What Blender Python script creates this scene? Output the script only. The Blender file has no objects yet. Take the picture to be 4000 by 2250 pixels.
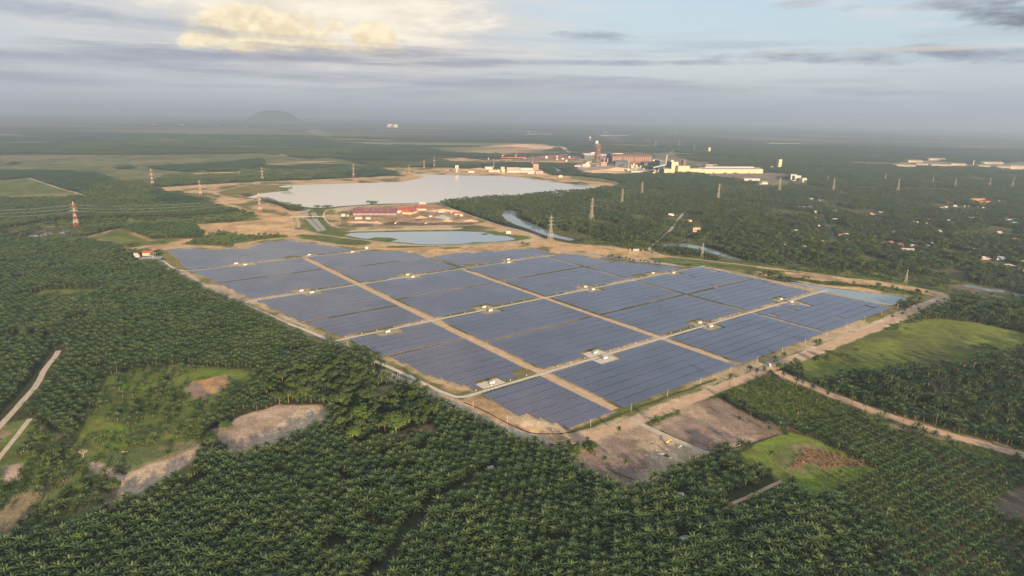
import bpy, math, random
import numpy as np
from mathutils import Matrix, Vector
SC = bpy.context.scene
COL = SC.collection
rnd = random.Random(7)
rng = np.random.default_rng(11)

# ------------------------------------------------------------------ camera
CAM_H = 330.0                                   # drone height above the plain, metres
FPX = 2500.0                                    # focal length in pixels of the 4000 px wide frame
ROLL = math.radians(1.07)
PITCH = math.atan((1125 - 455) * math.cos(ROLL) / FPX)
cr, sr, cp, sp = math.cos(ROLL), math.sin(ROLL), math.cos(PITCH), math.sin(PITCH)
cam_d = bpy.data.cameras.new('camera')
cam_d.sensor_width = 36.0
cam_d.lens = 36.0 * FPX / 4000.0
cam_d.clip_start = 1.0
cam_d.clip_end = 120000.0
cam = bpy.data.objects.new('camera', cam_d)
COL.objects.link(cam)
_R, _U, _F = Vector((1, 0, 0)), Vector((0, sp, cp)), Vector((0, cp, -sp))
_x, _y, _z = cr * _R + sr * _U, -sr * _R + cr * _U, -_F
cam.matrix_world = Matrix(((_x.x, _y.x, _z.x, 0), (_x.y, _y.y, _z.y, 0), (_x.z, _y.z, _z.z, CAM_H), (0, 0, 0, 1)))
SC.camera = cam

# ------------------------------------------------------------------ render and view settings
SC.render.engine = 'CYCLES'
cy = SC.cycles
cy.use_denoising = True
cy.denoiser = 'OPENIMAGEDENOISE'
cy.denoising_input_passes = 'RGB_ALBEDO_NORMAL'
cy.max_bounces = 4
cy.diffuse_bounces = 2
cy.glossy_bounces = 3
cy.transmission_bounces = 2
cy.volume_bounces = 0
cy.transparent_max_bounces = 6
cy.sample_clamp_indirect = 4.0
cy.use_adaptive_sampling = False
SC.view_settings.view_transform = 'Standard'
SC.view_settings.look = 'None'
SC.view_settings.exposure = 1.35
SC.view_settings.gamma = 1.0
SC.view_settings.use_curve_mapping = False

# ------------------------------------------------------------------ sun and sky
SUN_EL = math.radians(12.0)
SUN_AZ = math.radians(158.0)                    # clockwise from +Y (view direction): behind the camera, to the right
sun_d = bpy.data.lights.new('sun', 'SUN')
sun_d.energy = 5.0
sun_d.angle = math.radians(1.2)
sun_d.color = (1.0, 0.74, 0.45)
sun = bpy.data.objects.new('sun', sun_d)
COL.objects.link(sun)
_sd = Vector((math.sin(SUN_AZ) * math.cos(SUN_EL), math.cos(SUN_AZ) * math.cos(SUN_EL), math.sin(SUN_EL)))
sun.rotation_euler = _sd.to_track_quat('Z', 'Y').to_euler()
sun.location = (0, 0, 3000)


def px_ray(x, y):
    """direction through a point of the 4000 x 2250 photograph"""
    dx, dy = x - 2000.0, y - 1125.0
    u, v = dx * cr + dy * sr, -dx * sr + dy * cr
    return np.array([u, FPX * cp - v * sp, -FPX * sp - v * cp])


def azel(x, y):
    r = px_ray(x, y)
    return math.atan2(r[0], r[1]), math.atan2(r[2], math.hypot(r[0], r[1]))


def build_world():
    w = bpy.data.worlds.new('World')
    SC.world = w
    w.use_nodes = True
    nt = w.node_tree
    nt.nodes.clear()
    N, L = nt.nodes, nt.links

    def val(s, v):
        if isinstance(v, bpy.types.NodeSocket):
            L.new(v, s)
        else:
            s.default_value = v

    def M(op, a, b=0.0, c=0.0, clamp=False):
        n = N.new('ShaderNodeMath')
        n.operation = op
        n.use_clamp = clamp
        for i, v in enumerate((a, b, c)):
            val(n.inputs[i], v)
        return n.outputs[0]

    def mixc(f, a, b):
        n = N.new('ShaderNodeMix')
        n.data_type = 'RGBA'
        val(n.inputs[0], f)
        val(n.inputs[6], a)
        val(n.inputs[7], b)
        return n.outputs[2]

    def smooth(x, lo, hi):
        n = N.new('ShaderNodeMapRange')
        n.interpolation_type = 'SMOOTHSTEP'
        val(n.inputs[0], x)
        n.inputs[1].default_value = lo
        n.inputs[2].default_value = hi
        return n.outputs[0]

    tc = N.new('ShaderNodeTexCoord')
    sep = N.new('ShaderNodeSeparateXYZ')
    L.new(tc.outputs['Generated'], sep.inputs[0])
    X, Y, Z = sep.outputs
    az = M('ARCTAN2', X, Y)
    el = M('ARCSINE', Z)

    def noise(sx, sy, scale, detail=6, rough=0.6, off=0.0):
        c = N.new('ShaderNodeCombineXYZ')
        val(c.inputs[0], M('MULTIPLY', X, sx))
        val(c.inputs[1], M('MULTIPLY', Y, sx))
        val(c.inputs[2], M('MULTIPLY_ADD', el, sy, off))
        n = N.new('ShaderNodeTexNoise')
        n.inputs['Scale'].default_value = scale
        n.inputs['Detail'].default_value = detail
        n.inputs['Roughness'].default_value = rough
        L.new(c.outputs[0], n.inputs['Vector'])
        return n.outputs[0]

    sky = N.new('ShaderNodeTexSky')
    sky.sky_type = 'NISHITA'
    sky.sun_disc = False
    sky.sun_elevation = SUN_EL
    sky.sun_rotation = SUN_AZ
    sky.altitude = 300
    sky.air_density = 1.3
    sky.dust_density = 2.2
    sky.ozone_density = 1.0
    K = 1.0 / 0.1 / 2 ** SC.view_settings.exposure      # colours below are given as they show in the picture
    def C(r, g, b):
        return (r * K, g * K, b * K, 1)
    n_wide = noise(1.0, 3.5, 2.6, 4, 0.55)
    n_wisp = noise(1.0, 9.0, 5.0, 5, 0.62, 2.3)
    n_fine = noise(1.0, 4.5, 11.0, 6, 0.62, 3.1)
    n_puff = noise(1.0, 1.15, 19.0, 7, 0.54, 1.7)
    n_pufu = noise(1.0, 1.15, 19.0, 3, 0.54, 1.7 + 0.012)
    n_str = noise(1.0, 16.0, 3.4, 6, 0.62, 5.0)
    col = sky.outputs[0]
    # pale high veil all over the sky, thinner to the right
    col = mixc(0.72, col, C(0.44, 0.56, 0.745))
    right = smooth(M('ADD', X, M('MULTIPLY', M('SUBTRACT', n_wide, 0.5), 0.9)), -0.25, 0.30)
    col = mixc(M('MULTIPLY', M('SUBTRACT', 1.0, right), 0.80), col, C(0.60, 0.62, 0.66))
    col = mixc(M('MULTIPLY', smooth(n_wide, 0.45, 0.70), 0.55), col, C(0.68, 0.70, 0.74))
    col = mixc(M('MULTIPLY', smooth(n_wisp, 0.52, 0.74), 0.50), col, C(0.74, 0.74, 0.75))

    def shape(px, py, wx, wy, nz, amp, tilt=0.0):
        a0, e0 = azel(px, py)
        da = M('MULTIPLY', M('SUBTRACT', az, a0), 2500.0 / wx)
        ee = M('SUBTRACT', el, e0)
        if tilt:
            ee = M('ADD', ee, M('MULTIPLY', M('SUBTRACT', az, a0), tilt))
        de = M('MULTIPLY', ee, 2500.0 / wy)
        d = M('ADD', M('MULTIPLY', da, da), M('MULTIPLY', de, de))
        return M('ADD', M('SUBTRACT', 1.0, d), M('MULTIPLY', M('SUBTRACT', nz, 0.5), amp * 4.5))

    def blob(px, py, wx, wy, rgb, op, nz, amp=1.6, lo=0.0, hi=0.5, tilt=0.0):
        f = shape(px, py, wx, wy, nz, amp, tilt)
        return mixc(M('MULTIPLY', smooth(f, lo, hi), op), col, C(*rgb) if isinstance(rgb, tuple) else rgb)

    # towering sunlit cloud left of the centre
    lit = smooth(M('SUBTRACT', n_puff, n_pufu), -0.09, 0.09)
    puff = mixc(lit, C(0.90, 0.74, 0.50), C(1.06, 0.94, 0.66))
    veil = mixc(smooth(n_fine, 0.3, 0.7), C(0.86, 0.77, 0.63), C(1.05, 0.97, 0.82))
    col = blob(1250, 30, 900, 260, (0.78, 0.73, 0.68), 0.85, n_fine, 0.45, -0.4, 1.2)
    col = blob(1260, 10, 560, 200, veil, 1.0, n_fine, 0.55, -0.3, 0.9)
    col = blob(1500, 40, 420, 110, veil, 0.75, n_fine, 0.8, -0.3, 1.3)
    col = blob(1020, 120, 250, 85, puff, 1.0, n_puff, 0.8, -0.1, 0.7)
    col = blob(1080, 175, 330, 34, puff, 0.95, n_puff, 0.85, -0.1, 0.7)
    col = blob(1455, 145, 78, 62, puff, 1.0, n_puff, 0.7, -0.1, 0.6)
    col = blob(1480, 200, 150, 24, puff, 0.8, n_puff, 0.8, -0.1, 1.0)
    col = blob(1850, 200, 420, 34, (0.84, 0.77, 0.70), 0.6, n_fine, 0.9, -0.3, 1.4)
    # long grey banks over the horizon
    el_mask = M('MULTIPLY', smooth(el, -0.01, 0.03), M('SUBTRACT', 1.0, smooth(el, 0.085, 0.14)))
    col = mixc(M('MULTIPLY', M('MULTIPLY', smooth(n_str, 0.46, 0.66), el_mask), 0.5), col, C(0.40, 0.43, 0.51))
    col = blob(620, 250, 1250, 60, (0.36, 0.385, 0.465), 0.8, n_str, 1.2, -0.5, 1.7, -0.015)
    col = blob(1150, 205, 560, 26, (0.37, 0.385, 0.455), 0.85, n_fine, 1.3, -0.5, 1.7, -0.03)
    col = blob(1620, 244, 560, 24, (0.36, 0.385, 0.465), 0.85, n_str, 1.4, -0.5, 1.7, 0.01)
    col = blob(1560, 262, 420, 9, (0.70, 0.66, 0.62), 0.5, n_fine, 1.4, -0.5, 1.7)
    col = blob(2000, 310, 650, 26, (0.42, 0.43, 0.50), 0.7, n_str, 1.5, -0.5, 1.7)
    col = blob(2100, 342, 230, 10, (0.66, 0.60, 0.60), 0.4, n_fine, 1.5, -0.5, 1.7)
    col = blob(2500, 246, 620, 11, (0.37, 0.40, 0.48), 0.85, n_fine, 1.1, -0.5, 1.7)
    col = blob(3620, 216, 540, 27, (0.275, 0.305, 0.385), 0.92, n_fine, 1.2, -0.5, 1.7, 0.012)
    col = blob(3640, 190, 470, 8, (0.80, 0.70, 0.60), 0.6, n_fine, 1.3, -0.5, 1.7)
    col = blob(2320, 142, 155, 20, (0.31, 0.355, 0.44), 0.9, n_fine, 1.2, -0.5, 1.7)
    col = blob(3970, 48, 170, 52, (0.195, 0.21, 0.26), 0.95, n_fine, 1.3, -0.5, 1.7, 0.12)
    col = blob(3740, 10, 280, 16, (0.36, 0.385, 0.45), 0.8, n_fine, 1.3, -0.5, 1.7)
    col = blob(3100, 18, 90, 14, (0.50, 0.51, 0.55), 0.7, n_fine, 1.2, -0.5, 1.7)
    col = blob(420, 66, 400, 30, (0.40, 0.445, 0.535), 0.85, n_fine, 1.2, -0.5, 1.7, 0.05)
    col = blob(3400, 362, 240, 8, (0.43, 0.45, 0.53), 0.6, n_str, 1.4, -0.5, 1.7)
    # hazy belt down to the horizon, all round
    col = mixc(M('MULTIPLY', M('SUBTRACT', 1.0, smooth(el, -0.02, 0.075)), 0.85), col, C(0.40, 0.425, 0.485))
    bg = N.new('ShaderNodeBackground')
    bg.inputs['Strength'].default_value = 0.1
    L.new(col, bg.inputs['Color'])
    out = N.new('ShaderNodeOutputWorld')
    L.new(bg.outputs[0], out.inputs[0])
    w.cycles.sampling_method = 'MANUAL'
    w.cycles.sample_map_resolution = 256


build_world()

# ------------------------------------------------------------------ the survey: photograph to ground
ZONES = {'S': (0, 0, 1.0), 'D': (0, 0, 0.644), 'Za': (0, 500, 1.84), 'Zb': (1000, 500, 1.84), 'Zc': (2000, 450, 2.1467),
         'Zd': (2900, 500, 2.07), 'Ze': (0, 850, 1.84), 'Zf': (0, 1350, 1.5153), 'Z1': (500, 900, 1.9815),
         'Z2': (1500, 900, 1.8115), 'Z3': (2500, 950, 1.9323), 'Zg': (2700, 1150, 1.3169), 'Zh': (1500, 1500, 1.61),
         'Zm': (1300, 770, 4.2933), 'Zn': (1700, 550, 4.6836), 'Zo': (2230, 530, 6.1333), 'Zp': (2550, 570, 7.36),
         'Zq': (2800, 550, 7.2457), 'Zr': (500, 930, 8.5867), 'Zv': (2900, 650, 4.14), 'Zw': (3400, 650, 3.22),
         'Zx': (3200, 1050, 3.22), 'Zy': (1050, 880, 2.1467), 'Zz': (2150, 880, 2.4533), 'Zk': (900, 500, 3.22),
         'Zj': (1250, 1450, 4.83), 'Zi': (3400, 1400, 4.14)}


def src(zone, x, y):
    ox, oy, s = ZONES[zone]
    return ox + x / s, oy + y / s


def gp(zone, x, y, z=0.0):
    """ground position (x, y) of a surveyed point at height z"""
    r = px_ray(*src(zone, x, y))
    t = (CAM_H - z) / -r[2]
    return np.array([r[0] * t, r[1] * t])


def gpoly(zone, pts):
    return np.array([gp(zone, *p) for p in pts])


def height_at(zone, base, top):
    """height of an upright thing from its base and top points"""
    b = gp(zone, *base)
    r = px_ray(*src(zone, *top))
    t = math.hypot(*b) / math.hypot(r[0], r[1])
    return CAM_H + r[2] * t


def in_view(P, mx=1.14, z=0.0):
    """mask of ground points inside (a little more than) the camera's field"""
    dx, dy, dz = P[:, 0], P[:, 1], z - CAM_H
    f = dy * cp - dz * sp
    u = dx
    v = -(dy * sp + dz * cp)
    X = u * cr - v * sr
    Yv = u * sr + v * cr
    f = np.maximum(f, 1.0)
    return (dy > 50) & (np.abs(X / f * FPX) < 2000 * mx) & (Yv / f * FPX < 1125 * 1.16)


# site axes of the solar park: e1 along the concrete roads, e2 along the dirt roads
TH = math.radians(38.2)
E1 = np.array([math.cos(TH), math.sin(TH)])
E2 = np.array([math.sin(TH), -math.cos(TH)])


def st(s, t):
    return s * E1 + t * E2


def to_st(p):
    return float(p @ E1), float(p @ E2)


# ------------------------------------------------------------------ helpers: noise, polygons
def vnoise(P, scale, seed=0):
    q = P / scale
    i = np.floor(q).astype(np.int64)
    f = q - i
    f = f * f * (3 - 2 * f)

    def h(ix, iy):
        n = (ix * 374761393 + iy * 668265263 + seed * 974711) & 0x7fffffff
        n = ((n ^ (n >> 13)) * 1274126177) & 0x7fffffff
        return ((n ^ (n >> 16)) & 0xffff) / 65535.0
    a, b = h(i[:, 0], i[:, 1]), h(i[:, 0] + 1, i[:, 1])
    c, d = h(i[:, 0], i[:, 1] + 1), h(i[:, 0] + 1, i[:, 1] + 1)
    return (a * (1 - f[:, 0]) + b * f[:, 0]) * (1 - f[:, 1]) + (c * (1 - f[:, 0]) + d * f[:, 0]) * f[:, 1]


def fbm(P, scale, seed=0, oct=4):
    o, a, t = 0, 1.0, 0
    for k in range(oct):
        o = o + a * vnoise(P, scale / 2 ** k, seed + k * 7)
        t += a
        a *= 0.55
    return o / t


def sdf(P, poly):
    """signed distance to a polygon, positive inside"""
    inside = np.zeros(len(P), bool)
    dmin = np.full(len(P), 1e18)
    x, y = P[:, 0], P[:, 1]
    n = len(poly)
    for i in range(n):
        ax, ay = poly[i]
        bx, by = poly[(i + 1) % n]
        cond = ((ay > y) != (by > y))
        with np.errstate(divide='ignore', invalid='ignore'):
            xi = (bx - ax) * (y - ay) / (by - ay + 1e-12) + ax
        inside ^= cond & (x < xi)
        ex, ey = bx - ax, by - ay
        t = np.clip(((x - ax) * ex + (y - ay) * ey) / (ex * ex + ey * ey + 1e-9), 0, 1)
        d = (x - ax - t * ex) ** 2 + (y - ay - t * ey) ** 2
        dmin = np.minimum(dmin, d)
    d = np.sqrt(dmin)
    return np.where(inside, d, -d)


def line_dist(P, line):
    dmin = np.full(len(P), 1e18)
    for (ax, ay), (bx, by) in zip(line[:-1], line[1:]):
        ex, ey = bx - ax, by - ay
        t = np.clip(((P[:, 0] - ax) * ex + (P[:, 1] - ay) * ey) / (ex * ex + ey * ey + 1e-9), 0, 1)
        dmin = np.minimum(dmin, (P[:, 0] - ax - t * ex) ** 2 + (P[:, 1] - ay - t * ey) ** 2)
    return np.sqrt(dmin)


# ------------------------------------------------------------------ helpers: materials
MATS = {}


def mat(name, rgb, rough=0.85, var=0.0, scale=1.0, metal=0.0, spec=0.3, inst=0.0, rgb2=None, bump=0.0, trans=0.0, wide=0.0):
    if name in MATS:
        return MATS[name]
    m = bpy.data.materials.new(name)
    m.use_nodes = True
    nt = m.node_tree
    b = nt.nodes['Principled BSDF']
    b.inputs['Roughness'].default_value = rough
    b.inputs['Metallic'].default_value = metal
    b.inputs['Specular IOR Level'].default_value = spec
    b.inputs['Base Color'].default_value = (*rgb, 1)
    src_c = None
    if var or rgb2 or inst:
        r2 = rgb2 or tuple(c * (1 - var) for c in rgb)
        r1 = rgb if rgb2 else tuple(min(1, c * (1 + var)) for c in rgb)
        mx = nt.nodes.new('ShaderNodeMix')
        mx.data_type = 'RGBA'
        mx.inputs[6].default_value = (*r1, 1)
        mx.inputs[7].default_value = (*r2, 1)
        tc = nt.nodes.new('ShaderNodeTexCoord')
        nz = nt.nodes.new('ShaderNodeTexNoise')
        nz.inputs['Scale'].default_value = scale
        nz.inputs['Detail'].default_value = 5
        nt.links.new(tc.outputs['Object'], nz.inputs['Vector'])
        mr = nt.nodes.new('ShaderNodeMapRange')
        mr.inputs[1].default_value = 0.32
        mr.inputs[2].default_value = 0.68
        nt.links.new(nz.outputs[0], mr.inputs[0])
        fac = mr.outputs[0]
        if inst:
            oi = nt.nodes.new('ShaderNodeObjectInfo')
            ad = nt.nodes.new('ShaderNodeMath')
            ad.operation = 'MULTIPLY_ADD'
            nt.links.new(oi.outputs['Random'], ad.inputs[0])
            ad.inputs[1].default_value = inst
            sc = nt.nodes.new('ShaderNodeMath')
            sc.operation = 'MULTIPLY'
            nt.links.new(fac, sc.inputs[0])
            sc.inputs[1].default_value = 1 - inst
            nt.links.new(sc.outputs[0], ad.inputs[2])
            fac = ad.outputs[0]
        if wide:
            ge = nt.nodes.new('ShaderNodeNewGeometry')
            mp = nt.nodes.new('ShaderNodeVectorMath')
            mp.operation = 'MULTIPLY'
            mp.inputs[1].default_value = (1, 1, 0)
            nt.links.new(ge.outputs['Position'], mp.inputs[0])
            nw = nt.nodes.new('ShaderNodeTexNoise')
            nw.inputs['Scale'].default_value = 0.012
            nw.inputs['Detail'].default_value = 5
            nw.inputs['Roughness'].default_value = 0.6
            nt.links.new(mp.outputs[0], nw.inputs['Vector'])
            mw = nt.nodes.new('ShaderNodeMapRange')
            mw.clamp = False
            mw.inputs[1].default_value = 0.3
            mw.inputs[2].default_value = 0.7
            mw.inputs[3].default_value = -wide
            mw.inputs[4].default_value = wide
            nt.links.new(nw.outputs[0], mw.inputs[0])
            aw = nt.nodes.new('ShaderNodeMath')
            aw.operation = 'ADD'
            aw.use_clamp = True
            nt.links.new(fac, aw.inputs[0])
            nt.links.new(mw.outputs[0], aw.inputs[1])
            fac = aw.outputs[0]
        nt.links.new(fac, mx.inputs[0])
        nt.links.new(mx.outputs[2], b.inputs['Base Color'])
        if bump:
            bp = nt.nodes.new('ShaderNodeBump')
            bp.inputs['Strength'].default_value = bump
            nt.links.new(nz.outputs[0], bp.inputs['Height'])
            nt.links.new(bp.outputs[0], b.inputs['Normal'])
    if trans:
        tr = nt.nodes.new('ShaderNodeBsdfTranslucent')
        ms = nt.nodes.new('ShaderNodeMixShader')
        ms.inputs[0].default_value = trans
        if var or rgb2 or inst:
            nt.links.new(mx.outputs[2], tr.inputs[0])
        else:
            tr.inputs[0].default_value = (*rgb, 1)
        o = nt.nodes['Material Output']
        nt.links.new(b.outputs[0], ms.inputs[1])
        nt.links.new(tr.outputs[0], ms.inputs[2])
        nt.links.new(ms.outputs[0], o.inputs['Surface'])
    MATS[name] = m
    return m


# ------------------------------------------------------------------ helpers: meshes and objects
class MB:
    def __init__(s):
        s.v, s.f, s.m = [], [], []

    def add(s, vs, fs, mi=0):
        o = len(s.v)
        s.v.extend([tuple(float(c) for c in v) for v in vs])
        s.f.extend([tuple(i + o for i in f) for f in fs])
        s.m.extend([mi] * len(fs))
        return s

    def box(s, cx, cy, z0, w, d, h, yaw=0.0, mi=0, taper=1.0, dx=0.0, dy=0.0):
        c, n = math.cos(yaw), math.sin(yaw)
        vs = []
        for z, k in ((z0, 1.0), (z0 + h, taper)):
            for ax, ay in ((-1, -1), (1, -1), (1, 1), (-1, 1)):
                x, y = ax * w / 2 * k + dx, ay * d / 2 * k + dy
                vs.append((cx + x * c - y * n, cy + x * n + y * c, z))
        return s.add(vs, [(3, 2, 1, 0), (4, 5, 6, 7), (0, 1, 5, 4), (1, 2, 6, 5), (2, 3, 7, 6), (3, 0, 4, 7)], mi)

    def roof(s, cx, cy, z0, w, d, h, yaw=0.0, hip=0.0, over=0.5, mi=0, dx=0.0, dy=0.0):
        """ridged roof along its w axis; hip = inset of the ridge ends"""
        c, n = math.cos(yaw), math.sin(yaw)
        w2, d2 = w / 2 + over, d / 2 + over
        p = [(-w2, -d2, 0), (w2, -d2, 0), (w2, d2, 0), (-w2, d2, 0), (-w2 + hip, 0, h), (w2 - hip, 0, h)]
        p += [(x, y, -0.25) for x, y, _ in p[:4]]
        vs = [(cx + (x + dx) * c - (y + dy) * n, cy + (x + dx) * n + (y + dy) * c, z0 + z) for x, y, z in p]
        return s.add(vs, [(0, 1, 5, 4), (2, 3, 4, 5), (1, 2, 5), (3, 0, 4), (9, 8, 7, 6), (0, 6, 7, 1), (1, 7, 8, 2), (2, 8, 9, 3), (3, 9, 6, 0)], mi)

    def cyl(s, cx, cy, z0, r, h, n=12, r2=None, mi=0, cap=True):
        r2 = r if r2 is None else r2
        vs = [(cx + r * math.cos(6.2832 * i / n), cy + r * math.sin(6.2832 * i / n), z0) for i in range(n)]
        vs += [(cx + r2 * math.cos(6.2832 * i / n), cy + r2 * math.sin(6.2832 * i / n), z0 + h) for i in range(n)]
        fs = [(i, (i + 1) % n, n + (i + 1) % n, n + i) for i in range(n)]
        if cap:
            fs.append(tuple(range(n, 2 * n)))
            fs.append(tuple(reversed(range(n))))
        return s.add(vs, fs, mi)

    def bar(s, a, b, r, mi=0, n=4):
        a, b = Vector(a), Vector(b)
        d = (b - a).normalized()
        u = d.cross(Vector((0, 0, 1)))
        if u.length < 1e-3:
            u = Vector((1, 0, 0))
        u.normalize()
        w = d.cross(u)
        vs = []
        for p in (a, b):
            for i in range(n):
                t = 6.28319 * (i + 0.5) / n
                vs.append(p + (u * math.cos(t) + w * math.sin(t)) * r)
        fs = [(i, (i + 1) % n, n + (i + 1) % n, n + i) for i in range(n)]
        fs += [tuple(reversed(range(n))), tuple(range(n, 2 * n))]
        return s.add(vs, fs, mi)

    def mesh(s, name, mats, smooth=False):
        me = bpy.data.meshes.new(name)
        me.from_pydata(s.v, [], s.f)
        for m in (mats if isinstance(mats, (list, tuple)) else [mats]):
            me.materials.append(m)
        if len(me.materials) > 1:
            me.polygons.foreach_set('material_index', s.m)
        if smooth:
            me.polygons.foreach_set('use_smooth', [True] * len(me.polygons))
        me.update()
        return me


def tag(o, label=None, cat=None, group=None, kind=None):
    if label:
        o['label'] = label
    if cat:
        o['category'] = cat
    if group:
        o['group'] = group
    if kind:
        o['kind'] = kind
    return o


def link(name, me, parent=None, loc=None, rz=0.0):
    o = bpy.data.objects.new(name, me)
    COL.objects.link(o)
    if parent:
        o.parent = parent
    if loc is not None:
        o.location = tuple(float(c) for c in loc)
    if rz:
        o.rotation_euler = (0, 0, float(rz))
    return o


def thing(name, label, cat, loc, rz=0.0, group=None):
    o = link(name, None, None, loc, rz)
    o.empty_display_size = 0.5
    return tag(o, label, cat, group)


def part(name, mb, m, parent, smooth=False, loc=None, rz=0.0):
    me = mb.mesh(name, m, smooth) if isinstance(mb, MB) else mb
    return link(name, me, parent, loc, rz)


def structure(name, mb, m, smooth=False):
    o = link(name, mb.mesh(name, m, smooth) if isinstance(mb, MB) else mb)
    return tag(o, kind='structure')


def np_mesh(name, V, Fq, m, attrs=None):
    """fast mesh from numpy arrays; faces all of the same size"""
    me = bpy.data.meshes.new(name)
    k = Fq.shape[1]
    me.vertices.add(len(V))
    me.vertices.foreach_set('co', V.astype(np.float32).ravel())
    me.loops.add(Fq.size)
    me.loops.foreach_set('vertex_index', Fq.astype(np.int32).ravel())
    me.polygons.add(len(Fq))
    me.polygons.foreach_set('loop_start', np.arange(0, Fq.size, k, dtype=np.int32))
    if m:
        for mm in (m if isinstance(m, (list, tuple)) else [m]):
            me.materials.append(mm)
    if attrs:
        for an, (typ, data) in attrs.items():
            at = me.attributes.new(an, typ, 'POINT')
            at.data.foreach_set('color' if 'COLOR' in typ else 'value', data.astype(np.float32).ravel())
    me.update(calc_edges=True)
    me.validate()
    me.shade_flat()
    return me

# ================================================================== the land: cover table (later rows lie over earlier ones)
PAL = {'forest': ((0.040, 0.048, 0.020), (0.055, 0.060, 0.026)),
       'grass': ((0.145, 0.160, 0.042), (0.085, 0.110, 0.030)),
       'grass2': ((0.120, 0.145, 0.036), (0.080, 0.105, 0.028)),
       'bright': ((0.130, 0.185, 0.030), (0.150, 0.165, 0.040)),
       'field': ((0.170, 0.158, 0.068), (0.090, 0.112, 0.042)),
       'field2': ((0.150, 0.175, 0.036), (0.100, 0.110, 0.032)),
       'scrub': ((0.235, 0.180, 0.105), (0.115, 0.135, 0.042)),
       'sand': ((0.55, 0.36, 0.19), (0.38, 0.25, 0.135)),
       'wood': ((0.080, 0.085, 0.032), (0.115, 0.110, 0.045)),
       'sandp': ((0.50, 0.39, 0.27), (0.42, 0.32, 0.21)),
       'sandgrass': ((0.48, 0.32, 0.17), (0.145, 0.135, 0.045)),
       'olive': ((0.20, 0.165, 0.055), (0.15, 0.14, 0.045)),
       'brown': ((0.245, 0.180, 0.140), (0.200, 0.140, 0.105)),
       'brown2': ((0.43, 0.32, 0.225), (0.33, 0.245, 0.175)),
       'red': ((0.42, 0.215, 0.105), (0.30, 0.20, 0.105)),
       'mud': ((0.150, 0.115, 0.082), (0.100, 0.085, 0.060)),
       'dirt': ((0.40, 0.26, 0.15), (0.26, 0.175, 0.10)),
       'crop': ((0.21, 0.175, 0.11), (0.12, 0.145, 0.055)),
       'redsoil': ((0.195, 0.105, 0.058), (0.10, 0.085, 0.036)),
       'site': ((0.165, 0.150, 0.055), (0.40, 0.31, 0.20)),
       'dryscrub': ((0.25, 0.155, 0.085), (0.18, 0.13, 0.07)),
       'gravel': ((0.30, 0.29, 0.27), (0.24, 0.23, 0.21))}
REG = []


def reg(ground, veg, zone, *pts, warp=5.0, feather=3.0):
    REG.append((ground, veg, gpoly(zone, pts), warp, feather))


def reg_st(ground, veg, pts, warp=2.0, feather=1.5):
    REG.append((ground, veg, np.array([st(*p) for p in pts]), warp, feather))


# --- broad woods
reg('wood', 'mixed', 'D', (1110, 505), (1560, 466), (2700, 430), (2700, 800), (2400, 735), (1900, 700), (1650, 650), (1420, 605), (1270, 550))
reg('forest', 'mixed', 'Zf', (1480, 300), (1900, 90), (2200, 100), (2576, 280), (2576, 480), (2050, 600), (1950, 480), (1960, 370), (1880, 330), (1600, 340))
# --- far left farmland
reg('field', None, 'Za', (-200, 195), (0, 195), (1080, 192), (1840, 183), (2060, 205), (2240, 240), (1900, 262), (1480, 292), (1480, 312), (1740, 318), (1735, 342), (1180, 350), (1060, 395, 8), (860, 380, 8), (700, 318, 8), (400, 298, 8), (0, 300, 8), (-200, 300, 8), warp=25)
reg('scrub', None, 'Za', (0, 196), (700, 194), (690, 206), (0, 225), warp=30)
reg('scrub', None, 'Za', (900, 236), (1500, 222), (1560, 232), (950, 262), warp=30)
reg('forest', 'palm', 'Za', (1070, 268, 8), (1400, 255, 8), (1640, 240, 8), (1880, 212, 8), (1910, 262), (1480, 300), (1340, 318), (1080, 292), warp=15)
reg('forest', 'palm', 'Za', (850, 283), (970, 278), (975, 292), (860, 296), warp=15)
reg('forest', 'palm', 'Za', (60, 255), (140, 245), (180, 255), (70, 268), warp=15)
reg('grass', None, 'Za', (-200, 378), (0, 376), (205, 358), (440, 440), (560, 466), (600, 492, 8), (0, 505, 8), (-200, 505, 8), warp=8)
reg('scrub', None, 'Za', (-100, 487), (0, 485), (560, 468), (600, 488), (0, 500), (-100, 502), warp=4)
reg('grass', None, 'Zk', (960, 385), (1280, 372), (1450, 405), (1770, 490), (1690, 492), (1420, 455), (1100, 420), (960, 410))
reg('field', None, 'Zk', (430, 440), (720, 410), (960, 425), (1400, 420), (1500, 470), (840, 470), (830, 490), (480, 480), (400, 470))
reg('sand', None, 'Zk', (480, 456), (740, 447), (740, 457), (490, 465))
reg('sand', None, 'Zk', (690, 436), (960, 418), (1340, 415), (1100, 433), (700, 440))
reg('sand', None, 'Zk', (590, 340), (700, 326), (830, 345), (700, 352))
reg('sand', None, 'Za', (1395, 325), (1680, 314), (1680, 322), (1400, 331))
reg('sand', None, 'Za', (1700, 312), (1740, 312), (1740, 318), (1700, 319))
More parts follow.
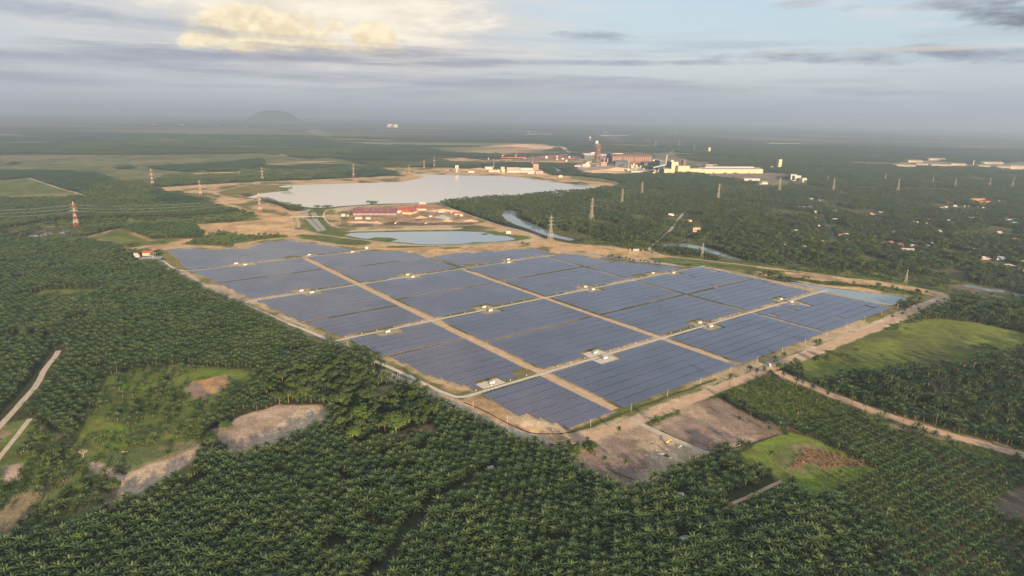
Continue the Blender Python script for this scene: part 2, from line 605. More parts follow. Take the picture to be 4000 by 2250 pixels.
# --- far centre
reg('field', None, 'Zb', (600, 100), (1250, 105), (1900, 108), (1900, 125), (1650, 135), (1200, 128), (850, 124), warp=40)
reg('sand', None, 'Zb', (595, 104), (760, 108), (755, 114), (600, 110), warp=10)
reg('sandgrass', None, 'Zb', (1200, 145), (1330, 135), (1560, 140), (1750, 122), (2000, 108), (2130, 130), (2140, 158), (2000, 178), (1700, 187), (1450, 182), (1320, 165), warp=40)
reg('sand', None, 'Zb', (1850, 118), (2000, 110), (2120, 135), (2080, 165), (1900, 150), warp=30)
reg('sandgrass', None, 'Zb', (1310, 218), (1480, 212), (1640, 232), (1900, 215), (2500, 205), (2576, 225), (2500, 245), (2000, 252), (1700, 248), (1400, 235), warp=25)
reg('brown', None, 'Zc', (0, 365), (300, 335), (560, 345), (560, 380), (0, 385), warp=10)
# --- the lake's north shore and its works
reg('sandgrass', None, 'Zb', (850, 285), (1000, 285), (1280, 283), (1650, 292), (2040, 297), (2120, 338), (2250, 345), (2480, 365), (2620, 395), (2640, 425), (2520, 432), (2300, 402), (2040, 378), (1900, 358), (1760, 348), (1500, 343), (1230, 335), (1225, 352), (1130, 375), (1060, 390), (900, 395), (600, 404), (270, 414), (160, 416), (0, 425), (-100, 420), (0, 385), (400, 373), (700, 358), (1020, 343), (1010, 318), warp=12)
reg('sand', None, 'Zb', (1300, 290), (1650, 296), (2040, 300), (2100, 335), (2250, 352), (2500, 385), (2480, 400), (2250, 378), (2000, 352), (1700, 330), (1320, 322), warp=8)
reg('olive', None, 'Zo', (0, 960), (300, 985), (800, 1040), (1210, 1165), (1180, 1190), (900, 1135), (0, 1040), warp=4)
# --- western sand flats
reg('sandgrass', None, 'Za', (1130, 428), (1420, 408), (1800, 392), (2576, 358), (2576, 420), (2100, 410), (2000, 415), (2070, 450), (1850, 480), (1720, 480), (1860, 520), (2100, 600), (2330, 580), (2576, 575), (2576, 920), (2300, 900), (2100, 810), (1900, 800), (1690, 850), (1400, 850), (1180, 835), (930, 850), (880, 868), (600, 790), (740, 750), (850, 725), (960, 745), (1100, 800), (1470, 790), (1450, 750), (1380, 700), (1740, 668), (1870, 630), (1740, 588, 8), (1590, 560, 8), (1520, 510, 8), (1350, 470, 8), (1200, 450, 8), warp=10)
reg('grass', None, 'Za', (620, 790), (850, 728), (940, 738), (960, 765), (1080, 812), (1300, 806), (1200, 830), (900, 855), (740, 805), warp=10)
reg('olive', None, 'Za', (1560, 462), (1800, 405), (2100, 408), (1990, 418), (2060, 448), (1840, 478), (1700, 484), (1850, 512), (1640, 498), warp=8)
reg('grass2', 'bush', 'Za', (1480, 780), (1540, 745), (1660, 740), (1720, 775), (2060, 772), (2070, 785), (1880, 803), (1700, 842), (1400, 846), (1300, 830), warp=8)
reg('sand', None, 'Za', (1560, 530), (1700, 560), (1870, 605), (2100, 640), (2140, 700), (2120, 790), (2070, 760), (1960, 690), (1860, 650), (1740, 590), warp=8)
reg('sand', None, 'Za', (1350, 692), (1660, 682), (1900, 655), (2080, 640), (2110, 755), (1900, 772), (1720, 762), (1450, 715), warp=8)
reg('sand', None, 'Za', (880, 866), (1080, 838), (1400, 842), (1690, 860), (1600, 868), (1350, 862), (1190, 878), (1150, 900), (900, 890), warp=4)
reg('sand', None, 'Za', (1640, 838), (1850, 808), (2020, 788), (2140, 792), (2110, 812), (1900, 812), (1820, 845), (1700, 862), warp=4)
reg('grass', 'bush', 'Za', (0, 722), (100, 715), (380, 665), (840, 645), (1300, 640), (1720, 600), (1800, 610), (1860, 632), (1740, 665), (1350, 690), (840, 700), (600, 720), warp=8)
reg('grass2', 'palm', 'Za', (840, 700, 6), (1330, 680, 6), (1450, 750), (1475, 790), (1100, 802), (960, 745), warp=8)
reg('mud', 'bush', 'Za', (0, 722), (560, 718), (660, 745), (600, 790), (560, 802, 5), (200, 795, 5), (0, 765, 5), warp=10)
# --- between the ponds and the park
reg('sandgrass', None, 'Zb', (0, 830), (280, 790), (300, 700), (250, 640), (300, 600), (480, 577), (560, 572), (700, 557), (1300, 537), (1380, 572), (1560, 630), (1700, 690), (1880, 735), (2010, 770), (2060, 790), (2250, 830), (2576, 850), (2576, 930), (0, 930), warp=8)
reg('grass2', None, 'Zb', (300, 560), (420, 575), (520, 590), (480, 640), (560, 720), (640, 740), (560, 790), (380, 740), (340, 680), (380, 620), warp=6)
reg('grass2', None, 'Zy', (560, 72), (700, 55), (1100, 43), (1600, 36), (1900, 48), (2060, 88), (2190, 88), (2200, 110), (2060, 138), (1500, 178), (1000, 150), (800, 135), (620, 100), warp=4)
reg('sandp', None, 'Zy', (650, 55), (700, 38), (1650, 18), (1600, 33), (1100, 38), (700, 54), warp=3)
reg('sandp', None, 'Zy', (860, 145), (1000, 155), (1600, 180), (2000, 158), (2220, 110), (2260, 120), (2050, 160), (1640, 188), (1000, 165), warp=2)
reg('grass2', None, 'Zy', (260, 70), (560, 100), (850, 132), (860, 160), (700, 168), (450, 142), (250, 100), warp=5)
reg('grass2', None, 'Zy', (990, 168), (1600, 178), (1590, 192), (1000, 190), warp=3)
reg('grass2', 'bush', 'Zy', (1980, 190), (2180, 160), (2170, 182), (2000, 200), warp=3)
reg('grass2', 'bush', 'Zy', (2260, 145), (2400, 140), (2490, 158), (2300, 172), warp=3)
reg('sand', None, 'Zy', (420, 135), (830, 185), (1500, 200), (2150, 175), (2300, 125), (2380, 150), (2240, 195), (1600, 235), (1380, 268), (1300, 255), (1200, 225), (800, 200), (560, 175), warp=5)
reg('dirt', None, 'Zm', (260, 190), (420, 150), (1700, 95), (2300, 330), (2420, 440), (2350, 480), (850, 492), (300, 505), (230, 420), warp=6)
reg('sandp', None, 'Zm', (0, 190), (400, 150), (1700, 90), (1400, 120), (420, 165), (60, 260), warp=4)
reg('mud', None, 'Zm', (290, 462), (500, 440), (670, 455), (680, 495), (300, 500), warp=3)
reg('mud', None, 'Zm', (850, 445), (1000, 405), (1280, 432), (1350, 450), (1900, 425), (2380, 430), (2380, 465), (850, 475), warp=4)
reg('mud', None, 'Zm', (1380, 320), (1560, 300), (1500, 380), (1400, 400), warp=4)
reg('gravel', None, 'Zm', (1740, 330), (1850, 265), (2000, 320), (1930, 370), (1760, 355), warp=4)
reg('grass2', None, 'Zm', (110, 330), (250, 310), (270, 380), (150, 385), warp=4)
reg('grass2', None, 'Zm', (2140, 500), (2460, 475), (2480, 520), (2200, 545), warp=4)
# --- mill yards
reg('brown2', None, 'Zo', (50, 720), (250, 660), (500, 640), (1000, 680), (1500, 760), (2240, 860), (2600, 900), (2400, 940), (1700, 900), (1400, 935), (500, 930), (280, 890), (80, 770), warp=8)
reg('brown', None, 'Zq', (-900, 930), (300, 900), (1400, 900), (2100, 930), (2100, 1060), (1700, 1060), (1200, 1180), (700, 1120), (0, 1060), (-500, 940), warp=15)
reg('scrub', None, 'Zq', (300, 1090), (900, 1170), (1500, 1250), (2100, 1260), (2600, 1260), (2600, 1180), (2100, 1100), (1200, 1050), warp=15)
reg('scrub', None, 'Zp', (0, 230), (600, 180), (1300, 230), (1600, 270), (600, 260), (900, 380), (1500, 480), (2100, 590), (700, 620), (0, 400), warp=15)
reg('sandgrass', None, 'Zd', (1200, 300), (1330, 262), (1560, 262), (1800, 300), (2277, 280), (2400, 300), (2400, 345), (2277, 340), (1900, 325), (1560, 318), warp=15)
reg('grass', None, 'Zd', (1900, 345), (2277, 340), (2277, 352), (2000, 362), warp=10)
reg('grass', None, 'Zd', (2120, 488), (2277, 472), (2277, 482), (2140, 498), warp=8)
# --- east side, along the river
reg('grass2', 'bush', 'Zz', (230, 120), (900, 195), (1100, 260), (1450, 320), (1850, 345), (2576, 420), (2576, 470), (2200, 420), (1600, 345), (1080, 285), (900, 240), (640, 205), (200, 165), warp=5)
reg('sandgrass', None, 'Zz', (0, 185), (200, 175), (640, 210), (1000, 275), (1100, 287), (1600, 348), (2200, 418), (2576, 468), (2576, 491), (1950, 491), (1430, 400), (1300, 400), (130, 270), (0, 300), warp=5)
reg('sand', None, 'Zz', (-60, 150), (190, 178), (640, 213), (960, 255), (1080, 295), (900, 302), (600, 242), (180, 205), (-60, 200), warp=4)
reg('grass2', None, 'Zz', (950, 310), (1300, 310), (1700, 380), (2300, 440), (2576, 480), (2200, 470), (1700, 410), (1300, 395), (960, 335), warp=6)
reg('grass', 'bush', 'Zx', (-300, -40), (0, 0), (1100, 60), (1900, 180), (2700, 320), (2700, 580), (2300, 490), (1800, 420), (1700, 350), (1560, 310), (1100, 190), (320, 110), (0, 75), (-300, 60), warp=8)
reg('sandgrass', None, 'Zx', (-500, 40), (0, 88), (320, 110), (1100, 190), (1560, 308), (1700, 320), (1680, 340), (1600, 400), (1310, 430), (1200, 385), (1150, 372), (700, 312), (0, 212), (-500, 120), warp=5)
reg('grass2', 'bush', 'Zx', (-500, 90), (0, 150), (300, 175), (900, 230), (1250, 300), (1400, 340), (1250, 350), (900, 305), (400, 225), (0, 195), (-500, 125), warp=7)
reg('sand', None, 'Zx', (-450, 35), (0, 80), (310, 115), (800, 170), (1300, 250), (1560, 310), (1500, 320), (1200, 262), (800, 186), (300, 135), (0, 105), (-450, 60), warp=6)
reg('sandgrass', None, 'Zx', (0, 212), (500, 228), (800, 285), (820, 300), (500, 270), (0, 218), warp=4)
reg('mud', None, 'Zx', (1620, 210), (1900, 190), (2500, 300), (2500, 340), (2000, 300), (1640, 260), warp=8)
# --- south-east meadow and woods
reg('forest', 'mixed', 'Zx', (850, 665), (1000, 560), (1400, 470), (1700, 430), (2700, 560), (2700, 850), (2100, 690), (1500, 620), warp=6)
reg('field2', 'open', 'Zx', (820, 680), (1300, 640), (1500, 620), (2000, 680), (2700, 830), (2700, 1000), (2300, 1050), (1900, 1200), (1300, 1250), (800, 1330), (300, 1350), (-100, 1420), (-350, 1100), (0, 960), (200, 920), (500, 830), warp=8)
reg('grass2', 'bush', 'Zx', (850, 665), (1320, 632), (1300, 660), (840, 740), (500, 850), (250, 935), (0, 985), (-200, 1050), (0, 945), (350, 865), (560, 770), warp=4)
reg('scrub', 'bush', 'Zg', (180, 440), (350, 390), (520, 420), (700, 500), (1000, 600), (1400, 720), (1800, 810), (1800, 920), (1500, 840), (1200, 720), (1000, 680), (750, 640), (540, 690), (440, 680), (200, 540), warp=5)
reg('grass2', 'bush2', 'Zg', (150, 470), (330, 410), (520, 450), (700, 530), (870, 600), (800, 640), (640, 650), (480, 690), (350, 610), (200, 530), warp=5)
reg('forest', 'mixed2', 'Zg', (820, 420, 6), (1100, 370, 6), (1450, 350, 6), (1800, 250, 6), (1800, 760), (1400, 680), (1100, 590), (900, 530), warp=6)
reg('brown', None, 'Zh', (1720, 260), (1880, 130), (2010, 95), (2110, 95), (2300, 200), (2480, 270), (2500, 310), (2300, 370), (2130, 430), (2060, 425), (1900, 370), (1700, 290), warp=3)
reg('brown2', None, 'Zh', (1700, 285), (1880, 140), (1980, 120), (2200, 330), (2300, 330), (2230, 400), (2080, 240), (1900, 200), warp=6, feather=8)
reg('brown2', None, 'Zh', (1180, 400), (1340, 345), (1500, 280), (1590, 258), (1700, 290), (1900, 380), (2040, 437), (1850, 485, 9), (1700, 560, 9), (1580, 622, 9), (1520, 640, 9), (1400, 560, 9), (1230, 480, 9), (1140, 430, 9), warp=3)
reg('brown', None, 'Zh', (1240, 440), (1420, 330), (1600, 350), (1680, 470), (1600, 560, 9), (1500, 590, 9), (1380, 520, 9), warp=5, feather=6)
reg('sandp', None, 'Zh', (1600, 380), (1750, 340), (1900, 390), (2030, 432), (1900, 452), (1750, 480), (1640, 430), warp=7, feather=14)
reg('grass2', 'bush2', 'Zh', (1640, 230), (1780, 150), (1860, 140), (1850, 190), (1740, 230), (1650, 260), warp=3)
reg('grass2', 'bush2', 'Zh', (1880, 110), (2080, 40), (2160, 0), (2180, 40), (2110, 95), (1990, 100), warp=3)
reg('bright', None, 'Zg', (210, 820), (430, 740), (500, 700), (600, 730), (940, 890), (960, 900), (850, 940, 3), (740, 1000, 3), (650, 1030, 5), (500, 960, 6), (400, 900, 6), (300, 850, 6), warp=4)
reg('scrub', None, 'Zg', (420, 780), (600, 770), (700, 800), (690, 900), (540, 920), (430, 880), warp=6, feather=8)
reg('dryscrub', 'dry', 'Zg', (580, 790), (680, 800), (900, 860), (850, 880), (690, 900), (600, 860), (480, 910), (500, 890), warp=5)
reg('redsoil', 'young', 'Zg', (500, 690), (750, 640), (1000, 690), (1200, 740), (1500, 850), (1800, 950), (1800, 1600), (1300, 1600), (1000, 1200), (700, 1030), (850, 935), (960, 890), (650, 740), warp=4)
reg('mud', None, 'Zg', (1500, 1080), (1800, 940), (1800, 1180), (1600, 1140), warp=4)
reg('grass2', 'bush2', 'Zg', (1150, 745), (1350, 760), (1500, 790), (1720, 880), (1800, 940), (1500, 860), (1300, 800), warp=4)
# --- western clearings
reg('grass2', 'sparse', 'Zf', (580, 200), (860, 120), (1080, 110), (1520, 140), (1540, 210), (1400, 300), (1330, 400), (1200, 480), (1190, 600), (600, 660), (400, 580), (420, 460), (540, 340), warp=8)
reg('scrub', 'bush', 'Zf', (-120, 520), (180, 432), (440, 560), (620, 640), (1190, 556), (1270, 488), (1340, 590), (1290, 660), (1190, 690), (1000, 790, 9), (800, 862, 9), (600, 922, 9), (480, 1012, 9), (190, 1118, 9), (-120, 1130, 9), warp=6)
reg('grass', None, 'Ze', (220, 545), (330, 515), (730, 510), (700, 540, 4), (420, 570, 4), (240, 572, 4), warp=3)
reg('grass2', 'sparse', 'Zf', (860, 130), (1080, 120), (1500, 150), (1520, 200), (1380, 250), (1300, 300), (1100, 330), (1000, 420), (1150, 470), (1190, 560), (900, 560), (620, 640), (430, 560), (440, 470), (560, 360), (600, 240), (700, 200), warp=6)
reg('bright', None, 'Zf', (1000, 200), (1180, 140), (1480, 160), (1400, 200), (1200, 190), (1000, 240), (840, 260), (620, 250), (700, 205), (860, 230), warp=6, feather=6)
reg('bright', None, 'Zf', (440, 540), (560, 440), (700, 460), (900, 520), (1140, 530), (900, 560), (620, 630), warp=6, feather=6)
reg('red', None, 'Zf', (1130, 215), (1340, 172), (1380, 240), (1250, 285), (1180, 270), (1110, 250), warp=3)
reg('brown', None, 'Zf', (1080, 255), (1160, 215), (1240, 290), (1240, 310), (1140, 312), warp=3)
reg('brown2', None, 'Zf', (1270, 492), (1420, 420), (1640, 350), (1720, 355), (1900, 345), (1960, 380), (1950, 440), (1880, 480), (1820, 512), (1640, 552, 9), (1400, 612, 9), (1330, 592, 9), warp=4)
reg('sandp', None, 'Zf', (1630, 470), (1780, 385), (1900, 345), (1960, 390), (1940, 450), (1830, 500), (1700, 510), warp=4)
reg('crop', None, 'Zf', (590, 690), (720, 622), (1160, 570), (1190, 600), (1000, 645), (720, 752), warp=2)
reg('brown2', None, 'Zf', (500, 690), (590, 685), (715, 770), (1190, 598), (1195, 660), (1000, 772), (800, 842, 9), (730, 852, 9), (560, 800), warp=3)
reg('scrub', 'bush', 'Zf', (-100, 700), (130, 690), (500, 690), (640, 790), (520, 860), (600, 905), (480, 1005, 9), (190, 1115, 9), (-100, 1120, 9), warp=6)
reg('grass2', 'bush', 'Zf', (-100, 640), (180, 440), (300, 560), (450, 660), (450, 740), (250, 800), (100, 880), (-100, 860), warp=6)
reg('brown2', None, 'Zf', (10, 720), (130, 690), (120, 790), (50, 810), warp=3)
reg('dryscrub', 'sparse', 'Zj', (610, 1360), (800, 1310), (1300, 1180), (1800, 1050), (2100, 990), (2240, 1060), (2220, 1180), (1900, 1260), (1500, 1330), (1000, 1420), (640, 1449), warp=3)
reg('scrub', None, 'Zj', (1000, 330), (1200, 260), (1450, 270), (1350, 420), (1150, 500), (1000, 540), (980, 430), warp=4)
# --- the solar park
reg_st('site', None, [(236, -1470), (262, -1440), (272, -1330), (300, -1180), (316, -1090), (334, -960), (352, -860), (376, -760), (388, -650), (404, -560), (415, -500), (425, -445), (470, -440), (800, -440), (1270, -438), (1290, -500), (1275, -620), (1262, -860), (1210, -880), (1130, -1030), (1085, -1160), (1055, -1165), (1058, -1262), (880, -1325), (790, -1320), (745, -1420), (690, -1470), (660, -1560), (600, -1680), (560, -1725), (500, -1720), (440, -1665), (380, -1690), (345, -1735), (270, -1735), (258, -1600)])
reg('brown2', None, 'Z1', (230, 215), (330, 290), (470, 320), (600, 415), (700, 425), (880, 525), (930, 555), (880, 575, 4), (760, 510, 6), (600, 450, 6), (420, 350, 6), (230, 250, 6), warp=2)
reg('scrub', None, 'Z1', (930, 560), (1000, 575), (1100, 640), (1330, 735), (1380, 760), (1560, 850), (1480, 880, 4), (1300, 795, 6), (1130, 695, 6), (1000, 645, 6), (900, 572, 4), warp=2)
reg('olive', None, 'Z1', (255, 155), (300, 155), (470, 305), (420, 310), (330, 260), (250, 190), warp=1)
reg('sandgrass', None, 'Z2', (0, 930), (60, 925), (330, 1070), (560, 1135), (640, 1150), (560, 1175), (300, 1110), (0, 975), warp=2)
reg('sand', None, 'D', (1160, 1003), (1215, 1000), (1300, 1052), (1400, 1085), (1445, 1095), (1400, 1110), (1370, 1112), (1250, 1065), (1165, 1020), warp=3)
reg('sandp', None, 'Z2', (830, 1310), (960, 1300), (1110, 1355), (1240, 1392), (1260, 1420), (1100, 1400), (900, 1350), warp=4)
reg('sandp', None, 'D', (955, 925), (1160, 1008), (1250, 1062), (1400, 1110), (1560, 1060), (1600, 1040), (1850, 948), (2070, 862), (2250, 788), (2300, 767), (2375, 740), (2398, 755), (2262, 812), (2062, 892), (1962, 927), (1862, 967), (1622, 1064), (1562, 1087), (1440, 1124), (1390, 1130), (1320, 1104, 3), (1200, 1050, 3), (1040, 978, 3), (950, 937, 3), warp=3)
reg('grass2', None, 'Z2', (1300, 1420), (1500, 1345), (1650, 1285), (1950, 1185), (2355, 1045), (2355, 1062), (2100, 1150), (1700, 1310), (1480, 1395), (1340, 1435), warp=3)


def region_of(P):
    idx = np.full(len(P), -1)
    for k, (g, v, poly, warp, fe) in enumerate(REG):
        lo, hi = poly.min(0) - 30, poly.max(0) + 30
        sel = np.where((P[:, 0] > lo[0]) & (P[:, 0] < hi[0]) & (P[:, 1] > lo[1]) & (P[:, 1] < hi[1]))[0]
        if len(sel):
            q = P[sel]
            q = q + np.stack([fbm(q, warp * 5, 3, 2) - 0.5, fbm(q, warp * 5, 9, 2) - 0.5], 1) * warp * 2
            ins = sdf(q, poly) > 0
            idx[sel[ins]] = k
    return idx


def cover_colour(P):
    f1 = fbm(P, 45, 1, 4)
    c1, c2 = PAL['forest']
    col = np.array(c1) + (np.array(c2) - np.array(c1)) * f1[:, None]
    for k, (g, v, poly, warp, fe) in enumerate(REG):
        lo, hi = poly.min(0) - 40, poly.max(0) + 40
        sel = np.where((P[:, 0] > lo[0]) & (P[:, 0] < hi[0]) & (P[:, 1] > lo[1]) & (P[:, 1] < hi[1]))[0]
        if not len(sel):
            continue
        q0 = P[sel]
        q = q0 + np.stack([fbm(q0, warp * 5, 3, 2) - 0.5, fbm(q0, warp * 5, 9, 2) - 0.5], 1) * warp * 2
        d = sdf(q, poly)
        w = np.clip(d / fe + 0.5 + (fbm(q0, 9, 21, 2) - 0.5) * 1.2, 0, 1)
        a, b = PAL[g]
        patch = 70 if g in ('sandgrass', 'site', 'field2', 'field') else 28
        m = fbm(q0 * np.array([1.0, 0.7]), patch, 31 + k % 5, 5)
        hard = 7.0 if g in ('sandgrass', 'sand', 'dirt', 'scrub', 'site', 'field2', 'crop', 'redsoil', 'field', 'brown2', 'brown') else 3.0
        m = np.clip((m - (0.54 if g == 'sandgrass' else 0.5)) * hard + 0.5, 0, 1)
        cc = np.array(a) + (np.array(b) - np.array(a)) * m[:, None]
        col[sel] = col[sel] * (1 - w[:, None]) + cc * w[:, None]
    return col


def build_ground():
    m = bpy.data.materials.new('ground_soil_and_grass')
    m.use_nodes = True
    nt = m.node_tree
    b = nt.nodes['Principled BSDF']
    b.inputs['Roughness'].default_value = 0.95
    b.inputs['Specular IOR Level'].default_value = 0.1
    at = nt.nodes.new('ShaderNodeAttribute')
    at.attribute_name = 'cover'
    tc = nt.nodes.new('ShaderNodeTexCoord')
    prev = at.outputs['Color']
    for sc_, amt in ((0.45, 0.5), (0.09, 0.35), (0.012, 0.25)):
        nz = nt.nodes.new('ShaderNodeTexNoise')
        nz.inputs['Scale'].default_value = sc_
        nz.inputs['Detail'].default_value = 4
        nz.inputs['Roughness'].default_value = 0.65
        nt.links.new(tc.outputs['Object'], nz.inputs['Vector'])
        mr = nt.nodes.new('ShaderNodeMapRange')
        mr.inputs[1].default_value = 0.25
        mr.inputs[2].default_value = 0.75
        mr.inputs[3].default_value = 1 - amt
        mr.inputs[4].default_value = 1 + amt
        nt.links.new(nz.outputs[0], mr.inputs[0])
        mx = nt.nodes.new('ShaderNodeMix')
        mx.data_type = 'RGBA'
        mx.blend_type = 'MULTIPLY'
        mx.inputs[0].default_value = 1.0
        nt.links.new(prev, mx.inputs[6])
        nt.links.new(mr.outputs[0], mx.inputs[7])
        prev = mx.outputs[2]
        if sc_ == 0.45:
            bp = nt.nodes.new('ShaderNodeBump')
            bp.inputs['Strength'].default_value = 0.6
            bp.inputs['Distance'].default_value = 0.6
            nt.links.new(nz.outputs[0], bp.inputs['Height'])
            nt.links.new(bp.outputs[0], b.inputs['Normal'])
    nt.links.new(prev, b.inputs['Base Color'])
    Vs, Fs, o = [], [], 0
    for y0, y1, step, slope, base in ((230, 1500, 3.0, 0.98, 130), (1500, 6000, 10.0, 0.98, 130), (6000, 48000, 300.0, 0.98, 600)):
        ny = int(round((y1 - y0) / step))
        for j in range(ny):
            pass
        half = base + slope * y1
        nx = int(half // step) * 2
        xs = (np.arange(nx + 1) - nx / 2) * step
        ys = y0 + np.arange(ny + 1) * step
        gx, gy = np.meshgrid(xs, ys)
        ids = -np.ones(gx.shape, int)
        q = (np.abs(xs[None, :-1] + step / 2) < base + slope * (ys[:-1, None] + step)).astype(bool)
        use = np.zeros(gx.shape, bool)
        use[:-1, :-1] |= q
        use[1:, :-1] |= q
        use[:-1, 1:] |= q
        use[1:, 1:] |= q
        ids[use] = np.arange(use.sum()) + o
        Vs.append(np.stack([gx[use], gy[use]], 1))
        jj, ii = np.where(q)
        Fs.append(np.stack([ids[jj, ii], ids[jj, ii + 1], ids[jj + 1, ii + 1], ids[jj + 1, ii]], 1))
        o += use.sum()
    P = np.concatenate(Vs)
    F = np.concatenate(Fs)
    # plain land around and behind, out of the picture
    extra = np.array([[-60000, -6000], [60000, -6000], [60000, 230], [-60000, 230], [-60000, 60000], [60000, 60000]])
    col = cover_colour(P)
    far = P[:, 1] > 5200
    if far.any():
        f = fbm(P[far] * np.array([0.35, 1.0]), 900, 55, 4)
        tgt = np.array([0.20, 0.185, 0.10])
        w = np.clip((f - 0.52) * 6, 0, 0.8)[:, None]
        col[far] = col[far] * (1 - w) + tgt * w
    V = np.concatenate([P, np.zeros((len(P), 1))], 1)
    rgba = np.concatenate([col, np.ones((len(col), 1))], 1)
    me = np_mesh('ground', V, F, m, {'cover': ('FLOAT_COLOR', rgba)})
    structure('ground', me, None)


build_ground()


# ------------------------------------------------------------------ roads, paths and drains (ribbons with uneven edges)
ROADS = []          # (line, half width): nothing grows on these


def subdivide(line, step):
    out = []
    for a, b in zip(line[:-1], line[1:]):
        n = max(1, int(np.linalg.norm(b - a) / step))
        for i in range(n):
            out.append(a + (b - a) * i / n)
    out.append(line[-1])
    return np.array(out)


def smooth_line(line, it=2):
    for _ in range(it):
        q = [line[0]]
        for a, b in zip(line[:-1], line[1:]):
            q += [a * 0.75 + b * 0.25, a * 0.25 + b * 0.75]
        q.append(line[-1])
        line = np.array(q)
    return line


def ribbon(name, line, width, m, z, jitter=0.12, step=6.0, keep=True, crown=0.0, clear=3.0):
    line = subdivide(np.array(line), step)
    d = np.gradient(line, axis=0)
    d /= np.linalg.norm(d, axis=1)[:, None] + 1e-9
    n = np.stack([-d[:, 1], d[:, 0]], 1)
    w = width / 2
    jl = 1 + (fbm(line, 14, 5, 3) - 0.5) * 2 * jitter
    jr = 1 + (fbm(line + 500, 14, 6, 3) - 0.5) * 2 * jitter
    A, B = line + n * (w * jl)[:, None], line - n * (w * jr)[:, None]
    k = len(line)
    V = np.zeros((3 * k, 3))
    V[:k, :2], V[k:2 * k, :2], V[2 * k:, :2] = A, line, B
    V[:, 2] = z
    V[k:2 * k, 2] += crown
    i = np.arange(k - 1)
    F = np.concatenate([np.stack([i + k, i + k + 1, i + 1, i], 1), np.stack([i + 2 * k, i + 2 * k + 1, i + k + 1, i + k], 1)])
    if keep:
        ROADS.append((line, width / 2 + clear))
    return structure(name, np_mesh(name, V, F, m), None)


m_conc = mat('pale_concrete', (0.48, 0.44, 0.38), 0.9, 0.12, 0.15)
m_dirt = mat('dirt_road', (0.52, 0.38, 0.25), 0.95, rgb2=(0.40, 0.28, 0.175), scale=0.12, bump=0.3)
m_dirtr = mat('reddish_dirt_road', (0.52, 0.355, 0.235), 0.95, rgb2=(0.41, 0.27, 0.175), scale=0.1, bump=0.3)
m_lane = mat('pale_track', (0.50, 0.42, 0.33), 0.95, rgb2=(0.38, 0.31, 0.23), scale=0.2, bump=0.3)
m_ditch = mat('dark_drain', (0.044, 0.042, 0.032), 0.9, 0.3, 0.3)  # near-black tone of the drain ribbons
m_asph = mat('asphalt', (0.10, 0.10, 0.10), 0.9, 0.2, 0.1)


def rz(zone, pts, it=2):
    return smooth_line(gpoly(zone, pts), it)


# dirt roads of the park
ribbon('dirt_road', [st(524, -1452), st(524, -466)], 12.5, m_dirt, 0.05, 0.10)
ribbon('dirt_road', [st(767, -1152), st(767, -462)], 11.5, m_dirt, 0.05, 0.10)
ribbon('dirt_road', [st(1010, -1150), st(1010, -1035)], 5, m_lane, 0.05, 0.15)
ribbon('dirt_road', [st(1010, -1000), st(1010, -884)], 4, m_lane, 0.05, 0.2)
ribbon('dirt_road', [st(1009, -735), st(1009, -612)], 4, m_lane, 0.05, 0.2)
ribbon('dirt_road', [st(1009, -585), st(1009, -468)], 5, m_lane, 0.05, 0.2)
# concrete service roads
r1 = np.concatenate([rz('Zr', [(1060, 740), (1180, 760), (1330, 880), (1500, 990), (1700, 1060), (1900, 1100), (2100, 1095)]), np.array([st(300, -1464), st(700, -1462)])])
ribbon('service_road', r1, 6.0, m_conc, 0.12, 0.04)
ribbon('service_road', [st(305, -1160), st(560, -1162), st(1044, -1158)], 6.0, m_conc, 0.12, 0.04)
ribbon('service_road', [st(346, -875), st(560, -877), st(1262, -872)], 6.0, m_conc, 0.12, 0.04)
r4 = np.concatenate([rz('Z1', [(1250, 725), (1400, 780), (1580, 862), (1700, 930), (1960, 1030), (2200, 1140), (2400, 1240)]), rz('Z2', [(440, 1155), (500, 1178), (560, 1180), (640, 1160), (760, 1122)]), np.array([st(470, -597), st(800, -597), st(1285, -594)])])
ribbon('farm_track', rz('Z1', [(455, 330), (600, 430), (880, 560), (1000, 610), (1180, 690), (1260, 728)], 1), 5.0, m_lane, 0.06, 0.15)
ribbon('service_road', r4, 6.5, m_conc, 0.12, 0.04)
# drains between the table blocks
for s0, s1, t, w in ((298, 514, -1320, 3.4), (534, 762, -1301, 3.4), (342, 514, -984, 3.4), (532, 760, -1018, 3.8), (776, 1004, -1019, 3.4), (1014, 1112, -1016, 3.4),
                     (388, 440, -770, 3), (776, 1006, -737, 3.4), (1012, 1244, -734, 3.4)):
    ribbon('drain', [st(s0, t), st(s1, t)], w, m_ditch, 0.04, 0.2)
for s, t0, t1, w in ((771, -1300, -1170, 4), (1010, -1035, -1000, 4), (1010, -866, -735, 3.4)):
    ribbon('drain', [st(s, t0), st(s, t1)], w, m_ditch, 0.045, 0.2)
for s0, s1, t in ((440, 470, -770), (470, 514, -770), (534, 760, -737)):
    ribbon('dirt_road', [st(s0, t), st(s1, t)], 2.4, m_lane, 0.05, 0.3)
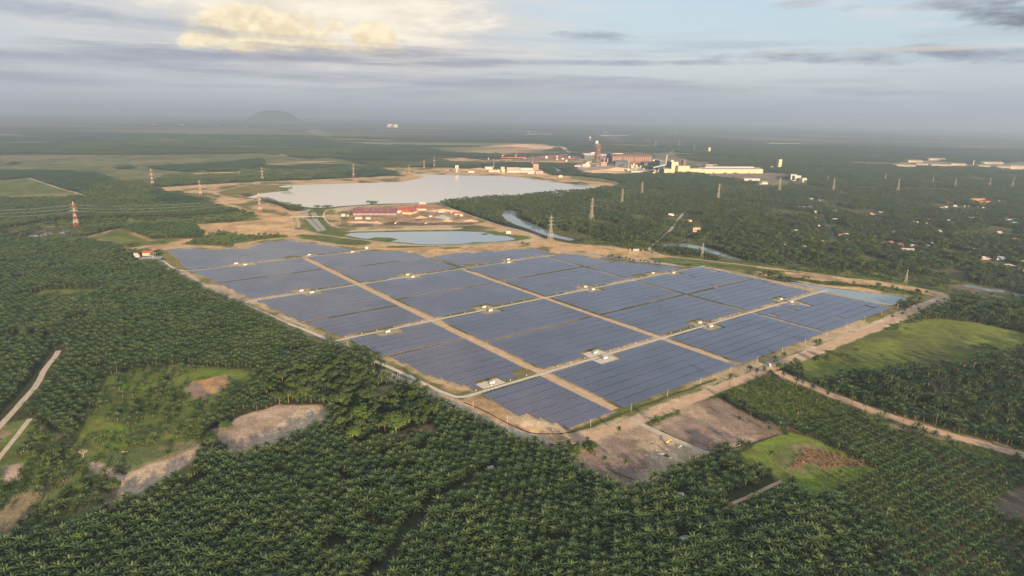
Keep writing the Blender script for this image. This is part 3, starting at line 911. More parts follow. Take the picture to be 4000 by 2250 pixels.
# perimeter and public tracks
ribbon('perimeter_track', rz('D', [(1385, 1120), (1440, 1110), (1560, 1075), (1622, 1052), (1750, 1003), (1860, 957), (1962, 917), (2062, 882), (2180, 832), (2260, 800), (2330, 770), (2375, 748), (2350, 735), (2290, 722)], 1), 13.0, m_dirtr, 0.05, 0.16)
ribbon('perimeter_track', rz('D', [(955, 934), (1040, 973), (1200, 1047), (1330, 1100), (1390, 1122)], 1), 6.5, m_lane, 0.05, 0.12)
ribbon('plot_track', rz('Zh', [(1560, 215), (1620, 255), (1700, 292), (1900, 382), (2040, 436)], 1), 8.0, m_lane, 0.055, 0.15)
ribbon('country_track', rz('Zg', [(440, 395), (500, 425), (580, 455), (700, 510), (860, 570), (1000, 620), (1150, 670), (1350, 730), (1550, 785), (1800, 850)], 1), 15.0, m_dirtr, 0.055, 0.12)
ribbon('farm_track', rz('Zf', [(345, 30), (330, 62), (262, 140), (222, 230), (150, 310), (70, 400), (-60, 540)], 1), 7.0, m_lane, 0.05, 0.12, clear=8)
ribbon('farm_track', rz('Zf', [(178, 432), (110, 520), (30, 620), (-50, 720)], 1), 5.0, m_lane, 0.05, 0.15, clear=8)
ribbon('farm_track', rz('Zg', [(185, 1085), (300, 1040), (400, 990), (465, 960)], 1), 4.0, m_dirtr, 0.05, 0.15, clear=7)
ribbon('drain', rz('D', [(1235, 1180), (1180, 1215), (1110, 1255), (1060, 1300), (1030, 1345), (960, 1430), (900, 1520)], 1), 5.0, m_ditch, 0.05, 0.2)
ribbon('drain', rz('Zh', [(1390, 525), (1480, 570), (1580, 605)], 1), 1.8, m_ditch, 0.05, 0.2)
ribbon('drain', rz('Zh', [(1740, 292), (1900, 372), (2060, 428), (2250, 395), (2480, 318)], 1), 2.2, m_ditch, 0.045, 0.2)
ribbon('drain', rz('Z2', [(560, 1215), (700, 1270), (860, 1360), (1000, 1420), (1060, 1440), (1300, 1440), (1480, 1380), (1700, 1290), (2000, 1180), (2355, 1052)], 1), 2.0, m_ditch, 0.05, 0.25)
ribbon('farm_track', rz('Za', [(1130, 432), (1420, 411), (1800, 388), (2200, 376), (2576, 361), (2850, 345)], 1), 9.0, m_lane, 0.1, 0.1)
ribbon('farm_track', rz('Za', [(1800, 402), (1560, 458), (1530, 470), (1640, 496), (1860, 524), (2000, 556), (2080, 605), (2140, 650), (2150, 715)], 2), 8.0, m_dirt, 0.1, 0.1)
ribbon('farm_track', rz('Za', [(100, 712), (600, 705), (840, 695), (1300, 664), (1720, 628)], 1), 5.0, m_lane, 0.06, 0.2)
ribbon('farm_track', rz('Zb', [(700, 560), (520, 585), (485, 610), (490, 650), (540, 700), (620, 722), (900, 712), (1300, 704), (1640, 694), (1750, 705), (1900, 740), (1990, 765), (2010, 780), (1980, 800), (1850, 815), (1500, 838), (1250, 848), (1050, 835), (800, 808), (520, 775), (360, 745), (260, 735)], 1), 6.5, m_lane, 0.07, 0.08)
ribbon('farm_track', rz('Zb', [(260, 790), (420, 815), (640, 850), (900, 868), (1300, 858), (1700, 842), (1950, 822), (2060, 800), (2250, 835), (2576, 862)], 1), 9.0, m_dirt, 0.06, 0.15)
ribbon('farm_track', rz('Zb', [(1310, 535), (1400, 580), (1560, 635), (1750, 700), (1900, 735), (2020, 770), (2060, 798)], 1), 6.5, m_lane, 0.08, 0.1)
ribbon('farm_track', rz('Zz', [(1080, 290), (1600, 350), (2200, 420), (2576, 470), (2800, 500)], 1), 7.0, m_dirtr, 0.06, 0.15)
ribbon('farm_track', rz('Zz', [(1080, 290), (1000, 260), (930, 225), (1020, 165), (1060, 130), (1100, 85), (1160, 40), (1190, 0)], 1), 6.5, m_lane, 0.07, 0.1)
ribbon('farm_track', rz('Zk', [(330, 318), (560, 345), (720, 365), (900, 390), (1020, 412), (1200, 440), (1450, 470), (1700, 500)], 1), 12.0, m_dirt, 0.1, 0.1)
ribbon('farm_track', rz('Zo', [(-300, 930), (0, 965), (300, 990), (800, 1045), (1220, 1170), (1400, 1290)], 1), 8.0, m_lane, 0.1, 0.08)
ribbon('farm_track', rz('Zo', [(0, 1070), (500, 1115), (1000, 1165), (1170, 1200), (1100, 1240)], 1), 8.0, m_dirt, 0.1, 0.1)
ribbon('village_road', rz('Zv', [(1180, 430), (1200, 570), (1260, 740), (1340, 890), (1420, 1030), (1520, 1220)], 1), 11.0, m_asph, 0.1, 0.06)
ribbon('village_road', rz('Zc', [(1470, 780), (1420, 840), (1370, 910), (1330, 960)], 1), 8.0, m_lane, 0.1, 0.06)
ribbon('farm_track', rz('Za', [(205, 360), (330, 400), (440, 440), (560, 468), (620, 492)], 1), 9.0, m_lane, 0.1, 0.1)


# ------------------------------------------------------------------ water
def water_mat(name, rgb, rough, bump):
    m = bpy.data.materials.new(name)
    m.use_nodes = True
    nt = m.node_tree
    b = nt.nodes['Principled BSDF']
    b.inputs['Base Color'].default_value = (*rgb, 1)
    b.inputs['Roughness'].default_value = rough
    b.inputs['IOR'].default_value = 1.33
    b.inputs['Specular IOR Level'].default_value = 0.5
    tc = nt.nodes.new('ShaderNodeTexCoord')
    nz = nt.nodes.new('ShaderNodeTexNoise')
    nz.inputs['Scale'].default_value = 0.35
    nz.inputs['Detail'].default_value = 3
    nt.links.new(tc.outputs['Object'], nz.inputs['Vector'])
    bp = nt.nodes.new('ShaderNodeBump')
    bp.inputs['Strength'].default_value = bump
    bp.inputs['Distance'].default_value = 0.05
    nt.links.new(nz.outputs[0], bp.inputs['Height'])
    nt.links.new(bp.outputs[0], b.inputs['Normal'])
    return m


m_lake = water_mat('lake_water', (0.54, 0.50, 0.455), 0.12, 0.10)
m_pond = water_mat('pond_water', (0.22, 0.295, 0.36), 0.10, 0.10)
m_river = water_mat('river_water', (0.17, 0.215, 0.235), 0.10, 0.10)
m_teal = water_mat('silty_pond_water', (0.215, 0.255, 0.265), 0.12, 0.10)


WATER = []


def sheet(name, zone, pts, m, z, step=8.0, amp=3.0):
    q = subdivide(np.concatenate([gpoly(zone, pts)] * 1 + [gpoly(zone, pts[:1])]), step)[:-1]
    q = q + np.stack([fbm(q, amp * 6, 41, 3) - 0.5, fbm(q, amp * 6, 47, 3) - 0.5], 1) * amp * 2
    WATER.append((q, 20.0 if name == 'river' else 4.0))
    mb = MB()
    mb.add([(x, y, z) for x, y in q], [tuple(range(len(q)))])
    me = mb.mesh(name, m)
    if me.polygons[0].normal.z < 0:
        me.flip_normals()
    return structure(name, me, None)


LAKE = [(-60, 500), (30, 470), (190, 455), (240, 449), (160, 418), (270, 411), (420, 406), (600, 401), (900, 391), (1060, 386), (1130, 372), (1220, 350), (1110, 336), (1230, 333), (1500, 341), (1760, 346), (1900, 356), (2040, 376), (2200, 396), (2400, 416), (2520, 430), (2420, 442, 4), (2200, 456, 4), (1980, 478, 4), (1800, 488, 4), (1600, 503, 4), (1350, 528, 3), (1100, 541), (850, 546), (620, 561), (480, 573), (400, 573), (300, 561), (200, 546), (100, 516), (20, 508)]
sheet('lake', 'Zb', LAKE, m_lake, 0.06, 15, 5)
POND = [(640, 770), (680, 755), (760, 752), (1100, 745), (1450, 742), (1560, 745), (1640, 750), (1720, 772), (1800, 777), (1865, 795), (1850, 805), (1750, 815), (1600, 825), (1500, 832), (1300, 838), (1200, 835), (1050, 822), (965, 816), (1020, 801), (960, 788), (860, 785), (800, 796), (740, 790), (690, 780)]
sheet('pond', 'Zb', POND, m_pond, 0.06, 10, 2.5)
sheet('pond', 'Z3', [(1090, 290), (1200, 300), (1450, 340), (1700, 370), (1900, 390), (2040, 420), (1990, 445), (1890, 468), (1780, 455), (1600, 415), (1390, 360), (1270, 330)], m_teal, 0.06, 8, 2)
sheet('river', 'Zb', [(1775, 600), (1830, 592), (1890, 605), (1860, 625), (1870, 645), (1930, 672), (2010, 700), (2090, 738), (2180, 775), (2290, 800), (2260, 810), (2150, 790), (2060, 765), (1960, 725), (1880, 700), (1800, 665), (1770, 630)], m_river, 0.06, 8, 3)
sheet('river', 'Zz', [(1060, 205), (1070, 185), (1300, 180), (1420, 200), (1500, 215), (1620, 255), (1740, 300), (1830, 325), (1820, 338), (1700, 315), (1560, 270), (1440, 235), (1300, 205)], m_river, 0.06, 8, 3)
sheet('river', 'Zc', [(1165, 618), (1250, 628), (1255, 642), (1190, 645)], m_river, 0.06, 8, 3)
sheet('river', 'Zc', [(390, 668), (415, 658), (442, 662), (430, 682), (395, 686)], m_river, 0.06, 8, 3)
sheet('river', 'Zc', [(320, 430), (372, 440), (430, 470), (380, 478), (372, 455)], m_river, 0.06, 8, 4)
sheet('river', 'Zc', [(388, 262), (430, 262), (460, 285), (500, 312), (480, 320), (450, 300)], m_river, 0.06, 20, 8)
sheet('river', 'Zx', [(1830, 200), (1950, 205), (2080, 245), (2300, 265), (2340, 290), (2150, 285), (2000, 255), (1840, 225)], m_teal, 0.06, 6, 4)
sheet('river', 'Zx', [(2420, 300), (2600, 330), (2600, 350), (2430, 325)], m_teal, 0.06, 6, 3)
for q in ([(195, 775), (230, 768), (300, 770), (340, 755), (375, 758), (340, 772), (280, 782), (210, 784)], [(408, 752), (470, 744), (500, 748), (440, 760)], [(465, 797), (500, 790), (548, 795), (520, 804), (470, 806)], [(505, 742), (525, 740), (525, 748), (508, 750)], [(590, 796), (640, 794), (660, 799), (600, 802)]):
    sheet('marsh_pool', 'Za', q, m_teal, 0.06, 5, 2)
ribbon('stream', rz('Zz', [(60, 235), (200, 255), (400, 282), (800, 335), (1100, 375), (1260, 395)], 1), 9, m_teal, 0.06, 0.1)
m_stone = mat('spillway_stone', (0.30, 0.29, 0.27), 0.9, 0.15, 0.2)
for q in ([(2195, 655), (2232, 652), (2312, 738), (2285, 745)], [(2240, 652), (2278, 650), (2345, 733), (2318, 738)], [(2150, 612), (2190, 590), (2240, 580), (2215, 605), (2172, 628)], [(2230, 610), (2268, 606), (2285, 636), (2250, 640)]):
    mb = MB()
    P = gpoly('Za', q)
    mb.add([(x, y, 0.09) for x, y in P] + [(x, y, 0.02) for x, y in P], [tuple(range(len(q)))] + [(i, (i + 1) % len(q), len(q) + (i + 1) % len(q), len(q) + i) for i in range(len(q))])
    me = mb.mesh('spillway_apron', m_stone)
    if me.polygons[0].normal.z < 0:
        me.flip_normals()
    structure('spillway_apron', me, None)

# ================================================================== the solar park
P_ROW, P_LEN = 6.0, 17.6            # row spacing and table spacing
T_W, T_L, TILT = 4.85, 17.0, math.radians(3.0)


def panel_material():
    m = bpy.data.materials.new('solar_glass')
    m.use_nodes = True
    nt = m.node_tree
    b = nt.nodes['Principled BSDF']
    b.inputs['Roughness'].default_value = 0.22
    b.inputs['Specular IOR Level'].default_value = 0.75
    tc = nt.nodes.new('ShaderNodeTexCoord')
    oi = nt.nodes.new('ShaderNodeAttribute')
    oi.attribute_name = 'uvm'
    br = nt.nodes.new('ShaderNodeTexBrick')
    br.offset = 0.0
    br.inputs['Scale'].default_value = 1.0
    br.inputs['Mortar Size'].default_value = 0.035
    br.inputs['Mortar Smooth'].default_value = 0.2
    br.inputs['Brick Width'].default_value = 1.0
    br.inputs['Row Height'].default_value = 2.5
    br.inputs['Color1'].default_value = (0.066, 0.082, 0.146, 1)
    br.inputs['Color2'].default_value = (0.074, 0.087, 0.140, 1)
    br.inputs['Mortar'].default_value = (0.15, 0.16, 0.19, 1)
    nt.links.new(oi.outputs['Vector'], br.inputs['Vector'])
    nz = nt.nodes.new('ShaderNodeTexNoise')
    nz.inputs['Scale'].default_value = 0.013
    nz.inputs['Detail'].default_value = 4
    geo = nt.nodes.new('ShaderNodeNewGeometry')
    nt.links.new(geo.outputs['Position'], nz.inputs['Vector'])
    mr = nt.nodes.new('ShaderNodeMapRange')
    mr.inputs[1].default_value = 0.3
    mr.inputs[2].default_value = 0.7
    mr.inputs[3].default_value = 0.8
    mr.inputs[4].default_value = 1.2
    nt.links.new(nz.outputs[0], mr.inputs[0])
    mx = nt.nodes.new('ShaderNodeMix')
    mx.data_type = 'RGBA'
    mx.blend_type = 'MULTIPLY'
    mx.inputs[0].default_value = 1
    nt.links.new(br.outputs[0], mx.inputs[6])
    nt.links.new(mr.outputs[0], mx.inputs[7])
    nt.links.new(mx.outputs[2], b.inputs['Base Color'])
    return m


m_glass = panel_material()
m_alu = mat('galvanised_steel', (0.42, 0.43, 0.44), 0.5, metal=0.6)
m_white = mat('white_painted_metal', (0.52, 0.51, 0.49), 0.6)

# pads with inverter stations: (s, t, side) found from the survey; side -1 lies north of the road
PADS, HOLES, STATIONS = [], [], []


def pad(zone, x, y, station=True, side=None, w=36.0, d=19.0, grass=False):
    s, t = to_st(gp(zone, x, y))
    road = min((-1464, -1161, -875, -597), key=lambda r: abs(r - t))
    side = side or (-1 if t < road else 1)
    tc_ = road + side * (d / 2 + 5.0)
    PADS.append((s, tc_, w, d, grass))
    if station:
        STATIONS.append((s, road + side * 11.5))


for z, x, y, side in (('Z1', 830, 258, -1), ('Z1', 905, 270, 1), ('Z1', 1390, 190, -1), ('Z1', 1735, 172, 1), ('Z1', 1335, 470, -1), ('Z1', 1425, 490, 1),
                      ('Z1', 2155, 347, -1), ('Z1', 2210, 370, 1), ('Z1', 2010, 792, 1), ('Z2', 690, 543, -1), ('Z2', 755, 575, 1), ('Z2', 878, 212, -1), ('Z2', 885, 232, 1),
                      ('Z2', 1405, 400, -1), ('Z2', 1475, 423, 1), ('Z2', 1885, 305, -1), ('Z2', 2050, 307, 1), ('Z2', 750, 1080, -1), ('Z2', 1485, 870, -1), ('Z2', 1570, 915, 1),
                      ('Z3', 445, 606, -1), ('Z3', 550, 640, 1), ('Z3', 1060, 428, -1), ('Z3', 1163, 456, 1)):
    pad(z, x, y, True, side)
for z, x, y in (('Z2', 610, 246), ('Z2', 1780, 318), ('Z2', 960, 995), ('Z1', 1250, 205)):
    pad(z, x, y, False, -1, 30, 19, True)
for z, x, y, n in (('Z3', 1110, 497, 2), ('Z3', 1005, 545, 1), ('Z3', 1245, 468, 1), ('Z3', 1525, 573, 1), ('Z3', 1750, 492, 1), ('Z3', 565, 328, 1), ('Z3', 375, 251, 1), ('Z3', 552, 213, 1)):
    s, t = to_st(gp(z, x, y))
    HOLES.append((s, t, 5.8, 17.0 * n))

CELLS = []      # (polygon in s,t)  one block of tables each
W1 = [(277, -1456), (284, -1347), (296, -1323), (313, -1195), (316, -1169)]
CELLS += [[(281, -1719), (337, -1711), (370, -1662), (437, -1631), (469, -1655), (514, -1698), (554, -1694), (587, -1641), (633, -1540), (652, -1478), (652, -1470), (275, -1472)],
          [(277, -1457), (515, -1457), (515, -1323), (297, -1323)],
          [(297, -1317), (515, -1317), (515, -1170), (317, -1170)],
          [(532, -1456), (664, -1452), (743, -1400), (764, -1351), (764, -1304), (532, -1304)],
          [(532, -1298), (764, -1298), (764, -1170), (532, -1170)],
          [(777, -1299), (865, -1298), (1047, -1243), (1047, -1168), (777, -1168)],
          [(322, -1153), (515, -1153), (515, -987), (341, -987)],
          [(345, -981), (515, -981), (515, -885), (362, -885)],
          [(533, -1154), (760, -1154), (760, -1021), (533, -1021)],
          [(533, -1015), (760, -1015), (760, -885), (533, -885)],
          [(776, -1154), (1006, -1154), (1006, -1022), (776, -1022)],
          [(776, -1016), (1006, -1016), (1006, -883), (776, -883)],
          [(1014, -1150), (1074, -1148), (1115, -1019), (1014, -1019)],
          [(1014, -1013), (1117, -1013), (1175, -912), (1190, -883), (1014, -883)],
          [(372, -866), (515, -866), (515, -773), (376, -773)],
          [(388, -767), (515, -767), (515, -606), (417, -606), (407, -638), (394, -675)],
          [(533, -866), (760, -866), (760, -740), (533, -740)],
          [(533, -734), (760, -734), (760, -606), (533, -606)],
          [(776, -866), (1006, -866), (1006, -740), (776, -740)],
          [(776, -734), (1006, -734), (1006, -606), (776, -606)],
          [(1014, -865), (1236, -867), (1246, -737), (1014, -737)],
          [(1014, -731), (1246, -731), (1240, -604), (1014, -604)],
          [(419, -588), (515, -588), (515, -460), (444, -460), (433, -490), (419, -527)],
          [(533, -588), (760, -588), (760, -460), (533, -460)],
          [(776, -588), (1005, -588), (1005, -459), (776, -459)],
          [(1013, -586), (1253, -586), (1253, -458), (1013, -458)]]

TABLES = []
for poly in CELLS:
    poly = np.array(poly, float)
    lo, hi = poly.min(0), poly.max(0)
    ns = int(round((hi[0] - lo[0]) / P_ROW))
    pr = (hi[0] - lo[0]) / ns
    nt_ = max(1, int((hi[1] - lo[1] + 5.0) // P_LEN))
    pl = (hi[1] - lo[1]) / nt_
    # tables fill each block from road edge to drain
    cs = hi[0] - pr / 2 - np.arange(ns) * pr
    ct = hi[1] - pl / 2 - np.arange(nt_) * pl
    g = np.array([(s, t) for s in cs for t in ct])
    ok = sdf(g, poly) > 1.0
    half = sdf(g + np.array([0, P_LEN * 0.42]), poly) > -1.0
    half &= sdf(g - np.array([0, P_LEN * 0.42]), poly) > -3.0
    for (s, t), a in zip(g, ok & half):
        if not a:
            continue
        if any(abs(s - ps) < pw / 2 + 1 and abs(t - pt) < pd / 2 + P_LEN * 0.30 for ps, pt, pw, pd, _ in PADS):
            continue
        if any(abs(s - hs) < hw / 2 + 0.2 and abs(t - ht) < hl / 2 for hs, ht, hw, hl in HOLES):
            continue
        TABLES.append((s, t, (pl - 1.1) / T_L))
TABLES = np.array(TABLES)
TSC = TABLES[:, 2]
TPOS = TABLES[:, :1] * E1 + TABLES[:, 1:2] * E2
order = np.argsort(np.linalg.norm(TPOS, axis=1))
NEAR_T = 300
ROT_T = TH                                             # local x = across the row (E1), local y = along -E2


def deck_arrays():
    """one tilted deck, local x across the row, y along it"""
    w, l, th_ = T_W / 2, T_L / 2, 0.06
    c, s = math.cos(TILT), math.sin(TILT)
    v = []
    for z in (0.0, -th_):
        for x, y in ((-w, -l), (w, -l), (w, l), (-w, l)):
            v.append((x * c - z * s, y, 1.75 + x * s + z * c))
    uv = [(x + l, y + w, 0) for x, y in ((-l, -w), (-l, w), (l, w), (l, -w))] * 2
    f = [(0, 1, 2, 3), (7, 6, 5, 4), (0, 4, 5, 1), (1, 5, 6, 2), (2, 6, 7, 3), (3, 7, 4, 0)]
    return np.array(v), np.array(uv), np.array(f)


DV, DUV, DF = deck_arrays()
DUV = np.stack([DV[:, 1] + T_L / 2, DV[:, 0] + T_W / 2, np.zeros(8)], 1)


def vec_attr(me, name, data):
    at = me.attributes.new(name, 'FLOAT_VECTOR', 'POINT')
    at.data.foreach_set('vector', data.astype(np.float32).ravel())


deck_me = np_mesh('panel_deck', DV, DF, m_glass)
vec_attr(deck_me, 'uvm', DUV)
post_me = MB().box(0, 0, 0, 0.16, 0.16, 1.72).mesh('post', m_alu)
rail_me = MB().box(0, 0, 0, 0.12, T_L - 0.4, 0.12).mesh('rail', m_alu)
for i in order[:NEAR_T]:
    p = TPOS[i]
    o = thing('solar_table', 'blue solar panel table among the rows closest to the camera', 'solar panel', (p[0], p[1], 0), ROT_T, 'solar tables in the nearest blocks of the park')
    o.scale = (1, float(TSC[i]), 1)
    link('panel_deck', deck_me, o)
    for x in (-1.4, 1.4):
        link('rail', rail_me, o, (x, 0, 1.52 + x * math.sin(TILT)))
    for y in (-6.5, -2.2, 2.2, 6.5):
        link('post', post_me, o, (0, y, -0.05))
far = order[NEAR_T:]
c, s_ = math.cos(ROT_T), math.sin(ROT_T)
pv = np.array([(x * 0.08, y + b, z) for b in (-6.5, 6.5) for z in (0, 1.7) for x, y in ((-1, -.08), (1, -.08), (1, .08), (-1, .08))])
pf = np.array([(o + i, o + (i + 1) % 4, o + 4 + (i + 1) % 4, o + 4 + i) for o in (8, 16) for i in range(4)])
LV = np.concatenate([DV, pv])
LF = np.concatenate([DF, pf])
LU = np.concatenate([DUV, np.zeros((16, 3))])
LY = LV[None, :, 1] * TSC[far][:, None]
V = np.stack([LV[None, :, 0] * c - LY * s_, LV[None, :, 0] * s_ + LY * c, np.broadcast_to(LV[None, :, 2], LY.shape)], -1)
V = (V + np.concatenate([TPOS[far], np.zeros((len(far), 1))], 1)[:, None]).reshape(-1, 3)
Fa = (LF[None] + (np.arange(len(far)) * len(LV))[:, None, None]).reshape(-1, 4)
me = np_mesh('solar_tables', V, Fa, [m_glass, m_alu])
vec_attr(me, 'uvm', np.tile(LU, (len(far), 1)))
me.polygons.foreach_set('material_index', np.tile(np.array([0] * len(DF) + [1] * len(pf)), len(far)))
tag(link('solar_tables', me), 'thousands of blue solar panel tables filling the blocks farther back', 'solar panels', kind='stuff')

# pads
m_padg = mat('pad_gravel', (0.40, 0.34, 0.24), 0.95, rgb2=(0.20, 0.175, 0.085), scale=0.15)
m_padw = mat('pad_crushed_stone', (0.50, 0.45, 0.38), 0.95, 0.1, 0.2)
m_padgr = mat('pad_grass', (0.12, 0.115, 0.04), 0.95, rgb2=(0.20, 0.16, 0.08), scale=0.1)
for k, (s, t, w, d, grass) in enumerate(PADS):
    p = st(s, t)
    mb = MB().box(0, 0, 0.0, w - 1.5, d - 1.0, 0.07)
    o = structure('gravel_pad', mb, m_padgr if grass else (m_padw if k in (17, 18, 19) else m_padg))
    o.location = (p[0], p[1], 0)
    o.rotation_euler = (0, 0, TH)
for s, t, w, l in HOLES:
    p = st(s, t)
    o = structure('bare_strip', MB().box(0, 0, 0, w, l, 0.05), m_padw)
    o.location = (p[0], p[1], 0)
    o.rotation_euler = (0, 0, TH)

# inverter stations
inv_base = MB().box(0, 0, 0.9, 7.6, 3.4, 0.25).mesh('platform', m_alu)
inv_leg = MB().box(0, 0, 0, 0.35, 0.35, 0.9).mesh('leg', m_alu)
inv_a = MB().box(0, 0, 1.15, 2.9, 2.4, 2.5).mesh('inverter_cabinet', m_white)
m_grey = mat('grey_painted_metal', (0.42, 0.41, 0.38), 0.6)
inv_b = MB().box(0, 0, 1.15, 1.7, 2.2, 2.2).mesh('transformer', m_grey)
inv_roof = MB().box(0, 0, 3.65, 3.2, 2.7, 0.14).mesh('roof_sheet', m_white)
inv_door = MB().box(0, 0, 1.3, 1.0, 0.06, 2.2).mesh('door', mat('pale_grey_door', (0.52, 0.51, 0.49), 0.6))
ROADN = {-1464: 'first', -1161: 'second', -875: 'third', -597: 'fourth'}
st_by_road = {}
for s, t in STATIONS:
    r = min(ROADN, key=lambda q: abs(q - t))
    st_by_road.setdefault((r, t < r), []).append((s, t))
ORD = ['leftmost', 'second from left', 'third from left', 'fourth from left', 'fifth from left']
for (r, north), L_ in st_by_road.items():
    L_.sort()
    for k, (s, t) in enumerate(L_):
        p = st(s, t)
        only = len(L_) == 1
        lab = 'white inverter station, %s side of %s concrete road from the top, %s' % ('far' if north else 'near', ROADN[r], 'only one there' if only else ORD[k])
        o = thing('inverter_station', lab, 'inverter station', (p[0], p[1], 0.07), TH, 'inverter stations on gravel pads')
        link('platform', inv_base, o)
        for x in (-3.4, 3.4):
            for y in (-1.4, 1.4):
                link('leg', inv_leg, o, (x, y, 0))
        cab = link('inverter_cabinet', inv_a, o, (-1.9, 0, 0))
        link('door', inv_door, cab, (0.5, -1.28, 0))
        cab = link('inverter_cabinet', inv_a, o, (2.0, 0, 0))
        link('door', inv_door, cab, (0.3, -1.28, 0))
        link('roof_sheet', inv_roof, o, (-1.9, 0, 0))
        link('roof_sheet', inv_roof, o, (2.0, 0, 0))

# combiner boxes standing along the concrete roads
cb_box = MB().box(0, 0, 0.8, 0.9, 0.5, 1.2).mesh('cabinet', m_white)
cb_leg = MB().box(0, 0, 0, 0.14, 0.14, 0.8).mesh('leg', m_alu)
for r, s0, s1, name in ((-1464, 292, 640, 'first'), (-1161, 330, 1030, 'second'), (-875, 372, 1180, 'third'), (-597, 420, 1230, 'fourth')):
    for s in np.arange(s0, s1, 27.0):
        s = s + rnd.uniform(-3, 3)
        if any(abs(s - q) < 9 for q in (524, 767, 1010)):
            continue
        p = st(s, r - 6.6)
        o = thing('combiner_box', 'small white cabinet on the far verge of the %s concrete road counting from far' % name, 'cabinet', (p[0], p[1], 0), TH, 'white cabinets along the %s concrete road' % name)
        link('cabinet', cb_box, o)
        link('leg', cb_leg, o, (-0.5, 0, 0))
        link('leg', cb_leg, o, (0.5, 0, 0))

# lamp posts round the fence
lp_pole = MB().cyl(0, 0, 0, 0.16, 9, 6, 0.10).mesh('pole', m_white)
lp_arm = MB().bar((0, 0, 8.9), (0, -1.6, 9.3), 0.08).mesh('arm', m_white)
lp_head = MB().box(0, -1.7, 9.2, 0.35, 0.9, 0.18).mesh('lamp_head', m_grey)
POSTS = [(st(s, -452), 0) for s in range(470, 1270, 66)] + [(gp('Zh', 775, 242), 1), (gp('Zh', 560, 150), 1), (gp('Zj', 1465, 165), 1), (gp('Zj', 1500, 172), 1), (gp('Z1', 1700, 905), 1)]
for k, (p, side) in enumerate(POSTS):
    o = thing('lamp_post', 'thin white lamp post on the %s' % ('south east edge of the solar park' if side == 0 else 'south west edge of the solar park'), 'lamp post', (p[0], p[1], 0), TH, 'lamp posts on the %s edge' % ('south east' if side == 0 else 'south west'))
    link('pole', lp_pole, o)
    link('arm', lp_arm, o)
    link('lamp_head', lp_head, o)

# ================================================================== vegetation
KEEP_CLEAR = []          # circles kept free of wild growth: (x, y, radius)
m_palm = mat('palm_leaf', (0.048, 0.084, 0.022), 0.5, rgb2=(0.017, 0.044, 0.015), scale=0.35, inst=0.75, trans=0.22, spec=0.35, wide=0.45)
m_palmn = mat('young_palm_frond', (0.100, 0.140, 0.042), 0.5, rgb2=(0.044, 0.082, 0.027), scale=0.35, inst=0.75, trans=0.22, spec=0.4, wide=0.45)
m_palmo = mat('shaded_old_frond', (0.020, 0.034, 0.013), 0.7, rgb2=(0.011, 0.022, 0.009), scale=0.35, inst=0.6, spec=0.2)  # old lower fronds, darkened further to paint the shade inside the crown
m_palmy = mat('young_palm_leaf', (0.080, 0.125, 0.032), 0.55, rgb2=(0.034, 0.072, 0.022), scale=0.5, inst=0.6, trans=0.25, spec=0.35, wide=0.45)
m_bark = mat('bark', (0.155, 0.120, 0.085), 0.95, 0.3, 1.5)
m_pbark = mat('palm_trunk', (0.105, 0.082, 0.058), 0.95, 0.35, 2.0)
m_leaf = mat('tree_leaf', (0.084, 0.120, 0.030), 0.6, rgb2=(0.032, 0.062, 0.020), scale=0.5, inst=0.7, trans=0.25, wide=0.45)
m_leafb = mat('bright_tree_leaf', (0.115, 0.175, 0.032), 0.6, rgb2=(0.065, 0.115, 0.024), scale=0.4, inst=0.3, trans=0.3)
m_bush = mat('bush_leaf', (0.095, 0.130, 0.032), 0.7, rgb2=(0.040, 0.072, 0.020), scale=0.5, inst=0.7, trans=0.2, wide=0.45)
m_dry = mat('dry_shrub', (0.26, 0.165, 0.085), 0.9, rgb2=(0.17, 0.10, 0.055), scale=0.6, inst=0.5)
m_ban = mat('banana_leaf', (0.170, 0.215, 0.060), 0.5, rgb2=(0.090, 0.145, 0.035), scale=0.6, inst=0.6, trans=0.3)
m_bare = mat('bare_branches', (0.36, 0.31, 0.24), 0.9, 0.2, 1.0)


def frond(mb, base, az_, el0, length, width, droop, n=7, mi=0, fold=0.45):
    """one pinnate frond: a folded, saw-edged blade on an arching midrib"""
    h = Vector((math.cos(az_), math.sin(az_), 0))
    side = Vector((-math.sin(az_), math.cos(az_), 0))
    p, e = Vector(base), el0
    C_, A_, B_ = [], [], []
    for i in range(n + 1):
        t = i / n
        w = width * (0.25 + 1.6 * t) if t < 0.3 else width * (0.73 + 0.27 * math.cos((t - 0.3) * 2.2)) * (1.0 if t < 0.99 else 0.15)
        w *= (1.0 if i % 2 else 0.62)
        C_.append(p.copy())
        up = Vector((0, 0, 1))
        A_.append(p + side * w - up * w * fold)
        B_.append(p - side * w - up * w * fold)
        d = h * math.cos(e) + up * math.sin(e)
        p = p + d * (length / n)
        e -= droop / n
    k = n + 1
    fs = []
    for i in range(n):
        fs.append((i, i + 1, k + i + 1, k + i))
        fs.append((i + 1, i, 2 * k + i, 2 * k + i + 1))
    mb.add(C_ + A_ + B_, fs, mi)


def palm_crown(seed, z, n=30, length=5.3, width=0.62, segs=7, spread=1.0, mb=None, dead=0, young=0, old_shade=0):
    r = random.Random(seed)
    mb = mb or MB()
    for i in range(n):
        t = i / n
        el0 = math.radians(82 - 92 * t * spread + r.uniform(-7, 7))
        L_ = length * (0.72 + 0.36 * min(1, t * 2.2)) * r.uniform(0.88, 1.1)
        frond(mb, (0, 0, z), i * 2.39996 + r.uniform(-.2, .2), el0, L_, width * r.uniform(.85, 1.15), math.radians(58 + 25 * t), segs, young if t < 0.34 else (old_shade if t > 0.74 else 0))
    for i in range(dead):
        frond(mb, (0, 0, z - 0.4), r.uniform(0, 6.28), math.radians(-55), length * 0.75, width * 0.6, math.radians(30), max(3, segs - 2), 2)
    return mb


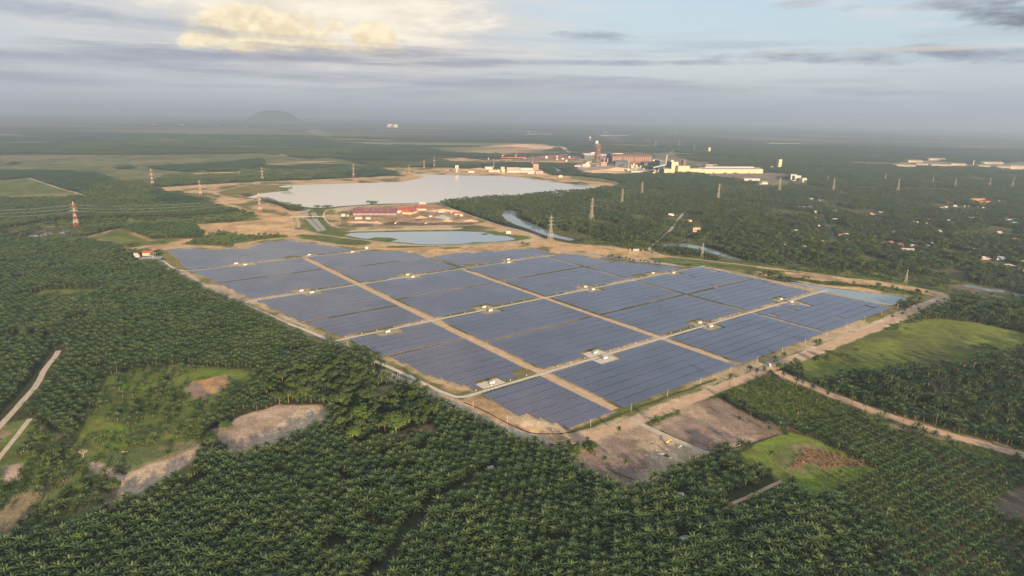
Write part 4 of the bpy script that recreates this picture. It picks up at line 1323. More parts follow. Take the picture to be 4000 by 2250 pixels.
def palm_trunk(z, r0=0.42, r1=0.30, mb=None, mi=0):
    return (mb or MB()).cyl(0, 0, -0.1, r0, z * 0.15, 7, r0 * 0.85, mi, False).cyl(0, 0, z * 0.15 - 0.1, r0 * 0.85, z * 0.9, 7, r1, mi)


def leaf_cluster(mb, c, rx, rz_, n, size, r, mi=0, hollow=0.55):
    for _ in range(n):
        u, ph = r.uniform(-0.75, 1), r.uniform(0, 6.2832)
        q = math.sqrt(max(0, 1 - u * u))
        d = Vector((q * math.cos(ph), q * math.sin(ph), u))
        k = r.uniform(hollow, 1.05)
        p = Vector((c[0] + d.x * rx * k, c[1] + d.y * rx * k, c[2] + d.z * rz_ * k))
        nrm = (d + Vector((r.uniform(-.7, .7), r.uniform(-.7, .7), r.uniform(0.0, .9)))).normalized()
        t = nrm.orthogonal().normalized()
        t.rotate(Matrix.Rotation(r.uniform(0, 6.28), 3, nrm))
        b = nrm.cross(t)
        s = size * r.uniform(0.6, 1.25)
        mid = p + nrm * s * 0.18
        mb.add([p + t * s * .5, mid + b * s * .42, p - t * s * .55, mid - b * s * .42], [(0, 1, 2), (0, 2, 3)], mi)


def broadleaf(seed, h=11.0, rad=4.6, lobes=8, per=42, leaf=1.25, flat=0.62, mb=None, trunk=None, mi=0):
    r = random.Random(seed)
    mb = mb or MB()
    trunk = trunk or mb
    zc = h - rad * flat * 1.1
    tops = []
    for i in range(lobes):
        a = i * 2.4 + r.uniform(-.4, .4)
        d = rad * 0.62 * math.sqrt((i + 0.3) / lobes) * r.uniform(0.8, 1.2)
        c = (d * math.cos(a), d * math.sin(a), zc + r.uniform(-.25, .35) * rad - 0.25 * d)
        tops.append(c)
        lr = rad * r.uniform(0.38, 0.56)
        leaf_cluster(mb, c, lr, lr * 0.8, per, leaf, r, mi)
    return mb, tops


def trunk_mesh(h, tops, r0=0.35, mb=None, mi=0):
    mb = mb or MB()
    fork = h * 0.42
    mb.cyl(0, 0, -0.1, r0, fork + 0.1, 7, r0 * 0.7, mi)
    for t in tops[:6]:
        mb.bar((0, 0, fork - 0.1), t, r0 * 0.33, mi)
    return mb


def bush(seed, h=1.8, rad=1.9, n=46, mb=None, mi=0):
    r = random.Random(seed)
    mb = mb or MB()
    for i in range(3):
        c = (r.uniform(-.6, .6) * rad, r.uniform(-.6, .6) * rad, h * r.uniform(.25, .5))
        leaf_cluster(mb, c, rad * .7, h * .62, n // 3, 0.85, r, mi, 0.4)
    return mb


def banana(seed, mb=None):
    r = random.Random(seed)
    mb = mb or MB()
    for s in range(3):
        bx, by, h = r.uniform(-1.2, 1.2), r.uniform(-1.2, 1.2), r.uniform(1.8, 3.0)
        mb.cyl(bx, by, 0, 0.18, h, 5, 0.12, 1, False)
        for i in range(7):
            frond(mb, (bx, by, h), i * 2.4 + r.random(), math.radians(r.uniform(35, 80)), r.uniform(1.9, 2.6), 0.42, math.radians(95), 4, 0, 0.15)
    return mb


# prototypes of whole plants (one mesh each, for the masses)
PROTO = {}


def proto(name, mb, mats):
    me = mb.mesh(name, mats)
    o = bpy.data.objects.new(name, me)
    PROTO[name] = o
    return o


PALM_V, TRUNK_Z = [], []
for k in range(5):
    z = (5.0, 5.8, 4.4, 5.4, 6.2)[k]
    TRUNK_Z.append(z)
    cr_me = palm_crown(k, z, 30 + k, 5.0 + 0.12 * k, 0.56, 8, young=1, old_shade=2).mesh('crown', [m_palm, m_palmn, m_palmo])
    tr_me = palm_trunk(z).mesh('trunk', m_pbark)
    PALM_V.append((cr_me, tr_me))
    proto('palm_%d' % k, palm_crown(k + 40, z, 28, 5.0 + 0.12 * k, 0.58, 6, 1.0, palm_trunk(z, mi=1), young=2, old_shade=3), [m_palm, m_pbark, m_palmn, m_palmo])
TALL_V = []
for k in range(4):
    z = (9.5, 11.0, 8.5, 12.5)[k]
    TALL_V.append((palm_crown(k + 9, z, 22, 4.3, 0.55, 6, 1.15, dead=6).mesh('crown', [m_palm, m_pbark, m_dry]), palm_trunk(z, 0.38, 0.28).mesh('trunk', m_pbark)))
    proto('tallpalm_%d' % k, palm_crown(k + 19, z, 22, 4.3, 0.55, 5, 1.15, palm_trunk(z, 0.38, 0.28, mi=1), 2), [m_palm, m_pbark, m_dry])
YOUNG_ME = [palm_crown(k + 70, 1.4 + 0.15 * k, 22, 4.3 + 0.2 * k, 0.66, 5, 0.95, palm_trunk(1.4, 0.35, 0.3, mi=1)).mesh('young_oil_palm', [m_palmy, m_pbark]) for k in range(4)]
for k, me in enumerate(YOUNG_ME):
    PROTO['young_%d' % k] = bpy.data.objects.new('young_%d' % k, me)
TREE_V = []
for k in range(5):
    h, rad = (10.5, 12.5, 9.0, 14.0, 8.0)[k], (4.4, 5.0, 4.0, 5.6, 3.6)[k]
    mb, tops = broadleaf(k + 5, h, rad, 8, 40, 1.3)
    cme = mb.mesh('crown', m_leaf)
    tme = trunk_mesh(h, tops).mesh('trunk', m_bark)
    TREE_V.append((cme, tme))
    mb2, tops2 = broadleaf(k + 105, h, rad, 7, 30, 1.5)
    proto('tree_%d' % k, trunk_mesh(h, tops2, mb=mb2, mi=1), [m_leaf, m_bark])
for k in range(3):
    proto('bush_%d' % k, bush(k, 1.6 + 0.5 * k, 1.7 + .4 * k), [m_bush])
    proto('dry_%d' % k, bush(k + 30, 1.3 + 0.3 * k, 1.5), [m_dry])


def patch(seed, kind, size=44.0):
    r = random.Random(seed)
    mb = MB()
    sp_ = 10.0 if kind == 'palm' else 9.4
    n = int(size // sp_)
    for i in range(n):
        for j in range(n):
            x = (i + 0.5 + (0.5 if j % 2 else 0) * 0.9 - n / 2) * sp_ + r.uniform(-1, 1)
            y = (j + 0.5 - n / 2) * sp_ + r.uniform(-1, 1)
            if kind == 'palm' or r.random() < 0.42:
                z = r.uniform(5.5, 8.0) if kind == 'palm' else r.uniform(7, 11)
                for q in range(9):
                    a, t = q * 2.4 + r.random(), q / 9
                    L_ = r.uniform(5.2, 6.8)
                    e0 = math.radians(60 - 75 * t)
                    h_ = Vector((math.cos(a), math.sin(a), 0))
                    s_ = Vector((-h_.y, h_.x, 0)) * 1.15
                    p0 = Vector((x, y, z))
                    p1 = p0 + h_ * L_ * .55 * math.cos(e0) + Vector((0, 0, L_ * .55 * math.sin(e0)))
                    p2 = p1 + h_ * L_ * .45 + Vector((0, 0, -L_ * .28))
                    mb.add([p0, p1 + s_, p1 - s_, p2], [(0, 1, 2), (1, 3, 2)], 0)
            else:
                rad, h = r.uniform(3.2, 6.6), r.uniform(8, 17)
                for q in range(3):
                    c_ = (x + r.uniform(-1.5, 1.5), y + r.uniform(-1.5, 1.5), h - rad * r.uniform(.5, 1))
                    leaf_cluster(mb, c_, rad * .7, rad * .6, 22, 2.0, r, 1, 0.7)
    return mb


for k in range(3):
    proto('palmpatch_%d' % k, patch(k, 'palm'), [m_palm, m_leaf])
    proto('mixedpatch_%d' % k, patch(k + 10, 'mixed'), [m_palm, m_leaf])


def scatter(name, pts, names, scl, label, cat, rot=None, z=0.0):
    """a mass of plants as one object: points carrying instances"""
    n = len(pts)
    if n == 0:
        return
    me = bpy.data.meshes.new(name)
    me.vertices.add(n)
    co = np.zeros((n, 3), np.float32)
    co[:, :2] = pts
    co[:, 2] = z
    me.vertices.foreach_set('co', co.ravel())
    rot = rng.uniform(0, 6.2832, n) if rot is None else rot
    for an, data in (('rotz', rot), ('size', scl)):
        at = me.attributes.new(an, 'FLOAT', 'POINT')
        at.data.foreach_set('value', np.asarray(data, np.float32))
    at = me.attributes.new('pick', 'INT', 'POINT')
    at.data.foreach_set('value', rng.integers(0, len(names), n).astype(np.int32))
    o = link(name, me)
    ng = bpy.data.node_groups.new(name, 'GeometryNodeTree')
    ng.interface.new_socket('Geometry', in_out='INPUT', socket_type='NodeSocketGeometry')
    ng.interface.new_socket('Geometry', in_out='OUTPUT', socket_type='NodeSocketGeometry')
    N, L = ng.nodes, ng.links
    gi, go = N.new('NodeGroupInput'), N.new('NodeGroupOutput')
    ip = N.new('GeometryNodeInstanceOnPoints')
    jg = N.new('GeometryNodeJoinGeometry')
    for nm in reversed(names):
        ob = N.new('GeometryNodeObjectInfo')
        ob.inputs['Object'].default_value = PROTO[nm]
        ob.inputs['As Instance'].default_value = True
        L.new(ob.outputs['Geometry'], jg.inputs[0])

    def named(an, typ):
        q = N.new('GeometryNodeInputNamedAttribute')
        q.data_type = typ
        q.inputs['Name'].default_value = an
        return q.outputs['Attribute']
    L.new(gi.outputs[0], ip.inputs['Points'])
    L.new(jg.outputs[0], ip.inputs['Instance'])
    ip.inputs['Pick Instance'].default_value = True
    L.new(named('pick', 'INT'), ip.inputs['Instance Index'])
    cx = N.new('ShaderNodeCombineXYZ')
    L.new(named('rotz', 'FLOAT'), cx.inputs[2])
    er = N.new('FunctionNodeEulerToRotation')
    L.new(cx.outputs[0], er.inputs[0])
    L.new(er.outputs[0], ip.inputs['Rotation'])
    L.new(named('size', 'FLOAT'), ip.inputs['Scale'])
    L.new(ip.outputs[0], go.inputs[0])
    md = o.modifiers.new('plants', 'NODES')
    md.node_group = ng
    tag(o, label, cat, kind='stuff')
    return o


def lattice(y0, y1, sp_, ang, jit, half=0.93, base=140):
    R_ = int(y1 * 1.6 / sp_)
    i, j = np.meshgrid(np.arange(-R_, R_), np.arange(-R_, R_))
    P = np.stack([(i + (j % 2) * 0.5) * sp_, j * sp_ * 0.866], -1).reshape(-1, 2)
    c, s = math.cos(ang), math.sin(ang)
    P = P @ np.array([[c, s], [-s, c]])
    P = P + rng.uniform(-jit, jit, P.shape)
    P = P[(P[:, 1] > y0) & (P[:, 1] < y1) & (np.abs(P[:, 0]) < base + half * P[:, 1])]
    return P[in_view(P)]


VEGK = [None if v is None else v for (_, v, _, _, _) in REG]


def veg_of(P):
    k = region_of(P)
    v = np.array([VEGK[i] if i >= 0 else 'palm' for i in range(len(REG))] + ['palm'], dtype=object)
    out = v[k]
    clear = np.zeros(len(P), bool)
    for line, hw in ROADS:
        lo, hi = line.min(0) - 20, line.max(0) + 20
        sel = np.where((P[:, 0] > lo[0]) & (P[:, 0] < hi[0]) & (P[:, 1] > lo[1]) & (P[:, 1] < hi[1]))[0]
        if len(sel):
            clear[sel[line_dist(P[sel], line) < hw]] = True
    for q, bank in WATER:
        lo, hi = q.min(0) - 50, q.max(0) + 50
        sel = np.where((P[:, 0] > lo[0]) & (P[:, 0] < hi[0]) & (P[:, 1] > lo[1]) & (P[:, 1] < hi[1]))[0]
        if len(sel):
            away = P[sel] / np.linalg.norm(P[sel], axis=1)[:, None]
            clear[sel[(sdf(P[sel], q) > -3.0) | (sdf(P[sel] + away * bank, q) > -bank * 0.8)]] = True
    for cx_, cy_, r_ in KEEP_CLEAR:
        clear |= (P[:, 0] - cx_) ** 2 + (P[:, 1] - cy_) ** 2 < r_ * r_
    out = out.copy()
    out[clear] = None
    return out


def pick(P, veg, kind):
    return P[np.array([v == kind for v in veg])]


def plant_all():
    SPLIT = 2300.0
    P = lattice(300, SPLIT, 9.8, math.radians(21), 0.8)
    v = veg_of(P)
    palms = pick(P, v, 'palm')
    palms = palms[fbm(palms, 22, 77, 2) > 0.22]
    mixed = pick(P, v, 'mixed')
    mixed = mixed[(fbm(mixed, 90, 63, 3) > 0.36) | (np.linalg.norm(mixed, axis=1) < 1100)]
    mixed2 = pick(P, v, 'mixed2')
    # --- plantation palms
    dist = np.linalg.norm(palms, axis=1)
    o_ = np.argsort(dist)
    near, rest = palms[o_[:290]], palms[o_[290:]]
    for k, p in enumerate(near):
        i = k % 5
        t = thing('oil_palm', 'mature oil palm with arching dark green fronds at the bottom of the view', 'palm tree', (p[0], p[1], 0), rng.uniform(0, 6.28), 'oil palms in the nearest part of the plantation')
        sc_ = float(rng.uniform(0.95, 1.45))
        t.scale = (sc_, sc_, sc_)
        link('crown', PALM_V[i][0], t)
        link('trunk', PALM_V[i][1], t)
    sz = 1.26 * (0.80 + 0.42 * fbm(rest, 60, 5, 3)) * rng.uniform(0.74, 1.16, len(rest))
    odd = rng.random(len(rest)) < 0.022
    scatter('plantation_shade_trees', rest[odd], ['tree_%d' % k for k in range(5)], rng.uniform(0.6, 1.1, odd.sum()), 'odd broadleaf trees scattered through the oil palms', 'trees')
    rest, sz = rest[~odd], sz[~odd]
    scatter('oil_palm_plantation', rest, ['palm_%d' % k for k in range(5)], sz, 'dense oil palm plantation spreading over the left and middle ground', 'plantation')
    # --- mixed woods: broadleaf trees and palms
    for nm, M_, fp, lab in (('mixed_woodland', mixed, 0.45, 'mixed wood of broadleaf trees and palms beyond the park'), ('roadside_woodland', mixed2, 0.62, 'overgrown palm wood beside the dirt road')):
        r_ = rng.random(len(M_))
        ip_ = M_[r_ < fp]
        it_ = M_[r_ >= fp]
        if nm == 'mixed_woodland':
            o2 = np.argsort(np.linalg.norm(it_, axis=1))
            nt_, it_ = it_[o2[:160]], it_[o2[160:]]
            for k, p in enumerate(nt_):
                t = thing('broadleaf_tree', 'bushy broadleaf tree in the wood between the clearings and the solar park', 'tree', (p[0], p[1], 0), rng.uniform(0, 6.28), 'broadleaf trees of the near wood')
                sc_ = float(rng.uniform(0.9, 1.5))
                t.scale = (sc_, sc_, sc_)
                link('crown', TREE_V[k % 5][0], t)
                link('trunk', TREE_V[k % 5][1], t)
        pn = ['palm_%d' % k for k in range(5)] + ['tallpalm_0', 'tallpalm_2']
        if nm == 'roadside_woodland':
            pn = ['tallpalm_%d' % k for k in range(4)] + ['palm_1']
        scatter(nm + '_palms', ip_, pn, rng.uniform(0.85, 1.4, len(ip_)), lab + ', its palms', 'palms')
        scatter(nm, it_, ['tree_%d' % k for k in range(5)], 1.3 * (0.45 + 0.9 * fbm(it_, 70, 17, 3)) * rng.uniform(0.7, 1.15, len(it_)), lab + ', its leafy crowns', 'trees')
        und = M_[rng.random(len(M_)) < 0.6] + rng.uniform(-4, 4, (1, 2))
        scatter(nm + '_undergrowth', und, ['bush_%d' % k for k in range(3)], rng.uniform(1.1, 2.4, len(und)), lab + ', its undergrowth', 'bushes')
    # --- young palms in rows
    sp_ = 8.6
    R_ = 120
    a = math.radians(31)
    i, j = np.meshgrid(np.arange(-R_, R_), np.arange(-R_, R_))
    Q = np.stack([i * sp_, j * sp_ * 1.12], -1).reshape(-1, 2) @ np.array([[math.cos(a), math.sin(a)], [-math.sin(a), math.cos(a)]])
    c0 = gp('Zg', 1200, 1000)
    Q = Q + c0 + rng.uniform(-.5, .5, Q.shape)
    Q = Q[in_view(Q)]
    Q = pick(Q, veg_of(Q), 'young')
    o_ = np.argsort(np.linalg.norm(Q, axis=1))
    for k, p in enumerate(Q[o_[:290]]):
        o = link('young_oil_palm', YOUNG_ME[k % 4], None, (p[0], p[1], 0), rng.uniform(0, 6.28))
        sc_ = float(rng.uniform(1.1, 1.5))
        o.scale = (sc_, sc_, sc_)
        tag(o, 'low young oil palm in the planted rows on reddish soil', 'palm tree', 'young oil palms in the nearest rows')
    scatter('young_palm_rows', Q[o_[290:]], ['young_%d' % k for k in range(4)], rng.uniform(1.1, 1.5, max(0, len(Q) - 290)), 'rows of low young oil palms reaching back to the dirt road', 'young palms')
    # --- scrub
    B = lattice(300, SPLIT, 4.2, math.radians(7), 1.8)
    vb = veg_of(B)
    f = fbm(B, 26, 91, 3)
    keep = np.array([v == 'bush' for v in vb]) & (f > 0.50) | np.array([v == 'bush2' for v in vb]) & (f > 0.30) | np.array([v == 'sparse' for v in vb]) & (f > 0.62) | np.array([v == 'open' for v in vb]) & (f > 0.70)
    Bk = B[keep]
    scatter('scrub', Bk, ['bush_%d' % k for k in range(3)], rng.uniform(0.5, 1.5, len(Bk)), 'low green scrub in the clearings and along the tracks', 'bushes')
    Bs = B[np.array([v in ('sparse', 'bush') for v in vb]) & (rng.random(len(B)) < 0.04)]
    scatter('scattered_palms', Bs, ['palm_%d' % k for k in range(5)], rng.uniform(0.7, 1.3, len(Bs)), 'lone palms dotted over the overgrown clearings', 'palms')
    D_ = B[np.array([v == 'dry' for v in vb])]
    scatter('dry_shrubs', D_, ['dry_%d' % k for k in range(3)], rng.uniform(0.6, 1.2, len(D_)), 'dry brown shrubs on the small bright green plot', 'shrubs')
    # --- far woods
    P = lattice(SPLIT, 9500, 40.0, math.radians(12), 5.0)
    v = veg_of(P)
    a_, b_ = pick(P, v, 'palm'), pick(P, v, 'mixed')
    b_ = b_[fbm(b_, 260, 63, 3) > 0.36]
    far_m = a_[(a_[:, 0] > 900) | (fbm(a_, 400, 3, 2) > 0.6)]
    far_p = a_[~((a_[:, 0] > 900) | (fbm(a_, 400, 3, 2) > 0.6))]
    thin = lambda q: q[(q[:, 1] < 4600) | (fbm(q * np.array([0.4, 1.0]), 420, 29, 3) > 0.42)]
    far_m, far_p = thin(far_m), thin(far_p)
    b_ = np.concatenate([b_, far_m])
    scatter('far_plantation', far_p, ['palmpatch_%d' % k for k in range(3)], rng.uniform(0.9, 1.15, len(far_p)), 'far oil palm plantation reaching towards the horizon', 'plantation')
    scatter('far_woods', b_, ['mixedpatch_%d' % k for k in range(3)], rng.uniform(0.9, 1.2, len(b_)), 'far mixed woods around the village and the mill', 'woods')
    print('PLANTS', len(palms), len(mixed), len(mixed2), len(Q), len(Bk), len(far_p), len(b_))


# ================================================================== pylons and power lines
m_red = mat('signal_red_steel', (0.30, 0.07, 0.04), 0.7, 0.15, 0.1)
m_wht = mat('signal_white_steel', (0.42, 0.40, 0.37), 0.7, 0.1, 0.1)
m_gal = mat('weathered_steel', (0.30, 0.27, 0.23), 0.7, 0.15, 0.1)
m_wire = mat('conductor', (0.36, 0.36, 0.36), 0.5)
PYL_H = 65.0


def leg_half(z):
    t = z / PYL_H
    return 5.6 + (1.25 - 5.6) * (t / 0.62) if t < 0.62 else 1.25


def pylon_meshes():
    cuts = [0, 0.16, 0.30, 0.42, 0.52, 0.62, 0.74, 0.86, 1.0]
    secs = []
    for a, b in zip(cuts[:-1], cuts[1:]):
        z0, z1 = a * PYL_H, b * PYL_H
        w0, w1 = leg_half(z0), leg_half(z1)
        if b == 1.0:
            w1 = 0.3
        mb = MB()
        r = 0.34 if a < 0.6 else 0.24
        c0 = [Vector((sx * w0, sy * w0, z0)) for sx, sy in ((-1, -1), (1, -1), (1, 1), (-1, 1))]
        c1 = [Vector((sx * w1, sy * w1, z1)) for sx, sy in ((-1, -1), (1, -1), (1, 1), (-1, 1))]
        for i in range(4):
            j = (i + 1) % 4
            mb.bar(c0[i], c1[i], r)
            mb.bar(c0[i], c1[j], r * 0.62)
            mb.bar(c0[j], c1[i], r * 0.62)
            mb.bar(c1[i], c1[j], r * 0.62)
            if a < 0.6:
                mid0, mid1 = (c0[i] + c1[i]) / 2, (c0[j] + c1[j]) / 2
                mb.bar(mid0, mid1, r * 0.55)
        secs.append(mb)
    arms = []
    for k, (z, l) in enumerate(((0.64, 9.0), (0.77, 8.0), (0.90, 7.0))):
        mb = MB()
        zz = z * PYL_H
        for sx in (-1, 1):
            tip = Vector((sx * l, 0, zz + 0.6))
            for sy in (-1, 1):
                mb.bar((sx * 1.2, sy * 1.2, zz), tip, 0.22)
                mb.bar((sx * 1.2, sy * 1.2, zz + 2.6), tip, 0.18)
        arms.append((mb, l, zz))
    return secs, arms


def pylon_set(style):
    secs, arms = pylon_meshes()
    S_ = []
    for i, mb in enumerate(secs):
        m = m_gal if style == 'grey' else (m_red if i % 2 == (0 if style == 'red' else 1) else m_wht)
        S_.append(mb.mesh('tower_section', m))
    A_ = []
    for i, (mb, l, zz) in enumerate(arms):
        A_.append(mb.mesh('cross_arm', m_gal if style == 'grey' else (m_wht if i == 0 else m_red)))
    return S_, A_


PSET = {'red': pylon_set('red'), 'grey': pylon_set('grey')}
ins_me = MB().cyl(0, 0, -2.6, 0.16, 2.6, 6).mesh('insulator', mat('insulator', (0.35, 0.28, 0.22), 0.4))
ARMS = [(9.0, 0.64 * PYL_H), (8.0, 0.77 * PYL_H), (7.0, 0.90 * PYL_H)]
PYL = {}


def pylon(key, style, zone, base, top, yaw, label, group=None, hmin=40, hmax=82):
    p = gp(zone, *base)
    h = min(hmax, max(hmin, height_at(zone, base, top)))
    o = thing('pylon', label, 'pylon', (p[0], p[1], 0), yaw, group)
    k = h / PYL_H
    o.scale = (k, k, k)
    S_, A_ = PSET[style]
    for me in S_:
        link('tower_section', me, o)
    for (l, zz), me in zip(ARMS, A_):
        a = link('cross_arm', me, o)
        for sx in (-1, 1):
            link('insulator', ins_me, a, (sx * (l - 0.4), 0, zz + 0.6))
    PYL[key] = (p, k, yaw)
    KEEP_CLEAR.append((p[0], p[1], 9.0))
    return o


G1, G2, G3 = 'red and white pylons', 'grey lattice pylons', 'far pylons'
pylon('a1', 'red', 'Za', (550, 712), (535, 528), 0.25, 'red and white lattice pylon nearest on the left, beside the marsh pools', G1)
pylon('a2', 'red', 'Za', (1098, 420), (1090, 292), 0.3, 'red and white pylon at the tip of the left plantation, tallest of the far row', G1)
pylon('a3', 'red', 'Za', (1443, 490), (1438, 375), 0.3, 'red and white pylon on open sand left of the lake track bend', G1)
pylon('a4', 'red', 'Za', (1870, 610), (1862, 466), 0.3, 'red and white pylon at the left end of the lake, on the sand flat', G1)
pylon('a5', 'red', 'Za', (1887, 378), (1883, 280), 0.3, 'red and white pylon behind the dirt track left of the lake', G1)
pylon('a6', 'red', 'Za', (2542, 356), (2540, 255), 0.3, 'red and white pylon at the foot of the dark grove north of the lake', G1)
pylon('a7', 'red', 'Zb', (1100, 334), (1100, 266), 0.3, 'short red and white pylon on the north shore headland of the lake', G1, 30)
pylon('a8', 'red', 'Zb', (1208, 296), (1210, 228), 0.3, 'red and white pylon left of the pair beyond the north shore', G1, 30)
pylon('a9', 'red', 'Zb', (1281, 284), (1281, 208), 0.3, 'red and white pylon right of the pair beyond the north shore', G1, 30)
pylon('a10', 'red', 'Zb', (1707, 296), (1707, 222), 0.3, 'red and white pylon behind the pink shed of the lakeside works', G1, 30)
pylon('a11', 'red', 'Zb', (1988, 266), (1988, 194), 0.3, 'red and white pylon behind the brick tower of the lakeside works', G1, 30)
pylon('b1', 'grey', 'Zb', (2117, 812), (2117, 628), 0.7, 'tall grey lattice pylon by the river bend, nearest of the grey ones', G2)
pylon('b2', 'grey', 'Zc', (667, 882), (672, 693), 0.7, 'grey lattice pylon rising from the palms beyond the river', G2)
pylon('b3', 'grey', 'Zc', (922, 752), (922, 614), 0.7, 'grey pylon in the woods just beyond the lake tip', G2)
pylon('b4', 'grey', 'Zc', (1088, 674), (1088, 556), 0.7, 'grey pylon in the woods below the cream mill hall', G2)
pylon('b5', 'grey', 'Zc', (1727, 720), (1727, 570), 0.7, 'grey pylon in the middle of the wide woods, below the rolling hall', G2)
pylon('b6', 'grey', 'Zv', (592, 420), (580, 178), 0.7, 'grey pylon in front of the brown yard left of the white offices', G2)
pylon('b7', 'grey', 'Zv', (1462, 420), (1470, 190), 0.7, 'grey pylon at the far end of the village road, right of its end', G2)
pylon('b8', 'grey', 'Zv', (1378, 250), (1380, 145), 0.7, 'smaller grey pylon just left of the one past the road end', G2, 30)
pylon('b9', 'grey', 'Zv', (2303, 240), (2303, 105), 0.7, 'grey pylon behind the red roofed village houses', G2, 30)
pylon('b10', 'grey', 'Zw', (340, 330), (345, 150), 0.7, 'grey pylon between the village houses and the far sheds', G2, 30)
pylon('b11', 'grey', 'Zw', (782, 215), (782, 110), 0.7, 'grey pylon left of centre before the far light sheds', G2, 30)
pylon('b12', 'grey', 'Zw', (1060, 275), (1065, 150), 0.7, 'faint grey pylon above the orange roofed school', G2, 30)
pylon('b13', 'grey', 'Zw', (1495, 265), (1500, 140), 0.7, 'faint grey pylon right of the orange roofed school', G2, 30)
pylon('b14', 'grey', 'Zw', (1780, 275), (1790, 130), 0.7, 'grey pylon standing by the grass strip at the right edge', G2, 30)
pylon('b15', 'grey', 'Z3', (468, 108), (474, -4), 0.7, 'brownish grey pylon among the thin trees by the river, beyond the park', G2, 30)
pylon('b16', 'grey', 'Zx', (1085, 190), (1098, 5), 0.7, 'grey pylon beyond the silty pond at the park corner', G2, 30)
for k, (x, y0, y1, w) in enumerate(((1400, 266, 212, 'tall one left of the white tower'), (1527, 298, 240, 'one nearest the small white tower'), (1203, 265, 210, 'one above the brown melt shop'), (1130, 218, 193, 'tiny one above the melt shop chimneys'), (1270, 222, 195, 'tiny one between the larger two'), (1037, 222, 200, 'tiny one by the far sheds'))):
    pylon('c%d' % k, 'grey', 'Zc', (x, y0), (x, y1), 0.7, 'far pale pylon beyond the mill, %s' % w, G3, 45, 90)


def power_line(a, b, label):
    (p, k, ya), (q, l, yb) = PYL[a], PYL[b]
    o = thing('power_line', label, 'power line', (p[0], p[1], 0), 0, 'power line spans')
    for (al, az_) in ARMS:
        for sx in (-1, 1):
            A = Vector((sx * (al - .4) * k * math.cos(ya), sx * (al - .4) * k * math.sin(ya), (az_ - 2.0) * k))
            B = Vector((q[0] - p[0] + sx * (al - .4) * l * math.cos(yb), q[1] - p[1] + sx * (al - .4) * l * math.sin(yb), (az_ - 2.0) * l))
            mb = MB()
            n = 10
            sag = 0.028 * (B - A).length
            pts = [A + (B - A) * (i / n) - Vector((0, 0, sag * 4 * (i / n) * (1 - i / n))) for i in range(n + 1)]
            for u, v in zip(pts[:-1], pts[1:]):
                mb.bar(u, v, 0.06, 0, 3)
            part('conductor', mb, m_wire, o)


PYL['a0'] = (gp('Za', -420, 735), 1.05, 0.25)
for a, b, w in (('a0', 'a1', 'running out of view left of the marsh pylon'), ('a1', 'a4', 'from the marsh pylon over the plantation to the lake end'), ('a2', 'a5', 'from the plantation tip pylon along the lake track'), ('a5', 'a6', 'along the dark grove north of the lake'), ('a6', 'a9', 'from the grove pylon to the north shore pair'), ('a3', 'a8', 'from the sand pylon over the lake to the north shore'),
                ('a4', 'a7', 'over the lake to the headland pylon'), ('a9', 'a10', 'behind the lakeside works'), ('b1', 'b2', 'from the river bend pylon up over the palms'), ('b2', 'b3', 'over the palms beyond the river'), ('b3', 'b4', 'over the woods below the mill'), ('b5', 'b6', 'over the woods towards the brown yard')):
    power_line(a, b, 'thin grey power line span ' + w)

# ================================================================== buildings
m_cream = mat('cream_cladding', (0.449, 0.381, 0.245), 0.7, 0.05, 0.02)
m_rust = mat('rusty_brown_cladding', (0.186, 0.102, 0.065), 0.85, rgb2=(0.13, 0.075, 0.05), scale=0.06)
m_dark = mat('dark_cladding_and_shade', (0.085, 0.095, 0.11), 0.8, 0.15, 0.03)  # grey of the dark halls, also paints the shaded mill sides
m_rooff = mat('grey_roof_sheet', (0.27, 0.27, 0.27), 0.7, 0.12, 0.03)
m_roofl = mat('pale_roof_sheet', (0.422, 0.408, 0.381), 0.6, 0.08, 0.03)
m_rust2 = mat('rust_brown_steel', (0.215, 0.104, 0.055), 0.85, 0.25, 0.15)
m_redr = mat('red_roof_tiles', (0.288, 0.072, 0.061), 0.7, 0.15, 0.08)
m_redp = mat('faded_purple_red_roof', (0.165, 0.07, 0.078), 0.75, rgb2=(0.14, 0.065, 0.095), scale=0.02)
m_orange = mat('orange_roof_tiles', (0.377, 0.111, 0.046), 0.7, 0.15, 0.1)
m_wall = mat('cream_wall', (0.471, 0.434, 0.36), 0.8, 0.06, 0.1)
m_wallw = mat('white_wall', (0.475, 0.461, 0.432), 0.8, 0.05, 0.1)
m_pink = mat('faded_pink_wall', (0.422, 0.248, 0.198), 0.8, 0.1, 0.1)
m_win = mat('dark_window', (0.035, 0.04, 0.05), 0.25, spec=0.6)
m_brick = mat('light_brick', (0.348, 0.24, 0.168), 0.85, 0.1, 0.1)
m_blue = mat('blue_grey_roof', (0.22, 0.26, 0.34), 0.6, 0.1, 0.1)
m_green = mat('green_roof', (0.16, 0.30, 0.22), 0.6, 0.1, 0.1)
m_mar = mat('maroon_roof', (0.27, 0.10, 0.09), 0.7, 0.15, 0.1)
m_roofg = mat('light_grey_roof', (0.336, 0.336, 0.329), 0.7, 0.1, 0.1)
m_brn = mat('brown_roof', (0.26, 0.17, 0.12), 0.8, 0.15, 0.1)
m_reds = mat('red_painted_steel', (0.36, 0.078, 0.042), 0.6)
ROOFS = {'red': m_redr, 'orange': mat('faded_orange_roof', (0.315, 0.12, 0.064), 0.8, 0.15, 0.1), 'grey': mat('grey_house_roof', (0.36, 0.36, 0.36), 0.8, 0.15, 0.1), 'maroon': m_mar, 'blue': m_blue, 'green': m_green, 'white': mat('whitish_house_roof', (0.406, 0.399, 0.385), 0.7, 0.1, 0.1), 'brown': m_brn, 'pale': mat('pale_house_roof', (0.33, 0.323, 0.3), 0.8, 0.1, 0.1)}


